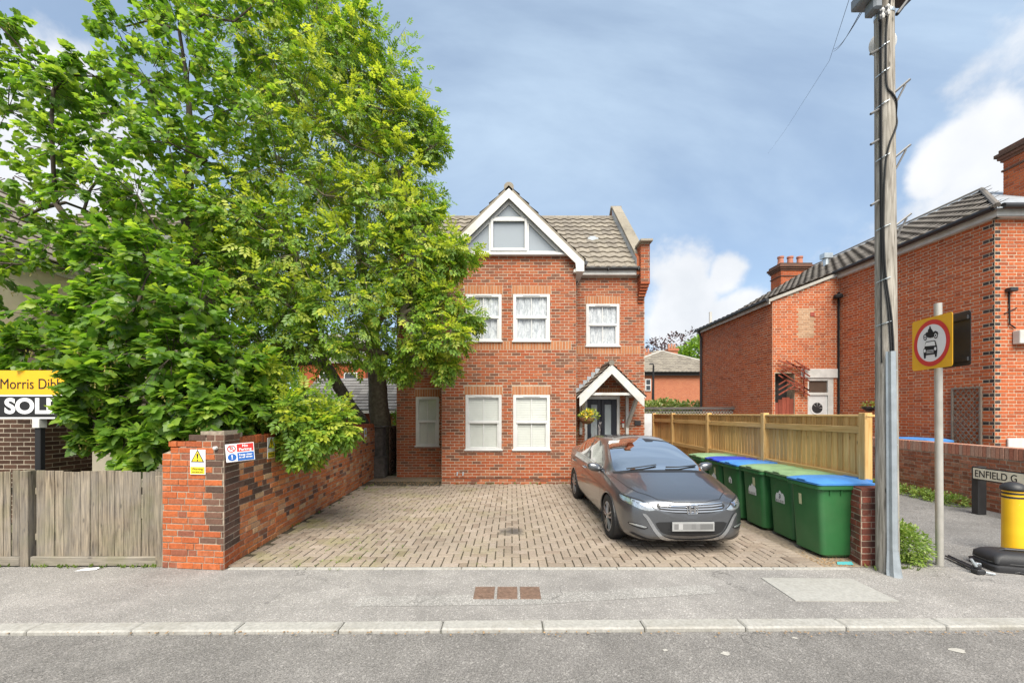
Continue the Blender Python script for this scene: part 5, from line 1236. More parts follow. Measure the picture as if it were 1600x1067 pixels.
_, n2_ = build_tree('ash_tree', 'tall yellow green ash tree with feathery leaves beside the house', ash_paths, clumps_px(ash_f, 4) + clumps_px(ash_b, 5), 'ash', (m_ash, m_ashy), m_bark2, 22, .25, 340, 36, young=.30, keys=0)
print('leaves', n1_, n2_)
# ------------------------------------------------------------------ the parked car (hatchback, front toward the street)
t = NT('car_paint'); fl = t.noise(900, 2); t.set(t.mix(t.ramp(fl, [(.4, 0.0), (.6, 1.0)]), (.145, .152, .165), (.19, .198, .212)), .33, .85, 1.0); t.b.inputs['Coat Roughness'].default_value = .03; m_paint = t.m
m_tyre = plain('tyre_rubber', (.018, .018, .018), .85, bump=.3)
m_alloy = plain('alloy', (.42, .42, .43), .35, .85, var=.06)
m_chrome = plain('chrome', (.70, .71, .73), .12, 1.0, var=.02)
m_trim = plain('car_black_trim', (.016, .016, .017), .45)
m_sideglass = glassmat('car_side_glass', tint=(.4, .45, .44), trans=.8, dark=(.01, .012, .013), rough=.01, refl=2.5)
m_carglass = glassmat('car_glass', tint=(.72, .76, .75), trans=.92, dark=(.01, .012, .013), rough=.005, refl=8.0)
t = NT('lamp_lens'); t.set((.85, .88, .9), .02); t.b.inputs['Transmission Weight'].default_value = 1.0; t.b.inputs['IOR'].default_value = 1.35; m_lens = t.m
m_lamp = plain('lamp_reflector', (.55, .58, .60), .18, .8, var=.25, scale=40)
m_seat = plain('seat_fabric', (.06, .06, .065), .9)
CL = 4.39; CSX = 1.06
def interp(keys, s):
    xs = np.array([k[0] for k in keys]); ys = np.array([k[1] for k in keys]); h = np.diff(xs); d = np.diff(ys) / h; m = np.zeros(len(xs))
    for i in range(1, len(xs) - 1):
        if d[i - 1] * d[i] > 0: w1 = 2 * h[i] + h[i - 1]; w2 = h[i] + 2 * h[i - 1]; m[i] = (w1 + w2) / (w1 / d[i - 1] + w2 / d[i])
    m[0], m[-1] = d[0], d[-1]
    i = np.clip(np.searchsorted(xs, s) - 1, 0, len(h) - 1); t_ = (s - xs[i]) / h[i]
    return (2 * t_**3 - 3 * t_**2 + 1) * ys[i] + (t_**3 - 2 * t_**2 + t_) * h[i] * m[i] + (-2 * t_**3 + 3 * t_**2) * ys[i + 1] + (t_**3 - t_**2) * h[i] * m[i + 1]
kW = [(0, .05), (.012, .30), (.04, .50), (.09, .635), (.18, .73), (.34, .80), (.6, .83), (1.0, .845), (2.0, .8475), (3.2, .845), (3.8, .825), (4.1, .78), (4.25, .70), (4.35, .5), (4.39, .1)]
kB = [(0, .40), (.02, .30), (.06, .235), (.15, .20), (.5, .185), (2.2, .18), (3.6, .20), (4.2, .26), (4.34, .36), (4.39, .5)]
kT = [(0, .51), (.012, .605), (.035, .68), (.08, .73), (.16, .77), (.35, .83), (.65, .905), (.98, .985), (1.3, 1.135), (1.65, 1.285), (1.95, 1.375), (2.3, 1.42), (2.7, 1.418), (3.2, 1.365), (3.7, 1.26), (4.1, 1.13), (4.22, 1.02), (4.33, .80), (4.39, .55)]
kS = [(0, .495), (.03, .605), (.10, .67), (.25, .72), (.5, .775), (.8, .845), (1.1, .90), (1.6, .945), (2.5, .985), (3.4, 1.02), (4.0, 1.03), (4.22, .95), (4.34, .75), (4.39, .53)]
def section(s):
    W, zb, zt, zs = (float(interp(k, s)) for k in (kW, kB, kT, kS)); zs = min(zs, zt - .004)
    cab = min(1, max(0, (s - .9) / .35)); cab = cab * cab * (3 - 2 * cab)
    if s > 3.9: cab *= max(0, 1 - (s - 3.9) / .4)
    wr_h = .70 * W; ze_h = zs + .66 * (zt - zs)
    f = min(1, max(0, (s - 1.0) / .95)); wr_c = (.715 + (.565 - .715) * f); wr_c = wr_c if s < 2.6 else wr_c - .02 * (s - 2.6); ze_c = zt - (.035 + .02 * f)
    wre = wr_h + (wr_c - wr_h) * cab; ze = ze_h + (ze_c - ze_h) * cab; hh = zs - zb
    pts = [(0, zb), (.5 * W, zb), (.84 * W, zb), (.95 * W, zb + .10 * hh), (.985 * W, zb + .28 * hh), (1.0 * W, zb + .55 * hh), (.985 * W, zb + .82 * hh), (.945 * W, zs), (.945 * W + (wre - .945 * W) * .12, zs + (ze - zs) * .10),
           (.945 * W + (wre - .945 * W) * .52, zs + (ze - zs) * .52), (wre, ze), (wre * .86, ze + (zt - ze) * .45), (wre * .55, ze + (zt - ze) * .84), (0, zt)]
    for _ in range(2):
        q = [pts[0]]
        for a, b in zip(pts, pts[1:]): q += [(a[0] * .75 + b[0] * .25, a[1] * .75 + b[1] * .25), (a[0] * .25 + b[0] * .75, a[1] * .25 + b[1] * .75)]
        q.append(pts[-1]); pts = q
    a = np.array(pts); return a
ss = np.concatenate([CL * .5 * (np.linspace(0, 1, 90) ** 1.8), CL - CL * .5 * (np.linspace(1, 0, 80)[1:] ** 1.5)])
half = [section(s) for s in ss]; NH = len(half[0])
V = []
for s, h in zip(ss, half):
    for y, z in h: V.append((s * CSX, y, z))
    for y, z in h[-2:0:-1]: V.append((s * CSX, -y, z))
NR = 2 * NH - 2; V = np.array(V); Fc = []
WHS = (.84, 3.39); WR = .325; AR = .355                   # axle positions, wheel and arch radius
for i in range(len(ss) - 1):
    for j in range(NR):
        j2 = (j + 1) % NR; f = (i * NR + j, i * NR + j2, (i + 1) * NR + j2, (i + 1) * NR + j); c = V[list(f)].mean(0)
        if abs(c[1]) > .5 and c[2] < .72 and any((c[0] / CSX - a) ** 2 + (c[2] - .315) ** 2 < AR ** 2 for a in WHS): continue
        Fc.append(f)
Fc += [tuple(range(NR))[::-1], tuple(range((len(ss) - 1) * NR, len(ss) * NR))]
BV = BVHTree.FromPolygons([tuple(v) for v in V], Fc)
ff = (Vector((2.23, 5.84, 0)) - Vector((2.165, 8.55, 0))).normalized()        # direction the car points
front = Vector((2.23, 5.84, 0)) + ff * (WHS[0] * CSX)
CROT = math.atan2(-ff.y, -ff.x)                            # local +x runs from nose to tail
car = thing('parked_car', 'dark metallic grey hatchback parked nose out on the brick drive', 'car', front, CROT)
CM = ORIG[car.name]; CMi = CM.inverted()
me = mesh_np('body', V, Fc, [m_paint], smooth=True); body = link(bpy.data.objects.new('body', me), car)
def refine(pts, n):
    o = []
    for a, b in zip(pts, pts[1:] + pts[:1]):
        k = max(1, int(math.hypot(a[0] - b[0], a[1] - b[1]) / n)); o += [(a[0] + (b[0] - a[0]) * i / k, a[1] + (b[1] - a[1]) * i / k) for i in range(k)]
    return o
def inpoly(p, poly):
    c = False
    for (x0, y0), (x1, y1) in zip(poly, poly[1:] + poly[:1]):
        if (y0 > p[1]) != (y1 > p[1]) and p[0] < (x1 - x0) * (p[1] - y0) / (y1 - y0) + x0: c = not c
    return c
def smoothpoly(pts, it=2):
    for _ in range(it):
        q = []
        for a, b in zip(pts, pts[1:] + pts[:1]): q += [(a[0] * .8 + b[0] * .2, a[1] * .8 + b[1] * .2), (a[0] * .2 + b[0] * .8, a[1] * .2 + b[1] * .8)]
        pts = q
    return pts
def patch(name, poly, ray, mat, parent, off=.004, step=.03, mirror=(1,), smooth=1, label=None):
    """a panel laid on the body: 2D outline, each point carried onto the surface by ray(p)->(origin, direction) in car space"""
    pl_ = smoothpoly(poly, smooth) if smooth else poly
    e = refine(pl_, step); xs = [p[0] for p in e]; ys = [p[1] for p in e]; ip = []
    g = step
    for x in np.arange(min(xs) + g / 2, max(xs), g):
        for y in np.arange(min(ys) + g / 2, max(ys), g):
            if inpoly((x, y), e) and min((x - a) ** 2 + (y - b) ** 2 for a, b in e) > (g * .35) ** 2: ip.append((x, y))
    n = len(e); vin = [Vector(p) for p in e + ip]; ed = [(i, (i + 1) % n) for i in range(n)]
    vo, _, fo_, _, _, _ = delaunay_2d_cdt(vin, ed, [list(range(n))], 1, 1e-6)
    P3 = []
    for p in vo:
        o, d = ray((p.x, p.y)); h = BV.ray_cast(o, d)
        if h[0] is None:
            h = BV.find_nearest(o + d * (-o.dot(d)) if False else o + d * ray.dist)
        nn = h[1] if h[1].dot(d) < 0 else -h[1]; P3.append(h[0] + nn * off)
    outs = []
    for sg in mirror:
        me = mesh_np(name, [(p.x, p.y * sg, p.z) for p in P3], [tuple(f) if sg > 0 else tuple(f)[::-1] for f in fo_], [mat], smooth=True)
        outs.append(link(bpy.data.objects.new(name, me), parent or car))
    return outs
class Ray:
    def __init__(s, fn, dist): s.fn = fn; s.dist = dist
    def __call__(s, p): return s.fn(p)
CAMP = CMi @ Vector((0, 0, HC)); RI = CMi.to_3x3()
photo = Ray(lambda p: (CAMP, (RI @ Vector(((p[0] - 800) / F, 1, (HZ - p[1]) / F))).normalized()), 5.6)
side = Ray(lambda p: (Vector((p[0], 2.0, p[1])), Vector((0, -1, 0))), 1.2)
top = Ray(lambda p: (Vector((p[0], p[1], 3.0)), Vector((0, 0, -1))), 1.8)
frontr = Ray(lambda p: (Vector((-1.5, p[0], p[1])), Vector((1, 0, 0))), 1.6)
SX = CSX
# glass
wsp = [(1.00, -.655), (.965, -.45), (.945, 0), (.965, .45), (1.00, .655), (1.10, .668), (1.5, .60), (1.88, .525), (1.945, .47), (1.98, 0), (1.945, -.47), (1.88, -.525), (1.5, -.60), (1.10, -.668)]
ws = patch('windscreen', [(a * SX, b) for a, b in wsp], top, m_carglass, car, off=.003, step=.06, smooth=1)[0]
patch('screen_surround', [(a * SX, b) for a, b in [(.90, -.60), (.86, 0), (.90, .60), (.985, .70), (1.05, .70), (1.01, .655), (.965, .45), (.945, 0), (.965, -.45), (1.01, -.655), (1.05, -.70), (.985, -.70)]], top, m_trim, ws, off=.002, step=.05, smooth=0)
patch('sun_band', [(a * SX, b) for a, b in [(1.90, -.50), (1.97, -.10), (1.79, -.10), (1.80, -.22), (1.86, -.26), (1.84, -.52)]], top, m_trim, ws, off=.005, step=.05, smooth=0)
for nm, pl_ in (('front_side_window', [(1.42, .985), (1.62, 1.11), (1.90, 1.245), (2.15, 1.325), (2.44, 1.36), (2.46, 1.01)]), ('rear_side_window', [(2.53, 1.015), (2.52, 1.362), (2.85, 1.345), (3.20, 1.275), (3.42, 1.20), (3.36, 1.05)]), ('quarter_window', [(1.28, .955), (1.40, 1.005), (1.50, 1.06), (1.40, .975)])):
    patch(nm, [(a * SX, b) for a, b in pl_], side, m_sideglass, car, off=.003, step=.05, mirror=(1, -1), smooth=1)
patch('window_trim', [(a * SX, b) for a, b in [(1.22, .925), (1.6, .955), (2.5, 1.0), (3.45, 1.045), (3.5, 1.06), (3.45, 1.068), (2.5, 1.014), (1.6, .972), (1.22, .94)]], side, m_chrome, car, off=.004, step=.05, mirror=(1, -1), smooth=0)
# shut lines, drawn as fine recess strips
def strip(name, pts, ray, mat, wd=.006, mirror=(1, -1), off=.0025):
    a = [Vector(p) for p in pts]; L_, R_ = [], []
    for i, p in enumerate(a):
        d = (a[min(i + 1, len(a) - 1)] - a[max(0, i - 1)]).normalized(); q = Vector((-d.y, d.x)) * wd / 2; L_.append(tuple(p + q)); R_.append(tuple(p - q))
    pts3 = []
    for p in L_ + R_:
        o, d = ray(p); h = BV.ray_cast(o, d); h = h if h[0] is not None else BV.find_nearest(o + d * ray.dist); nn = h[1] if h[1].dot(d) < 0 else -h[1]; pts3.append(h[0] + nn * off)
    k = len(a)
    for sg in mirror: link(bpy.data.objects.new(name, mesh_np(name, [(p.x, p.y * sg, p.z) for p in pts3], [(i, i + 1, k + i + 1, k + i) for i in range(k - 1)], [mat])), car)
def dense(pts, n=.05):
    o = []
    for a, b in zip(pts, pts[1:]):
        k = max(1, int(math.hypot(a[0] - b[0], a[1] - b[1]) / n)); o += [(a[0] + (b[0] - a[0]) * i / k, a[1] + (b[1] - a[1]) * i / k) for i in range(k)]
    return o + [pts[-1]]
for pl_ in ([(1.30, .92), (1.24, .75), (1.22, .45), (1.30, .28), (2.45, .26)], [(2.49, 1.37), (2.49, .9), (2.47, .26)], [(2.5, .27), (2.95, .30), (3.05, .55), (3.2, .72), (3.40, .90), (3.45, 1.04)]):
    strip('door_gap', dense([(a * SX, b) for a, b in pl_]), side, m_trim)
strip('bonnet_gap', dense([(a * SX, b) for a, b in [(.10, .40), (.30, .58), (.5, .655), (.8, .71), (.96, .735)]]), top, m_trim, .009)
strip('bonnet_front_gap', dense([(a * SX, b) for a, b in [(.10, .40), (.055, .2), (.05, 0), (.055, -.2), (.10, -.40)]]), top, m_trim, .007, mirror=(1,))
strip('waist_crease', dense([(a * SX, b) for a, b in [(1.0, .70), (1.8, .74), (2.8, .80), (3.7, .86)]]), side, m_paint, .012, off=.006)
# front: headlamps, grille, bumper brow, fog lamps, plate - outlines taken as seen from the street
hl = [(967, 769.5), (975, 772), (985, 776), (1000, 780.5), (1012, 785.5), (1021, 791), (1025.5, 795), (1021, 797.5), (1012, 798), (1002, 795.5), (990, 790), (976, 783), (969, 778)]
for nm, mt, of, k in (('headlamp', m_lamp, .003, 1.0), ):
    lamps = patch(nm, hl, photo, mt, car, off=of, step=3.0, mirror=(1, -1), smooth=1)
for lo, sg in zip(lamps, (1, -1)):
    patch('lens_edge', [(967, 769.5), (985, 776), (1000, 780.5), (1012, 785.5), (1025.5, 795), (1024, 795.5), (1011, 787.5), (1000, 782.5), (984, 777.7), (967.5, 771)], photo, m_trim, lo, off=.005, step=3.0, mirror=(sg,), smooth=0)
    patch('indicator', [(968, 772), (978, 776), (985, 780), (984, 785), (974, 780)], photo, plain('lamp_blue_grey', (.30, .42, .46), .15, .5), lo, off=.005, step=3, mirror=(sg,), smooth=1)
    patch('projector', [(1003, 785), (1009, 784.8), (1013, 788), (1011, 793), (1004, 793), (1001, 789)], photo, m_chrome, lo, off=.006, step=2, mirror=(sg,), smooth=2)
CXp = [ (0, 0) ]
def fr(name, pts, mat, off, parent=None, step=.03, smooth=1, dz=0.0): # symmetric front panels given by the half outline, (y,z) seen head-on
    pts = [(y, z + dz) for y, z in pts]; full = pts + [(-y, z) for y, z in pts[::-1]]; return patch(name, full, frontr, mat, parent or car, off=off, step=step, smooth=smooth)[0]
gr = fr('grille', [(.0, .545), (.26, .557), (.40, .592), (.44, .640), (.41, .668), (.25, .655), (0, .650)][::1], m_trim, .004, dz=.022)
for (z, dz_) in ((.570, .014), (.600, .014), (.630, .014)):
    fr('grille_bar', [(.0, z - dz_ / 2), (.25, z - dz_ / 2 + .006), (.39, z + .012), (.40, z + .012 + dz_ * .8), (.25, z + dz_ / 2 + .006), (0, z + dz_ / 2)], m_chrome, .010, gr, smooth=0, dz=.022)
fr('bonnet_chrome_lip', [(.0, .650), (.25, .655), (.41, .668), (.415, .676), (.25, .664), (0, .660)], m_chrome, .006, smooth=0, dz=.022)
# emblem: a wide-footed letter in a rounded frame
em = link(bpy.data.objects.new('emblem', mesh_np('emblem', [(0, 0, 0)] * 3, [(0, 1, 2)], [m_chrome])), car)
h0 = BV.ray_cast(Vector((-1, 0, .612)), Vector((1, 0, 0)))[0]; ex = h0.x - .016
mb = MB(); fr4 = [(-.068, .052), (.068, .052), (.058, -.052), (-.058, -.052)]
for (a, b) in zip(fr4, fr4[1:] + fr4[:1]):
    d = Vector((0, b[0] - a[0], b[1] - a[1])).normalized(); mb.tube([(ex, a[0], .602 + a[1]), (ex, b[0], .602 + b[1])], .007, 6)
for sg in (-1, 1): mb.hexa([(ex - .006, sg * .036, .558), (ex - .006, sg * .014, .558), (ex + .006, sg * .014, .558), (ex + .006, sg * .036, .558), (ex - .006, sg * .050, .646), (ex - .006, sg * .024, .646), (ex + .006, sg * .024, .646), (ex + .006, sg * .050, .646)])
mb.box(ex - .006, ex + .006, -.020, .020, .592, .610); mb.xf(Matrix.Translation((0, 0, .022))); o = mb.build('emblem_letter', m_chrome, car, local=True); bpy.data.objects.remove(em); o.name = 'emblem'
lg = fr('lower_grille', [(.0, .285), (.28, .300), (.38, .330), (.43, .40), (.46, .46), (.2, .47), (0, .47)], m_trim, .003)
for z in (.315, .345, .375): fr('slat', [(0, z), (.30, z + .008), (.30, z + .016), (0, z + .008)], m_blackpl, .012, lg, smooth=0)
# bright U-shaped brow around the lower grille
uo = [(.0, .236), (.25, .250), (.36, .290), (.43, .36), (.485, .455), (.535, .535), (.565, .560), (.60, .565)]; ui = [(.585, .530), (.56, .505), (.52, .43), (.465, .335), (.39, .255), (.26, .215), (.0, .200)]
U = uo + ui; fr('bumper_brow', U, plain('bright_trim', (.45, .46, .48), .25, .8), .012, smooth=1)
patch('fog_recess', [(980, 815), (985, 814.5), (1000, 818.5), (1012, 823), (1013, 825), (1005, 827.5), (985, 820)], photo, m_trim, car, off=.003, step=3, mirror=(1, -1), smooth=1)
patch('fog_lamp', [(983, 815.3), (999, 819), (1012, 823), (1008, 824.6), (996, 821.5), (984, 817.5)], photo, m_lamp, car, off=.006, step=3, mirror=(1, -1), smooth=1)
fr('bumper_lip', [(0, .205), (.3, .215), (.55, .245), (.70, .30), (.72, .285), (.56, .225), (.3, .198), (0, .19)], m_trim, .010, smooth=0)
# number plate, blanked out in soft grey blocks as in the photograph
hp = BV.ray_cast(Vector((-1, 0, .415)), Vector((1, 0, 0)))[0]; pxx = hp.x - .022
mb = MB(); mb.cbox(pxx - .006, pxx + .012, -.265, .265, .360, .472, .004); npl = mb.build('number_plate', plain('plate_white', (.30, .30, .295), .5), car, local=True)
rr = random.Random(2)
for i in range(9):
    mb = MB(); y0 = -.245 + i * .054; g = rr.choice((.14, .17, .20, .24, .38)); mb.box(pxx - .0085, pxx - .006, y0, y0 + .0535, .385, .452); mb.build('plate_block', plain('plate_grey_%d' % i, (g, g * .99, g * .98), .5, var=.02), npl, local=True)
# wipers
for (a, m_, b) in (((.99, .50), (1.02, .25), (1.06, .02)), ((1.0, -.10), (1.01, -.3), (1.10, -.62))):
    pts = []
    for p in (a, m_, b):
        h = BV.ray_cast(Vector((p[0] * SX, -p[1] if False else p[1], 3)), Vector((0, 0, -1)))[0]; pts.append(h + Vector((-.01, 0, .022)))
    mb = MB(); mb.tube(pts, [.012, .010, .006], 6); mb.tube([pts[1], pts[2] + Vector((.02, 0, 0))], .008, 5); mb.build('wiper', m_trim, car, local=True)
# mirrors
for sg in (1, -1):
    mb = MB(); B0 = Vector((1.36 * SX, sg * .90, .965))
    vs = []; fs = []; nU, nV = 10, 14
    for i in range(nU + 1):
        th = math.pi * i / nU
        for j in range(nV):
            ph = 2 * math.pi * j / nV; x_, y_, z_ = math.cos(ph) * math.sin(th), math.sin(ph) * math.sin(th), math.cos(th)
            q = lambda v, e: math.copysign(abs(v) ** e, v); vs.append((B0.x + .075 * q(x_, .8), B0.y + .11 * q(y_, .75), B0.z + .068 * q(z_, .75) + .02 * y_ * sg))
    for i in range(nU):
        for j in range(nV): fs.append((i * nV + j, i * nV + (j + 1) % nV, (i + 1) * nV + (j + 1) % nV, (i + 1) * nV + j))
    mb.add(vs, fs); mo = mb.build('wing_mirror', m_paint, car, smooth=True, local=True)
    mb = MB(); mb.tube([(1.38 * SX, sg * .755, .935), (1.37 * SX, sg * .86, .945)], [.035, .028], 8); mb.build('mirror_arm', m_trim, mo, local=True)
    for xx in (1.80, 2.80):
        h = BV.ray_cast(Vector((xx * SX + .45, sg * 2, .83)), Vector((0, -sg, 0)))[0]; mb = MB(); mb.tube([h, h + Vector((.02, sg * .03, .002)), h + Vector((.17, sg * .03, .006)), h + Vector((.19, 0, .008))], .013, 6); mb.build('door_handle', m_chrome, car, local=True)
# wheels: tyre, five-spoke rim, arch liner and lip
for a in WHS:
    for sg in (1, -1):
        c = Vector((a * SX, sg * .735, WR - .004)); n_ = 40
        w_ = MB(); prof = [(WR - .10, -.075), (WR - .04, -.08), (WR - .008, -.065), (WR, -.045), (WR, .06), (WR - .008, .085), (WR - .04, .10), (WR - .11, .095)]
        vs = []
        for r_, o_ in prof:
            for j in range(n_): th = 2 * math.pi * j / n_; vs.append(c + Vector((math.cos(th) * r_, sg * o_, math.sin(th) * r_)))
        fs = [(i * n_ + j, i * n_ + (j + 1) % n_, (i + 1) * n_ + (j + 1) % n_, (i + 1) * n_ + j) for i in range(len(prof) - 1) for j in range(n_)]
        w_.add(vs, fs); wo = w_.build('wheel', m_tyre, car, smooth=True, local=True)
        r = MB(); r.disc(c + Vector((0, sg * .085, 0)), (1, 0, 0), (0, 0, 1), .222, 40, .198); r.disc(c + Vector((0, sg * .05, 0)), (1, 0, 0), (0, 0, 1), .2, 30)
        r.m = 0
        rim = MB()
        for k in range(5):
            th = 2 * math.pi * k / 5 + .3; d = Vector((math.cos(th), 0, math.sin(th))); q = Vector((-d.z, 0, d.x))
            for off_ in (-.026, .026):
                p0 = c + d * .035 + q * off_ * .6 + Vector((0, sg * .09, 0)); p1 = c + d * .205 + q * off_ * 1.5 + Vector((0, sg * .088, 0)); rim.tube([p0, p1], [.018, .014], 6)
        rim.tube([c + Vector((0, sg * .05, 0)), c + Vector((0, sg * .10, 0))], .045, 14); rim.disc(c + Vector((0, sg * .092, 0)), (1, 0, 0), (0, 0, 1), .224, 40, .192); rim.build('rim', m_alloy, wo, local=True)
        d = MB(); d.disc(c + Vector((0, sg * .045, 0)), (1, 0, 0), (0, 0, 1), .21, 30); d.build('brake_shadow', m_trim, wo, local=True)
        lin = MB(); vs = []; K = 28
        for j in range(K + 1):
            th = math.pi * (-.15 + 1.3 * j / K)
            for yy in (.835, .50): vs.append((c.x + math.cos(th) * (AR + .012) * SX, sg * yy, .315 + math.sin(th) * (AR + .012)))
        lin.add(vs, [(2 * j, 2 * j + 1, 2 * j + 3, 2 * j + 2) for j in range(K)]); lin.box(c.x - .36, c.x + .36, min(sg * .48, sg * .5), max(sg * .48, sg * .5), .2, .68); lin.build('arch_liner', m_trim, car, local=True)
        pts = []
        for j in range(K + 1):
            th = math.pi * (-.10 + 1.2 * j / K); p = Vector((c.x + math.cos(th) * AR * SX, sg * 2, .315 + math.sin(th) * AR)); h = BV.ray_cast(p + Vector((math.cos(th) * .03, 0, math.sin(th) * .03)), Vector((0, -sg, 0)))
            if h[0] is not None: pts.append(Vector((p.x, h[0].y - sg * .004, p.z)))
        if len(pts) > 3: lp_ = MB(); lp_.tube(pts, .013, 6); lp_.build('arch_lip', m_paint, car, smooth=True, local=True)
mb = MB(); mb.box(.5, 4.2, -.62, .62, .20, .26); mb.build('underbody', m_trim, car, local=True)
# interior: floor of the cabin, dash, seats, steering wheel, so the glass has something behind it
# local y runs to the photo's right when the nose points at us: flip with sign of the car frame
for (yy, nm) in ((.36, 'seat'), (-.36, 'seat')):
    mb = MB(); mb.rings([(2.35 * SX, yy, .14, .24, .08, .45), (2.42 * SX, yy, .10, .24, .08, .95), (2.48 * SX, yy, .07, .20, .06, 1.08)]); mb.rings([(2.50 * SX, yy, .05, .12, .04, 1.10), (2.52 * SX, yy, .05, .12, .04, 1.27)]); mb.build(nm, m_seat, car, smooth=False, local=True)
mb = MB(); mb.hexa([(1.12 * SX, -.66, .80), (1.55 * SX, -.66, .80), (1.55 * SX, .66, .80), (1.12 * SX, .66, .80), (1.12 * SX, -.6, .93), (1.5 * SX, -.62, .985), (1.5 * SX, .62, .985), (1.12 * SX, .6, .93)]); mb.build('dashboard', plain('dash_grey', (.26, .26, .26), .7), car, local=True)
st_c = Vector((1.68 * SX, -.36, .98)); pts = [st_c + Vector((math.sin(k * .3307) * .07, math.cos(k * .3307) * .19, math.sin(k * .3307) * .17)) for k in range(20)]
mb = MB(); mb.tube(pts, .014, 6); mb.build('steering_wheel', m_trim, car, local=True)
# ------------------------------------------------------------------ wheelie bins along the fence
m_bin = plain('bin_green', (.028, .13, .040), .42, var=.12, scale=3, dirt=.10)
m_lidg = plain('lid_green', (.21, .33, .16), .55, var=.2, scale=5, dirt=.15)
m_lidb = plain('lid_blue', (.06, .23, .56), .45, var=.14, dirt=.12)
m_lidr = plain('lid_royal_blue', (.025, .06, .50), .35, var=.06)
m_stick = plain('sticker_white', (.70, .71, .70), .5, var=.05)
m_lab = plain('label_buff', (.52, .52, .30), .6, var=.12)
bin_v = {}
def make_bin(label, loc, lid, stick, rot):
    b = thing('wheelie_bin', label, 'bin', loc, rot, group='wheelie bins along the timber fence')
    # local: front at x=0 facing -x, width along y
    D0, W0 = .56, .47; D1, W1 = .70, .56
    mb = MB(); cx0 = .07 + D0 / 2; cx1 = D1 / 2
    rg = [(cx0 + .03, W1 / 2, D0 / 2 - .03, W0 / 2 - .03, .05, .015), (cx0, W1 / 2, D0 / 2, W0 / 2, .06, .05)]
    for k in range(1, 6): f = k / 5; rg.append((cx0 + (cx1 - cx0) * f, W1 / 2, (D0 + (D1 - D0 - .05) * f) / 2, (W0 + (W1 - W0 - .05) * f) / 2, .06, .05 + .83 * f))
    mb.rings(rg, 5); mb.build('body', m_bin, b, local=True, auto=35)
    mb = MB(); mb.rings([(cx1, W1 / 2, D1 / 2, W1 / 2, .05, .865), (cx1, W1 / 2, D1 / 2 + .012, W1 / 2 + .012, .05, .875), (cx1, W1 / 2, D1 / 2 + .012, W1 / 2 + .012, .05, .915), (cx1, W1 / 2, D1 / 2, W1 / 2, .045, .925)], 4); mb.build('rim', m_bin, b, local=True, auto=35)
    for k in range(4):
        mb = MB(); x_ = .14 + k * .14; mb.prism([(x_, .012, .80), (x_, .002, .865), (x_, .05, .865)], (.012, 0, 0)); mb.build('rib', m_bin, b, local=True)
    lm_ = MB(); lm_.rings([(cx1, W1 / 2, D1 / 2 + .018, W1 / 2 + .016, .05, .926), (cx1, W1 / 2, D1 / 2 + .020, W1 / 2 + .018, .05, .948), (cx1 + .005, W1 / 2, D1 / 2 - .03, W1 / 2 - .035, .06, .968), (cx1 + .01, W1 / 2, D1 / 2 - .10, W1 / 2 - .09, .08, .985), (cx1 + .02, W1 / 2, D1 / 2 - .20, W1 / 2 - .16, .06, .992)], 5); lo = lm_.build('lid', lid, b, local=True, auto=40)
    mb = MB(); mb.tube([(D1 + .035, .08, .965), (D1 + .035, W1 - .08, .965)], .016, 8)
    for yy in (.10, W1 / 2, W1 - .10): mb.box(D1 - .05, D1 + .04, yy - .025, yy + .025, .945, .975)
    mb.build('handle', lid, lo, local=True)
    mb = MB(); mb.box(-.025, .02, W1 / 2 - .07, W1 / 2 + .07, .955, .968); mb.build('lid_grip', lid, lo, local=True)
    for yy in (-.005, W1 - .045): mb = MB(); mb.tube([(D1 - .02, yy, .10), (D1 - .02, yy + .05, .10)], .10, 16); mb.build('wheel', m_tyre, b, local=True)
    # face of the body toward the drive, as a frame for stickers
    fz = lambda z: .07 - (.045) * ((z - .05) / .83) - .003
    def quad(pts, mat, name): mb = MB(); mb.poly([(fz(z) - .001, y, z) for y, z in pts]); return mb.build(name, mat, b, local=True)
    yc = W1 / 2
    if stick in ('house', 'house3'):
        quad([(yc + .10, .52), (yc + .10, .60), (yc + .07, .655), (yc + .035, .65), (yc, .70), (yc - .045, .66), (yc - .07, .665), (yc - .10, .62), (yc - .10, .52)], m_stick, 'sticker')
        for i in range(4): quad([(yc + .09 - i * .045, .525), (yc + .09 - i * .045, .56), (yc + .06 - i * .045, .56), (yc + .06 - i * .045, .525)], m_bin if False else plain('sticker_grey', (.30, .33, .31), .6), 'sticker_print')
    if stick == 'number': quad([(yc + .045, .60), (yc + .045, .665), (yc + .055, .665), (yc, .72), (yc - .055, .665), (yc - .045, .665), (yc - .045, .60)], m_stick, 'sticker')
    if stick in ('house3', 'number'):
        z_ = .632 if stick == 'number' else .61
        text('3', .085, CM0(b).to_3x3() @ Vector((0, -1, 0)), Z3, CM0(b) @ Vector((fz(z_) - .003, yc, z_)), m_black, b, bold=.002)
    if stick == 'label': quad([(yc + .045 + .06, .62), (yc + .045 + .06, .76), (yc - .005 + .06, .76), (yc - .005 + .06, .62)], m_lab, 'sticker')
    if stick == 'house': quad([(yc - .02, .67), (yc - .02, .80), (yc - .085, .80), (yc - .085, .67)], m_lab, 'sticker')
    return b
def CM0(b): return ORIG[b.name]
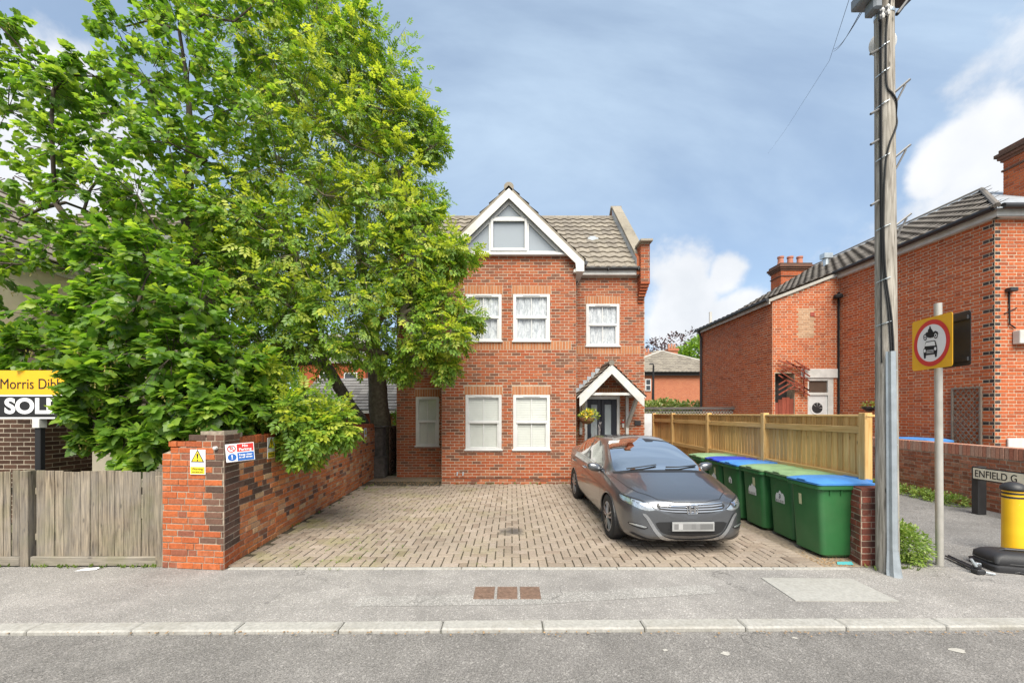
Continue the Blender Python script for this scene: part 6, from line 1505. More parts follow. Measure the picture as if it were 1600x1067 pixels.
for (lb, x, y, lid, st, rt) in (
        ('nearest green wheelie bin with light blue lid, beside the low brick pier', 3.80, 4.90, m_lidb, 'label', .03),
        ('green wheelie bin with green lid and white house sticker numbered 3', 3.86, 5.50, m_lidg, 'house3', -.02),
        ('green wheelie bin with green lid, worn house sticker and pale label', 3.82, 6.09, m_lidg, 'house', .0),
        ('green wheelie bin with light blue lid and small number 3 sticker', 3.80, 6.68, m_lidb, 'number', .02),
        ('green wheelie bin with royal blue lid behind the car mirror', 3.80, 7.28, m_lidr, 'house', -.03),
        ('farthest green wheelie bin with green lid, behind the car', 3.78, 7.90, m_lidg, None, .02)):
    make_bin(lb, (x, y, .006), lid, st, rt)
# ------------------------------------------------------------------ telegraph pole
m_pole = woodmat('pole_wood', (.13, .11, .088), (.50, .46, .40), 2, .9, grey=.2, green=.08, streak=8)
PB, PT = Vector((4.335, 4.58, 0)), Vector((4.335 - .03, 4.60, 8.2))
tp = thing('telegraph_pole', 'tall weathered wooden telegraph pole with climbing steps and metal cable guard', 'pole', PB)
mb = MB(); K = 24; rr = random.Random(4); vs = []; fs = []; NZ = 40
for i in range(NZ + 1):
    f = i / NZ; c = PB.lerp(PT, f); r_ = .104 - .020 * f
    for j in range(K): th = 2 * math.pi * j / K; q = r_ * (1 + .018 * math.sin(th * 3 + 1 + f) + .012 * math.sin(th * 7 + f * 3)); vs.append(c + Vector((math.cos(th) * q, math.sin(th) * q, 0)))
for i in range(NZ):
    for j in range(K): fs.append((i * K + j, i * K + (j + 1) % K, (i + 1) * K + (j + 1) % K, (i + 1) * K + j))
fs.append(tuple(range(NZ * K, NZ * K + K))); mb.add(vs, fs); mb.build('shaft', m_pole, tp, smooth=True)
pc = lambda z: PB.lerp(PT, z / 8.2)
ra = lambda z: .104 - .020 * z / 8.2
# galvanised guard over the cables
gx = -.045; m_guard = plain('zinc_sheet', (.36, .40, .43), .42, .4, var=.14, scale=7)
mb = MB(); pts = []
def gring(z, s_, y_): c = pc(z) + Vector((gx, -ra(z) - .01 + y_, 0)); return [(c.x - .075 * s_, c.y + .02, z), (c.x - .055 * s_, c.y + .005, z), (c.x - .05 * s_, c.y - .045 * s_, z), (c.x - .02 * s_, c.y - .062 * s_, z), (c.x + .02 * s_, c.y - .062 * s_, z), (c.x + .05 * s_, c.y - .045 * s_, z), (c.x + .055 * s_, c.y + .005, z), (c.x + .075 * s_, c.y + .02, z)]
rows = [gring(.26, .66, 0), gring(2.52, .60, 0)]; n8 = 8
mb.add(rows[0] + rows[1], [(j, j + 1, n8 + j + 1, n8 + j) for j in range(7)]); mb.build('cable_guard', m_guard, tp)
rows = [gring(.0, .98, -.02), gring(.06, .92, -.012), gring(.28, .69, -.002)]; mb = MB(); mb.add(rows[0] + rows[1] + rows[2], [(k * 8 + j, k * 8 + j + 1, k * 8 + 9 + j, k * 8 + 8 + j) for k in range(2) for j in range(7)]); mb.build('guard_foot', m_guard, tp)
for z in np.arange(.35, 2.5, .28):
    mb = MB(); c = pc(z) + Vector((gx + .052, -ra(z) + .0, 0)); mb.lathe([(.008, 0), (.008, .006)], (0, 0, 0), 8); mb.xf(basis((1, 0, 0), (0, 0, 1), (0, -1, 0), c + Vector((0, -.012, z - c.z)))); mb.build('nail', m_galv, tp)
# cables up the pole, one with a wide S bend, and clips
def pcab(pts, r_, nm='cable'):
    out = []
    for (dx, z) in pts:
        c = pc(z); dx = max(-.99, min(.99, dx)); out.append(c + Vector((dx * ra(z), -math.sqrt(max(.0, 1 - dx * dx)) * ra(z) - .012, 0)))
    sm = []
    for i in range(len(out) - 1):
        a0, a1, a2, a3 = out[max(0, i - 1)], out[i], out[i + 1], out[min(len(out) - 1, i + 2)]
        for k in range(6): t_ = k / 6; sm.append(.5 * ((2 * a1) + (a2 - a0) * t_ + (2 * a0 - 5 * a1 + 4 * a2 - a3) * t_ ** 2 + (3 * a1 - a0 - 3 * a2 + a3) * t_ ** 3))
    sm.append(out[-1]); mb = MB(); mb.tube(sm, r_, 6); mb.build(nm, m_black, tp)
pcab([(-.2, 2.5), (-.35, 2.9), (-.75, 3.4), (-.85, 4.0), (-.75, 4.6), (-.45, 4.86), (.2, 5.02), (.75, 5.13), (.92, 5.24), (.55, 5.36), (-.1, 5.44), (-.6, 5.55), (-.65, 5.9), (-.6, 6.2), (-.4, 6.4), (-.1, 6.6)], .010)
pcab([(-.4, 2.5), (-.6, 3.0), (-.9, 3.6), (-.92, 5.0), (-.9, 6.5), (-.85, 8.0)], .009)
pcab([(-.95, 2.4), (-.97, 4.5), (-.97, 6.0), (-.97, 8.1)], .008)
for z in (2.85, 3.35, 3.95, 4.75, 5.36, 5.72, 6.02):
    c = pc(z); mb = MB(); mb.tube([c + Vector((-ra(z) - .015, 0, -.02)), c + Vector((-ra(z) * .8, -ra(z) * .62 - .02, 0)), c + Vector((-ra(z) * .4, -ra(z) * .95 - .012, .015))], .006, 5); mb.build('clip', m_galv, tp)
# climbing steps
for (z, sg) in ((6.02, -1), (5.50, 1), (5.33, -1), (4.98, -1), (4.76, 1), (4.28, -1), (3.98, 1)):
    c = pc(z); mb = MB()
    if sg < 0: mb.tube([c + Vector((-ra(z) * .8, -.02, .0)), c + Vector((-ra(z) - .10, -.03, -.07))], .014, 6)
    else: mb.tube([c + Vector((ra(z) * .55, -ra(z) * .7, -.02)), c + Vector((ra(z) + .10, -.10, .10))], .013, 6); mb.tube([c + Vector((ra(z) * .85, -ra(z) * .5, -.14)), c + Vector((ra(z) + .06, -.09, .05))], .010, 6)
    mb.build('step', m_galv if False else plain('step_iron', (.17, .165, .16), .5, .5), tp)
# top gear: terminal block, brackets, insulators, band
mb = MB(); c = pc(6.5); mb.cbox(c.x - .30, c.x - .07, c.y - .14, c.y + .12, 6.56, 6.70, .02); mb.cbox(c.x - .20, c.x - .10, c.y - .10, c.y + .05, 6.42, 6.56, .02); mb.build('terminal_block', plain('grey_plastic', (.16, .18, .20), .5), tp)
mb = MB(); mb.cbox(c.x + .08, c.x + .30, c.y - .12, c.y + .08, 6.58, 6.66, .01); mb.tube([(c.x + .07, c.y - .08, 6.36), (c.x + .22, c.y - .08, 6.56)], .02, 6); mb.build('bracket', m_blackpl, tp)
for k in range(4): mb = MB(); mb.lathe([(.016, 0), (.022, .03), (.012, .06), (.022, .09), (.010, .12)], (c.x - .17 + .03 * k, c.y - .13, 6.24 + .02 * k), 8); mb.build('insulator', m_whitepaint if k % 2 else m_blackpl, tp)
mb = MB(); pcx = pc(6.42); mb.lathe([(ra(6.42) + .004, -.02), (ra(6.42) + .008, 0), (ra(6.42) + .004, .02)], (pcx.x, pcx.y, 6.42), 20); mb.build('band', m_galv, tp)
# white dish on the back of the pole
ds_ = thing('satellite_dish', 'white round dish mounted behind the telegraph pole near its top', 'dish', pc(6.55) + Vector((0, .18, 0)))
c = P(1381, 66, 4.85); mb = MB(); vs = []; fs = []; B = Matrix.Rotation(R(-20), 4, 'Z') @ Matrix.Rotation(R(8), 4, 'X')
for i in range(6):
    r_ = .14 * i / 5
    for j in range(24): th = 2 * math.pi * j / 24; vs.append(c + B @ Vector((r_ * math.cos(th) * 1.0, .25 * r_ * r_ / .185, r_ * math.sin(th) * 1.05)))
for i in range(5):
    for j in range(24): fs.append((i * 24 + j, i * 24 + (j + 1) % 24, (i + 1) * 24 + (j + 1) % 24, (i + 1) * 24 + j))
mb.add(vs, fs); mb.build('reflector', m_white, ds_, smooth=True)
mb = MB(); mb.tube([c + Vector((0, .02, 0)), pc(c.z) + Vector((0, .06, 0))], .02, 6); mb.build('arm', m_galv, ds_)
# drop wires from the pole
for i, (lb, a, b) in enumerate((('upper of two thin black wires running left from the pole top', P(1352, -2, 4.6), Vector((-2.0, -6.0, 7.2))), ('lower of two thin black wires running left from the pole top', P(1348, 2, 4.6), Vector((-1.2, -6.5, 6.6))))):
    a = pc(6.55) + Vector((-.24, -.1, .04 - .05 * i)); b = Vector((2.6 - .3 * i, 30, 10.5)) if False else P(1322, 50, 9.0) + (P(1322, 50, 9.0) - a) * 2.0
    mb = MB(); pts = [a.lerp(b, k / 12) - Z3 * (.5 * math.sin(k / 12 * math.pi)) * .3 for k in range(13)]; mb.tube(pts, .006, 5); o = mb.build('overhead_wire', m_black); tag(o, lb, 'wire', 'overhead wires')
mb = MB(); mb.tube([P(1346, -60, 5.4), P(1296, 95, 13), P(1228, 202, 24), P(1200, 240, 40)], .0045, 5); o = mb.build('overhead_wire', m_black); tag(o, 'faint distant wire crossing the sky left of the telegraph pole', 'wire', 'overhead wires')
# ------------------------------------------------------------------ traffic sign
SPB = Vector((5.13, 4.76, 0)); sp = thing('traffic_sign', 'yellow backed no motor vehicles road sign with red ring on grey post', 'sign', SPB)
m_post = plain('grey_post', (.46, .44, .40), .5, .3, var=.1, dirt=.2)
mb = MB(); mb.tube([SPB, SPB + Vector((-.02, 0, 3.14))], .036, 20); mb.build('post', m_post, sp, auto=40)
A_, C_ = P(1426, 542, 5.00), P(1489, 529, 4.47); u = (C_ - A_); u.z = 0; WS = u.length; u.normalize(); n = Vector((u.y, -u.x, 0)); c = (A_ + C_) / 2; HS = .615; W2 = WS / 2
B = basis(u, -n, Z3, c)
mb = MB(); mb.rings([(0, 0, W2, HS / 2, .03, 0), (0, 0, W2, HS / 2, .03, .004)], 4); mb.xf(B @ basis((1, 0, 0), (0, 0, 1), (0, -1, 0), (0, 0, 0))); mb.build('plate', m_signy, sp)
rx, rz = W2 * .80, HS / 2 * .82; e = lambda r_, y: None
def ell(name, a, b, a0, b0, y, mat):
    mb = MB(); N = 48; o = [(math.cos(2 * math.pi * k / N), math.sin(2 * math.pi * k / N)) for k in range(N)]
    V_ = [(p * a, y, q * b) for p, q in o]
    if a0: V_ += [(p * a0, y, q * b0) for p, q in o]; mb.add(V_, [(k, (k + 1) % N, N + (k + 1) % N, N + k) for k in range(N)])
    else: mb.add(V_, [tuple(range(N))])
    mb.xf(B); mb.build(name, mat, sp)
R0 = HS / 2 * .90; kx_ = 1.0
ell('white_disc', R0 * .83 * WS / HS, R0 * .83, 0, 0, -.0055, m_signw); ell('red_ring', R0 * WS / HS, R0, R0 * .80 * WS / HS, R0 * .80, -.0065, m_red)
S_ = HS / 655.0; kx2 = WS / 478.0
def sgn_poly(pts, name='pictogram', mat=m_black, y=-.0075):
    # outline read off the photograph's sign face, un-sheared into the plate's own plane
    out = []
    for (x, z) in pts:
        sx_ = (x - 120) / 482.0; zt = 330 - 135 * sx_; zb = 915 - 65 * sx_; sz_ = (z - zt) / (zb - zt); out.append(((sx_ - .5) * WS, y, (.5 - sz_) * HS))
    mb = MB(); mb.poly(out[::-1]); mb.xf(B); mb.build(name, mat, sp)
sgn_poly([(282, 632), (292, 572), (305, 556), (400, 540), (414, 545), (432, 610), (436, 660), (428, 735), (410, 742), (405, 706), (300, 722), (296, 758), (276, 762), (270, 700), (268, 650)])
sgn_poly([(287, 614), (298, 575), (310, 566), (398, 550), (406, 556), (414, 600)], 'car_window', m_signw, -.0085)
for (x, z) in ((286, 668), (413, 640)): sgn_poly([(x + 13 * math.cos(k * .524), z + 21 * math.sin(k * .524)) for k in range(12)], 'car_lamp', m_signw, -.0085)
for z in (664, 679, 694): sgn_poly([(306, z), (395, z - 13), (395, z - 8), (306, z + 5)], 'car_bar', m_signw, -.0085)
sgn_poly([(318, 505), (290, 470), (300, 448), (325, 440), (322, 420), (340, 395), (356, 392), (372, 410), (390, 440), (412, 425), (440, 438), (448, 462), (430, 480), (405, 480), (385, 505), (350, 512)])
sgn_poly([(341 + 9 + 10 * math.cos(k * .524), 385 + 14 * math.sin(k * .524)) for k in range(12)])
for (x, z) in ((290, 505), (417, 480)):
    sgn_poly([(x + 24 * math.cos(k * .393), z + 39 * math.sin(k * .393)) for k in range(16)], 'wheel_disc', m_black, -.0078); sgn_poly([(x + 15 * math.cos(k * .393), z + 26 * math.sin(k * .393)) for k in range(16)], 'wheel_gap', m_signw, -.0085); sgn_poly([(x + 8 * math.cos(k * .393), z + 14 * math.sin(k * .393)) for k in range(16)], 'wheel_hub', m_black, -.0092)
for z in (.16, -.16): mb = MB(); mb.box(-W2 * .8, W2 * .8, .005, .03, z - .02, z + .02); mb.xf(B); mb.build('channel', m_galv, sp); 
for z in (.16, -.16): mb = MB(); cc = SPB + Vector((-.02, 0, c.z + z)); mb.lathe([(.039, -.02), (.041, 0), (.039, .02)], cc, 16); mb.tube([cc, (c.x, c.y, cc.z)], .018, 6); mb.build('clamp', m_galv, sp)
# second plate, seen from its black back
D_ = P(1516, 527, 4.42); B2 = basis(u, -n, Z3, D_ - u * (WS / 2) + Vector((.012, 0, 0))); s2 = thing('sign_back', 'black back of a second road sign plate beside the yellow sign', 'sign', D_)
mb = MB(); mb.rings([(0, 0, W2, HS / 2, .03, 0), (0, 0, W2, HS / 2, .03, .005)], 4); mb.xf(B2 @ basis((1, 0, 0), (0, 0, 1), (0, -1, 0), (0, 0, 0))); mb.build('plate', m_blackpl, s2)
for z in (HS * .38, -HS * .38): mb = MB(); mb.box(-W2 * .95, W2 * .95, -.03, -.006, z - .022, z + .022); mb.xf(B2); mb.build('channel', m_blackpl, s2)
mb = MB(); q0 = B2 @ Vector((-W2 * .4, -.02, HS * .38)); mb.tube([q0, Vector((SPB.x - .01, SPB.y, q0.z))], .014, 6); mb.build('clamp', m_blackpl, s2)
# ------------------------------------------------------------------ street name plate, bollard, bag, tripod
NB = Vector((8.45, 7.18, 0)); nb = thing('street_name_sign', 'cream street name plate reading ENFIELD on a black post', 'sign', NB)
mb = MB(); mb.cbox(NB.x - .075, NB.x + .075, NB.y - .06, NB.y + .06, 0, .865, .012); mb.build('post', m_blackpl, nb)
un = Vector((-.10, -1, 0)).normalized(); nn = Vector((un.y, -un.x, 0)); nc = NB + un * .55 + nn * .085 + Z3 * .745; B = basis(un, -nn, Z3, nc)
mb = MB(); mb.cbox(-.56, .80, -.006, .006, -.095, .095, .004); mb.xf(B); mb.build('plate', plain('cream_plate', (.72, .69, .55), .45), nb)
mb = MB(); mb.box(-.565, .81, -.004, .02, .094, .115); mb.box(-.565, .81, -.004, .02, -.115, -.094); mb.xf(B); mb.build('plate_frame', m_blackpl, nb)
mb = MB(); mb.cbox(.70, .82, .03, .14, -.745, .12, .01); mb.xf(B); mb.build('post', m_blackpl, nb)
text('ENFIELD G', .175, un, Z3, B @ Vector((-.53, -.008, -.005)), m_black, nb, ax='LEFT', bold=.001, sx=.80)
BC = Vector((6.47, 5.12, 0)); bo = thing('bollard', 'scuffed yellow bollard with black domed cap and bands', 'bollard', BC)
t = NT('bollard_yellow'); d_ = t.ramp(t.noise(7, 6, .65), [(.635, 0.0), (.67, 1.0)]); t.set(t.mix(t.math('MULTIPLY', d_, .8), t.mix(t.ramp(t.noise(2.5, 4), [(.3, 0.0), (.7, 1.0)]), (.72, .40, .01), (.82, .50, .015)), (.55, .52, .45)), .4); m_bol = t.m
mb = MB(); mb.lathe([(.108, 0), (.108, .05), (.103, .10), (.101, .83)], BC, 32); mb.build('shaft', m_bol, bo, auto=40)
mb = MB(); mb.lathe([(.108, .83), (.120, .842), (.120, .86), (.106, .895), (.07, .925), (.03, .94), (.0, .942)], BC, 32); mb.build('cap', m_blackpl, bo, auto=50)
for z in (.735, .785, .06): mb = MB(); mb.lathe([(.102, z), (.106, z + .004), (.106, z + .02), (.102, z + .024)], BC, 32); mb.build('band', m_blackpl, bo)
bg_ = thing('black_bag', 'flat black padded bag lying on the pavement by the bollard', 'bag', (6.0, 4.7, 0))
m_bag = plain('bag_nylon', (.020, .020, .022), .55, var=.3, bump=.4, bscale=200)
mb = MB(); B = Matrix.Translation((5.98, 4.62, 0)) @ Matrix.Rotation(R(-16), 4, 'Z') @ Matrix.Diagonal((.78, .80, 1.05, 1))
mb.rings([(0, 0, .52, .24, .05, 0.0), (0.01, 0, .535, .25, .06, .035), (-.01, 0, .525, .245, .06, .06), (0, 0, .49, .215, .06, .075), (0, 0, .50, .225, .06, .09), (.0, .01, .49, .22, .07, .15), (.03, .01, .46, .19, .07, .185), (.05, .02, .42, .15, .07, .20)], 6); mb.xf(B); mb.build('case', m_bag, bg_, auto=45)
mb = MB(); mb.tube([B @ Vector((-.3 + .1 * math.cos(k * .35) * 0 + k * .05, -.235 - .012 * math.sin(k), .012 + .01 * math.sin(k * 1.7))) for k in range(14)], .011, 6); mb.build('strap', m_blackpl, bg_)
mb = MB(); mb.tube([B @ Vector((-.30, .02, .19)), B @ Vector((-.24, .0, .215)), B @ Vector((-.02, -.03, .218)), B @ Vector((.04, -.04, .193))], .013, 6); mb.build('handle', m_blackpl, bg_)
mb = MB(); pts = [B @ Vector((.53 * math.copysign(abs(math.cos(a)) ** .5, math.cos(a)), .228 * math.copysign(abs(math.sin(a)) ** .5, math.sin(a)), .098)) for a in np.linspace(0, 6.2832, 41)]; mb.tube(pts, .006, 4); mb.build('zip', plain('zip_grey', (.06, .06, .06), .4), bg_)
tr_ = thing('folded_tripod', 'folded black tripod with ball head lying beside the black bag', 'tripod', (5.0, 4.6, 0))
a, b = G(1484, 874), G(1524, 893); a.z = b.z = .03
for k, o_ in enumerate(((0, 0, 0), (.018, .03, .012), (-.012, .035, .004))): mb = MB(); d = Vector(o_); mb.tube([a + d, a.lerp(b, .5) + d, a.lerp(b, .52) + d, b + d], [.011, .011, .016, .016], 8); mb.build('leg', m_blackpl, tr_)
hd = G(1534, 897); mb = MB(); mb.cbox(hd.x - .07, hd.x + .02, hd.y - .03, hd.y + .06, .0, .06, .012); mb.lathe([(.02, .05), (.035, .07), (.035, .10), (.02, .12)], (hd.x - .03, hd.y + .02, .0), 12); mb.build('ball_head', m_blackpl, tr_)
mb = MB(); mb.cbox(hd.x - .055, hd.x + .0, hd.y - .0, hd.y + .05, .10, .125, .004); mb.tube([(hd.x - .06, hd.y, .09), (hd.x - .10, hd.y + .02, .17)], .014, 6); mb.tube([(hd.x + .02, hd.y - .02, .03), (hd.x + .09, hd.y - .05, .02)], .012, 6); mb.build('clamp', m_galv, tr_)
# ------------------------------------------------------------------ sale board
SB = Vector((-5.97, 5.02, 0)); sb = thing('sale_board', 'yellow and black estate agent sale board on a dark post', 'sign', SB)
mb = MB(); mb.cbox(SB.x - .036, SB.x + .036, SB.y - .03, SB.y + .03, 0, 2.35, .006); mb.build('post', m_black, sb)
mb = MB(); mb.cbox(SB.x - .56, SB.x + .56, SB.y - .045, SB.y - .037, 2.055, 2.36, .002); mb.build('yellow_panel', m_signy, sb)
mb = MB(); mb.cbox(SB.x - .56, SB.x + .56, SB.y - .047, SB.y - .037, 1.775, 2.035, .002); mb.build('black_panel', m_black, sb)
mb = MB(); mb.box(SB.x - .565, SB.x + .565, SB.y - .046, SB.y - .036, 2.036, 2.054); mb.box(SB.x - .565, SB.x + .565, SB.y - .046, SB.y - .036, 1.755, 1.774); mb.build('white_edge', m_signw, sb)
mb = MB(); mb.cbox(SB.x - .045, SB.x + .045, SB.y - .05, SB.y + .04, 1.64, 1.755, .004); mb.build('bracket', m_whitepaint, sb)
text('Morris Dibben', .185, (1, 0, 0), Z3, (SB.x + .02, SB.y - .0475, 2.185), m_black, sb, sx=.86)
text('SOLD', .26, (1, 0, 0), Z3, (SB.x - .02, SB.y - .0495, 1.905), m_signw, sb, bold=.010, sx=1.12)
# ------------------------------------------------------------------ porch planting
hb_ = thing('hanging_basket', 'hanging basket of yellow and green flowers under the porch', 'hanging basket', P(917, 655, 10.5))
c = P(917, 654, 10.5); mb = MB(); mb.lathe([(.02, -.14), (.12, -.12), (.19, -.05), (.21, .02), (.20, .03), (.05, .03)], c, 18); mb.build('basket', plain('coir', (.22, .11, .05), .95, var=.4, scale=30, bump=.8), hb_)
mb = MB()
for k in range(3): a = k * 2.094 + .5; mb.tube([c + Vector((math.cos(a) * .2, math.sin(a) * .2, .02)), c + Vector((0, 0, .55))], .004, 4)
mb.build('chain', m_black, hb_)
def leafball(name, parent, c, rx, rz, n, size, mat, seed, kind='stuff'):
    rg_ = np.random.default_rng(seed); d = rg_.normal(size=(n, 3)); d /= np.linalg.norm(d, axis=1, keepdims=True); p = np.array(c) + d * rg_.uniform(.5, 1, (n, 1)) * np.array((rx, rx, rz)); dr = d + rg_.normal(0, .5, (n, 3)); nm = rg_.normal(0, .5, (n, 3)) + np.array((0, 0, 1)) + d * .5
    V0 = np.array([(0, 0, 0), (.5, .28, .05), (1, 0, -.05), (.5, -.28, .05)]); Rm = rotmats(dr, nm) * (size * rg_.uniform(.6, 1.3, n))[:, None, None]
    V = np.einsum('nab,vb->nva', Rm, V0) + p[:, None, :]; Fc = (np.arange(n) * 4)[:, None] + np.arange(4)[None]
    V = V.reshape(-1, 3)
    if parent is not None: Mi = np.array(ORIG[parent.name].inverted()); V = V @ Mi[:3, :3].T + Mi[:3, 3]
    o = link(bpy.data.objects.new(name, mesh_np(name, V, [Fc], [mat])), parent); o['kind'] = kind; return o
m_lime = leafmat('lime_leaf', [(0, (.20, .30, .04)), (1, (.42, .48, .10))], .4); m_flower = plain('yellow_petal', (.75, .55, .03), .6)
leafball('foliage', hb_, c + Vector((.05, -.02, .08)), .26, .16, 260, .075, m_lime, 3); leafball('flowers', hb_, c + Vector((-.02, -.14, .13)), .16, .09, 110, .06, m_flower, 4)
lv = thing('lavender_bush', 'leggy grey lavender bush in front of the navy door', 'plant', P(930, 735, 10.9)); c = P(932, 720, 10.9); c.z = .05
mb = MB(); rr = random.Random(9)
for k in range(34): a = rr.uniform(0, 6.28); e_ = c + Vector((math.cos(a) * rr.uniform(.05, .34), math.sin(a) * .2, rr.uniform(.9, 1.55))); mb.tube([c + Vector((math.cos(a) * .06, math.sin(a) * .06, 0)), c.lerp(e_, .6) + Vector((0, 0, .08)), e_], [.005, .004, .0025], 4, cap=False); mb.lathe([(.006, 0), (.012, .03), (.004, .07)], e_, 5)
mb.build('stems', plain('lavender_stem', (.26, .24, .24), .9, var=.3), lv)['kind'] = 'stuff'; leafball('leaves', lv, c + Vector((0, 0, .6)), .25, .5, 240, .06, m_weed, 6)
cl_ = thing('climbing_plant', 'small green climber in the corner by the porch', 'plant', P(900, 745, 11.1)); c = Vector((1.72, 11.05, .85)); mb = MB(); mb.tube([(1.72, 11.1, 0), (1.74, 11.08, .9), (1.71, 11.1, 1.5)], .008, 5); mb.build('stem', m_bark, cl_); leafball('leaves', cl_, c, .12, .75, 150, .07, m_weed, 8)
# ------------------------------------------------------------------ verge weeds, litter
m_weed2 = leafmat('nettle_leaf', [(0, (.16, .26, .05)), (.6, (.24, .36, .07)), (1, (.40, .46, .16))], .4)
wb = thing('nettle_clump', 'leafy green weeds between telegraph pole and sign post', 'weeds', (4.85, 4.8, 0)); leafball('leaves', wb, (4.86, 4.92, .18), .26, .27, 2600, .042, m_weed2, 11); leafball('tall_leaves', wb, (4.75, 4.95, .30), .16, .24, 900, .042, m_weed2, 12)
for k, (y0, y1, dn, lb) in enumerate(((7.6, 10.0, 1500, 'low green weeds growing along the foot of the low wall'), (6.7, 7.25, 500, 'leafy weed clump right of the black street sign post'))):
    w_ = thing('wall_weeds', lb, 'weeds', (9.0, y0, 0)); rg_ = random.Random(k)
    for q in range(max(1, int((y1 - y0) / .4))):
        yy = y0 + q * .4 + rg_.uniform(0, .3); xx = OA.x + (OB.x - OA.x) * (10.9 - yy) / 5.0 - .22; leafball('leaves', w_, (xx, yy, .06), .22, .17 if k == 0 else .30, dn // 3, .05, m_weed2, 30 + q + k * 9)
pts = [];rr = random.Random(12)
for k in range(40): pts.append((-4.2 - rr.random() * 2.8, 4.70 + rr.gauss(0, .015), .0))
for k in range(16): pts.append((4.2 + rr.random() * .5, 4.66 + rr.gauss(0, .03), 0))
for k in range(14): pts.append((WX(7) - .1 + .2 + rr.gauss(0, .03), 5.0 + rr.random() * 5, .02))
for k in range(24): pts.append((rr.uniform(-1.7, 1.6), YC - .03 + rr.gauss(0, .02), .02))
tuft(pts, 'edge_weeds', 'tiny weeds along the foot of the walls and fences', .02, 6, .05)
def crumbs(n, fn, name, label, mat, s0, seed):
    rg_ = random.Random(seed); V = []; Fc = []
    for k in range(n):
        x_, y_ = fn(rg_); s_ = s0 * rg_.uniform(.5, 1.4); a = rg_.random() * 6.28; c_, d_ = math.cos(a) * s_, math.sin(a) * s_; b = len(V); z = .004
        V += [(x_ - c_, y_ - d_, z), (x_ + d_ * .6, y_ - c_ * .6, z + s_ * .3), (x_ + c_, y_ + d_, z), (x_ - d_ * .6, y_ + c_ * .6, z + s_ * .2), (x_, y_, z + s_ * .6)]; Fc += [(b, b + 1, b + 4), (b + 1, b + 2, b + 4), (b + 2, b + 3, b + 4), (b + 3, b, b + 4)]
    o = link(bpy.data.objects.new(name, mesh_np(name, V, Fc, [mat]))); tag(o, label, 'debris', kind='stuff')
m_deb = plain('dry_leaf', (.26, .17, .09), .9, var=.5, scale=40)
crumbs(260, lambda g: (g.uniform(-6.5, 6), ky(0) - .16 - abs(g.gauss(0, .03))), 'gutter_debris', 'dry leaf crumbs scattered along the kerb gutter', m_deb, .012, 1)
crumbs(420, lambda g: (g.uniform(-3.7, -1.75), g.uniform(10.0, 11.3)), 'dead_leaves', 'dead leaves and gravel before the left wing of the house', m_deb, .022, 2)
crumbs(300, lambda g: (g.uniform(3.55, 4.4), 4.72 + abs(g.gauss(0, .25))), 'bin_litter', 'dry leaf litter around the bins and low pier', m_deb, .016, 3)
crumbs(240, lambda g: (WX(7) + .12 + abs(g.gauss(0, .15)), g.uniform(4.8, 10)), 'wall_litter', 'dry leaf crumbs along the foot of the garden wall', m_deb, .013, 4)
c = G(135, 891); mb = MB(); mb.add([(c.x - .11, c.y - .03, .004), (c.x + .10, c.y + .01, .006), (c.x + .11, c.y + .05, .02), (c.x - .06, c.y + .03, .012)], [(0, 1, 2, 3)]); o = mb.build('paper_scrap', m_signw); tag(o, 'white paper scrap on the pavement below the board fence', 'litter')
c = G(1318, 882); mb = MB(); mb.add([(c.x - .09, c.y - .02, .01), (c.x + .10, c.y - .03, .012), (c.x + .12, c.y + .03, .03), (c.x - .05, c.y + .035, .025)], [(0, 1, 2, 3)]); o = mb.build('plastic_scrap', plain('teal_plastic', (.08, .35, .36), .5)); tag(o, 'crumpled teal plastic scrap by the low brick pier', 'litter')
for i, (px, py, s_) in enumerate(((1495, 1012, .07), (1134, 1017, .05), (1040, 1012, .03), (1242, 993, .03))):
    c = G(px, py); rg_ = random.Random(i); mb = MB(); mb.poly([(c.x + s_ * rg_.uniform(.5, 1) * math.cos(a), c.y + s_ * .6 * rg_.uniform(.5, 1) * math.sin(a), -.0145) for a in np.linspace(0, 5.9, 11)]); o = mb.build('paint_splash', m_conc)
    tag(o, ('largest pale splash mark on the road at the right', 'pale splash mark on the road below the concrete slab', 'small pale splash on the road in front of the car', 'tiny pale splash on the road by the kerb')[i], 'mark', 'pale splashes on the road')
# ------------------------------------------------------------------ neighbouring house on the left, mostly behind leaves
m_dkb = brickmat('dark_brown_brick', [(0, (.055, .030, .020)), (.5, (.085, .045, .030)), (1, (.11, .06, .04))], .25)
nh = thing('neighbour_house', 'dark brown brick neighbouring house with cream upper wall, behind the sycamore', 'house', (-8, 6.6, 0))
m_cream = plain('cream_render', (.68, .60, .46), .9, var=.06)
m_mort3 = plain('buff_mortar', (.42, .36, .28), .95, var=.2)
brick_wall(nh, (-12.5, 6.6, 0), (1, 0), 4.6, 2.45, [m_dkb], mortar=m_mort3, nobj=150, backname='bay_wall', score=lambda p: -p.x)
brick_wall(nh, (-7.9, 6.6, 0), (0, 1), 1.85, 2.45, [m_dkb], mortar=m_mort3, nobj=300, backname='bay_side_wall')
mb = MB(); mb.box(-7.96, -7.87, 7.7, 7.78, 0, 2.4); mb.build('downpipe', m_whitepaint, nh)
m_moss = brickmat('mossy_tile', [(0, (.12, .085, .065)), (1, (.20, .145, .11))], .35, moss=.5, soot=.3)
tile_roof(nh, (-12.6, 6.45, 2.42), (1, 0, 0), Vector((0, 1, .75)), 4.85, 1.6, m_moss, nobj=100, roll=.03)
mb = MB(); mb.prism([(-12.6, 6.5, 2.40), (-7.8, 6.5, 2.40), (-7.8, 7.8, 3.38), (-12.6, 7.8, 3.38)], (0, 0, -.05)); mb.build('bay_roof', m_dark, nh)
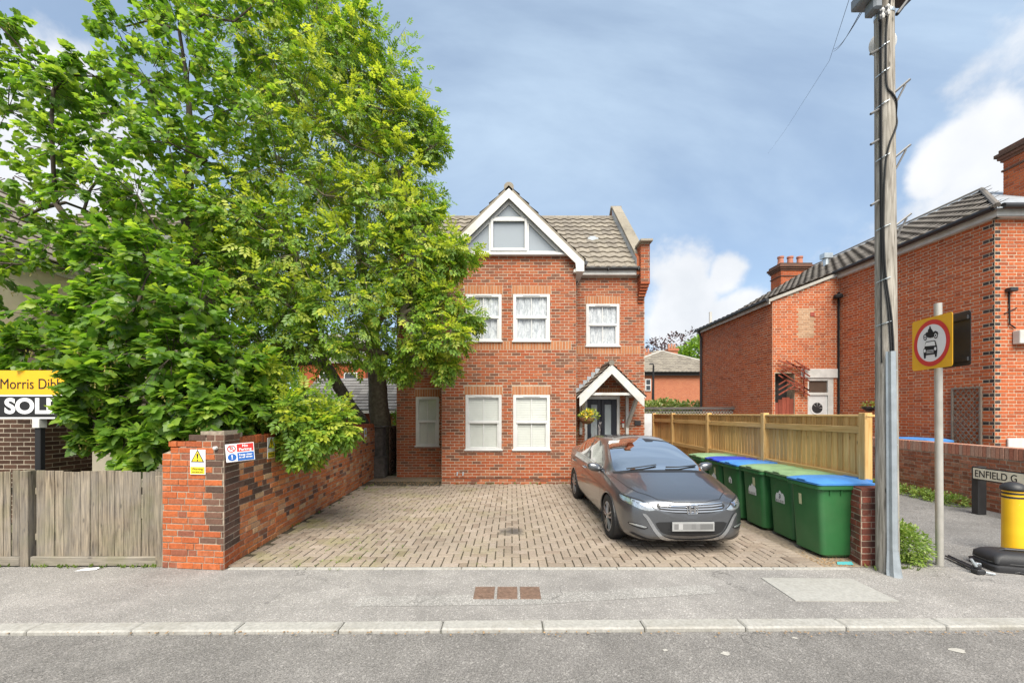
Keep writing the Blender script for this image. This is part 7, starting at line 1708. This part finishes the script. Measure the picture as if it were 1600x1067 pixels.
mb = MB(); mb.box(-14.6, -9.8, 7.5, 9.4, 0, 4.85); mb.prism([(-14.6, 7.5, 4.85), (-9.8, 7.5, 4.85), (-12.2, 7.5, 7.1)], (0, 1.9, 0)); mb.build('upper_wall', m_cream, nh)
mb = MB(); mb.box(-9.78, -9.70, 7.35, 9.4, 4.78, 4.95); mb.tube([(-9.66, 7.35, 4.93), (-9.66, 9.4, 4.93)], .06, 8); mb.build('gutter', m_whitepaint, nh)
tile_roof(nh, (-9.6, 7.3, 4.98), (0, 1, 0), Vector((-1, 0, .9)), 2.2, 3.5, m_rt, nobj=150, roll=.0)
mb = MB(); mb.prism([(-9.62, 7.3, 4.95), (-9.62, 9.5, 4.95), (-12.2, 9.5, 7.27), (-12.2, 7.3, 7.27)], (0, 0, -.04)); mb.prism([(-14.78, 7.3, 4.95), (-12.2, 7.3, 7.27), (-12.2, 9.5, 7.27), (-14.78, 9.5, 4.95)], (0, 0, -.04)); mb.build('roof', m_rt, nh)
for sg in (-1, 1): mb = MB(); mb.prism([(-12.2, 7.27, 7.25), (-12.2 + sg * 2.6, 7.27, 4.91), (-12.2 + sg * 2.6, 7.27, 4.73), (-12.2, 7.27, 7.05)], (0, .03, 0)); mb.build('barge_board', m_whitepaint, nh)
mb = MB(); mb.cbox(-12.9, -11.5, 7.44, 7.52, 3.1, 4.4, .02); wo = mb.build('window', m_white, nh); mb = MB(); mb.box(-12.8, -11.6, 7.425, 7.438, 3.2, 4.3); mb.build('pane', m_glassdk, wo)
mb = MB(); mb.box(-14.6, -8.0, 9.5, 10.5, 0, 5.9); mb.build('rear_wall', m_cream, nh)
tile_roof(nh, (-11.8, 9.3, 6.0), (1, 0, 0), Vector((0, 1, .8)), 4.0, 2.4, m_rt, nobj=250, roll=.0)
mb = MB(); mb.prism([(-11.8, 9.35, 5.97), (-7.8, 9.35, 5.97), (-7.8, 11.2, 7.45), (-11.8, 11.2, 7.45)], (0, 0, -.04)); mb.build('cross_roof', m_dark, nh); mb = MB(); mb.box(-11.8, -7.8, 9.27, 9.30, 5.82, 5.98); mb.build('fascia', m_whitepaint, nh)
mb = MB(); mb.box(-7.3, -5.6, 6.9, 7.6, 0, 1.16); o = mb.build('render_wall', m_cream); tag(o, 'low cream wall just visible over the board fence', 'wall')
# ------------------------------------------------------------------ garage roof and houses seen between the trunks
gr_ = thing('garage', 'low outbuilding with grey slate roof seen behind the tree trunks', 'garage', (-6, 16, 0))
m_slate = brickmat('slate', [(0, (.17, .16, .155)), (1, (.29, .275, .26))], .3)
tile_roof(gr_, (-8.6, 15.3, 1.95), (1, 0, 0), Vector((0, 1, .62)), 4.6, 2.6, m_slate, tw=.32, gauge=.24, roll=0.0, nobj=150)
mb = MB(); mb.prism([(-8.6, 15.4, 1.93), (-4.0, 15.4, 1.93), (-4.0, 17.4, 3.15), (-8.6, 17.4, 3.15)], (0, 0, -.05)); mb.build('roof', m_dark, gr_); mb = MB(); mb.box(-8.5, -4.1, 15.5, 17.3, 0, 1.92); mb.build('wall', m_rhb, gr_); mb = MB(); mb.box(-8.6, -4.0, 15.3, 15.34, 1.83, 1.95); mb.build('fascia', m_whitepaint, gr_)
bh = thing('far_brick_house', 'orange brick house glimpsed through leaves behind the tree trunks', 'house', (-12, 26, 0))
mb = MB(); mb.box(-14, -9.6, 26, 32, 0, 5.2); mb.build('wall', m_rhb, bh); mb = MB(); mb.prism([(-14.2, 25.8, 5.2), (-9.4, 25.8, 5.2), (-9.4, 29, 7.6), (-14.2, 29, 7.6)], (0, 0, -.1)); mb.build('roof', m_slate, bh)
for xx in (-11.0, -12.6): 
    for z in (.8, 3.2): mb = MB(); mb.cbox(xx, xx + .9, 25.93, 26.02, z, z + 1.3, .02); wo = mb.build('window', m_white, bh); mb = MB(); mb.box(xx + .08, xx + .82, 25.915, 25.928, z + .08, z + 1.22); mb.build('pane', m_glassdk, wo)
# ------------------------------------------------------------------ house at the end, right of the brick house
eh = thing('end_house', 'distant brick house with hipped grey tiled roof and chimneys', 'house', (14, 35, 0))
t = NT('far_brick'); br = t.n('ShaderNodeTexBrick'); br.inputs['Scale'].default_value = 4.4; mp = t.n('ShaderNodeMapping'); mp.inputs['Rotation'].default_value = (R(90), 0, 0); t.l(t.pos, mp.inputs[0]); t.l(mp.outputs[0], br.inputs['Vector'])
br.inputs['Color1'].default_value = (.42, .14, .065, 1); br.inputs['Color2'].default_value = (.36, .105, .05, 1); br.inputs['Mortar'].default_value = (.5, .36, .25, 1); br.inputs['Mortar Size'].default_value = .012; br.inputs['Row Height'].default_value = .33; br.inputs['Brick Width'].default_value = 1.0; t.set(br.outputs['Color'], .9); m_farb = t.m
x0, x1 = px2(1000, 35), px2(1110, 35)
mb = MB(); mb.box(x0, x1 + 3, 35, 44, 0, 5.35); mb.build('wall', m_farb, eh)
mb = MB(); mb.box(x0 - .3, x1 + 3.3, 34.7, 34.75, 5.15, 5.40); mb.tube([(x0 - .3, 34.62, 5.42), (x1 + 3.3, 34.62, 5.42)], .07, 6); mb.build('gutter', m_black, eh)
ap = Vector((px2(1036, 38), 38.4, 1.82 + (646 - 549) * 38.4 / F)); 
mb = MB(); mb.poly([(x0 - 3, 34.6, 5.42), (x1 + 3, 34.6, 5.42), ap, (ap.x - .5, ap.y, ap.z)]); mb.poly([(x1 + 3, 34.6, 5.42), (x1 + 3, 44, 5.42), ap]); mb.build('roof', m_slate, eh)
slope = (ap - Vector((ap.x, 34.6, 5.42))); nu = slope.normalized()
def inhip(c): f = (c.y - 34.6) / (ap.y - 34.6); return (x0 - 3) + (ap.x - .5 - x0 + 3) * f < c.x < (x1 + 3) + (ap.x - x1 - 3) * f
tile_roof(eh, (x0 - .2, 34.6, 5.44), (1, 0, 0), nu, x1 - x0 + 1.5, slope.length, m_rt, tw=.36, gauge=.38, roll=.03, nobj=0, inside=inhip, mass='roof_tiles')
mb = MB(); mb.tube([ap, (x1 + 3, 34.6, 5.42)], .12, 6); mb.tube([ap, (x0 - 3, 34.6, 5.45)], .12, 6); mb.build('hip_tiles', m_conc, eh)
for (px, py, w_) in ((1050, 545, .9), (1009, 552, .9)):
    c = P(px, py, 39.5); mb = MB(); mb.box(c.x - w_ / 2, c.x + w_ / 2, 39.2, 40, 5.5, c.z); mb.box(c.x - w_ / 2 - .08, c.x + w_ / 2 + .08, 39.12, 40.08, c.z - .25, c.z); co = mb.build('chimney', m_farb, eh)
    for k in range(3): mb = MB(); mb.lathe([(.12, 0), (.09, .5)], (c.x - .28 + k * .28, 39.6, c.z), 8); mb.build('chimney_pot', plain('pot', (.45, .20, .12), .8), co)
a, b = P(1008, 611, 34.96), P(1017, 592, 34.96); mb = MB(); mb.cbox(a.x, b.x, 34.9, 35.02, a.z, b.z, .02); wo = mb.build('window', m_white, eh); hm = (a.z + b.z) / 2
for (z0, z1) in ((a.z + .1, hm - .05), (hm + .05, b.z - .08)): mb = MB(); mb.box(a.x + .08, b.x - .08, 34.88, 34.895, z0, z1); mb.build('pane', m_glassdk, wo)
sl = thing('street_lamp', 'black street lamp post before the distant house', 'street lamp', P(1019, 640, 24)); c = P(1019, 640, 24); tpz = P(1020, 571, 24).z
mb = MB(); mb.tube([(c.x, 24, 0), (c.x + .05, 24, 2.8), (c.x + .08, 24, tpz)], [.09, .08, .05], 10); mb.build('column', m_black, sl); mb = MB(); mb.tube([(c.x + .08, 24, tpz), (c.x + .02, 23.9, tpz + .08), (c.x - .15, 23.8, tpz + .06)], .03, 6); mb.rings([(c.x - .12, 23.8, .14, .07, .05, tpz + .03), (c.x - .12, 23.8, .10, .05, .04, tpz + .10)]); mb.build('lantern', m_black, sl)
# white end panel and lattice-topped wall behind the fence end
mb = MB(); mb.box(4.30, 4.78, 13.2, 13.4, 0, 1.82); o = mb.build('white_wall', plain('white_brick', (.62, .63, .64), .8, var=.08)); tag(o, 'white painted wall end between the house and the timber fence', 'wall')
lw_ = thing('lattice_wall', 'pierced concrete block wall with dark coping behind the timber fence', 'wall', (5.5, 14.2, 0))
mb = MB(); mb.box(4.3, 8.2, 14.2, 14.35, 0, 1.55); mb.build('wall', m_conc, lw_); mb = MB(); mb.box(4.25, 8.25, 14.12, 14.4, 1.97, 2.05); mb.build('coping', plain('dark_coping', (.10, .09, .085), .9), lw_)
mb = MB()
for k in range(38):
    xx = 4.32 + k * .102
    for z in (1.57, 1.70, 1.83): mb.tube([(xx, 14.22, z), (xx + .05, 14.22, z + .12)], .017, 4); mb.tube([(xx + .1, 14.22, z), (xx + .05, 14.22, z + .12)], .017, 4)
mb.build('lattice', m_conc, lw_)['kind'] = 'stuff'
# flowering hedge, far trees
m_hedge = leafmat('hedge_leaf', [(0, (.14, .22, .05)), (.6, (.26, .34, .08)), (1, (.50, .50, .30))], .3)
hg = thing('flowering_hedge', 'pale green flowering hedge behind the pierced wall', 'hedge', (8, 19, 0)); rr = random.Random(6)
mb = MB(); mb.box(6.2, 9.6, 19.2, 19.8, 0, 1.6); mb.build('stems', m_bark, hg)
for k in range(16): leafball('foliage', hg, (6.2 + k * .25, 19.2 + rr.uniform(-.3, .3), rr.uniform(1.5, 2.25)), .5, .45, 500, .13, m_hedge if k % 3 else m_weed, 50 + k)
def far_tree(name, label, x, Y, h, blobs, mat, n, size, seed, bark=None):
    r_ = thing(name, label, 'tree', (x, Y, 0)); mb = MB(); mb.tube([(x, Y, 0), (x + .2, Y, h * .5), (x, Y, h * .8)], [.35, .25, .1], 8); mb.build('trunk', bark or m_bark, r_)
    for k, (dx, z, r2, q) in enumerate(blobs): leafball('crown', r_, (x + dx, Y, z), r2, r2 * .8, q, size, mat, seed + k)
ct = P(1085, 560, 46)
far_tree('broadleaf_tree', 'round green tree rising behind the distant hipped roof', ct.x, 46, 8.5, [(-1.6, 8.0, 1.9, 900), (.6, 8.8, 2.2, 1200), (-.3, 6.4, 2.4, 900), (2.4, 7.4, 2.2, 800), (-2.6, 6.2, 1.6, 500), (1.3, 10.0, 1.4, 400)], m_ash, 0, .42, 70)
m_purple = leafmat('copper_leaf', [(0, (.05, .025, .035)), (1, (.11, .05, .06))], .2)
cp = P(1052, 535, 52); far_tree('copper_beech', 'sparse dark copper leaved tree behind the distant chimney', cp.x, 52, 11, [(-2.2, cp.z - .6, 1.5, 130), (.3, cp.z, 1.6, 160), (2.4, cp.z + .6, 1.5, 120), (-.8, cp.z - 1.5, 1.8, 220)], m_purple, 0, .4, 90)
cq = P(1020, 547, 60); far_tree('thin_tree', 'thin dark treetop left of the distant house roof', cq.x, 60, 10, [(0, cq.z, 1.4, 90), (.8, cq.z - 1, 1.4, 120)], m_purple, 0, .4, 95)
# shrubs at the foot of the trunks and hedges closing the gaps
m_dkleaf = leafmat('dark_shrub_leaf', [(0, (.04, .09, .02)), (1, (.10, .18, .04))], .3)
for i, (x, Y, z, r_, lb) in enumerate(((-4.75, 11.6, 1.5, .45, 'dark green shrub at the foot of the leaning trunk'), (-3.55, 13.2, 1.6, .55, 'bright green shrub between thick trunk and house wall'), (-5.9, 10.6, 1.4, .6, 'dark shrub behind the middle of the garden wall'), (-7.6, 8.9, 1.5, .8, 'dark shrub behind the board fence under the sycamore'))):
    s_ = thing('shrub', lb, 'shrub', (x, Y, 0), group='shrubs behind the garden wall'); mb = MB(); mb.tube([(x, Y, 0), (x, Y, z)], .03, 5); mb.build('stem', m_bark, s_); leafball('foliage', s_, (x, Y, z), r_, r_ * .8, 700, .09, m_dkleaf if i != 1 else m_ash, 110 + i)
hb2 = thing('back_hedge', 'dark green hedge mass far behind the garden wall', 'hedge', (-16, 40, 0)); rr = random.Random(16)
mb = MB(); mb.box(-40, -5, 40, 41, 0, 2.0); mb.build('stems', m_bark, hb2)
for k in range(22): leafball('foliage', hb2, (-38 + k * 1.55, 39.6 + rr.uniform(-1, 1), rr.uniform(1.6, 3.2)), 1.8, 1.5, 420, .4, m_dkleaf, 200 + k)
# a recycling bin behind the low wall: only its blue lid shows
rb_ = thing('recycling_bin', 'blue lidded bin behind the low wall, only its lid showing', 'bin', (9.55, 9.4, 0)); mb = MB(); mb.rings([(9.62, 9.35, .22, .35, .06, 0), (9.62, 9.35, .27, .45, .06, 1.18)]); mb.build('body', m_bin, rb_); mb = MB(); mb.rings([(9.62, 9.35, .30, .48, .06, 1.18), (9.62, 9.35, .30, .48, .06, 1.22), (9.62, 9.35, .22, .38, .06, 1.25)]); mb.build('lid', m_lidb, rb_)
pl_ = thing('wall_planter', 'small hanging planter with flowers on the terrace wall', 'planter', P(1358, 634, 11.0)); c = P(1358, 637, 11.0); mb = MB(); mb.lathe([(.05, -.10), (.16, -.02), (.17, .03), (.05, .03)], c, 12); mb.build('bowl', m_blackpl, pl_); leafball('flowers', pl_, c + Vector((0, 0, .08)), .17, .09, 120, .06, m_lime, 33)
# ------------------------------------------------------------------ lettering becomes plain meshes
bpy.context.view_layer.update(); dg = bpy.context.evaluated_depsgraph_get()
for o in [o for o in SC.objects if o.type == 'FONT']:
    me = bpy.data.meshes.new_from_object(o.evaluated_get(dg)); n_ = bpy.data.objects.new('lettering', me); COL.objects.link(n_)
    n_.parent = o.parent; n_.matrix_basis = o.matrix_basis; n_.matrix_parent_inverse = o.matrix_parent_inverse; bpy.data.objects.remove(o)
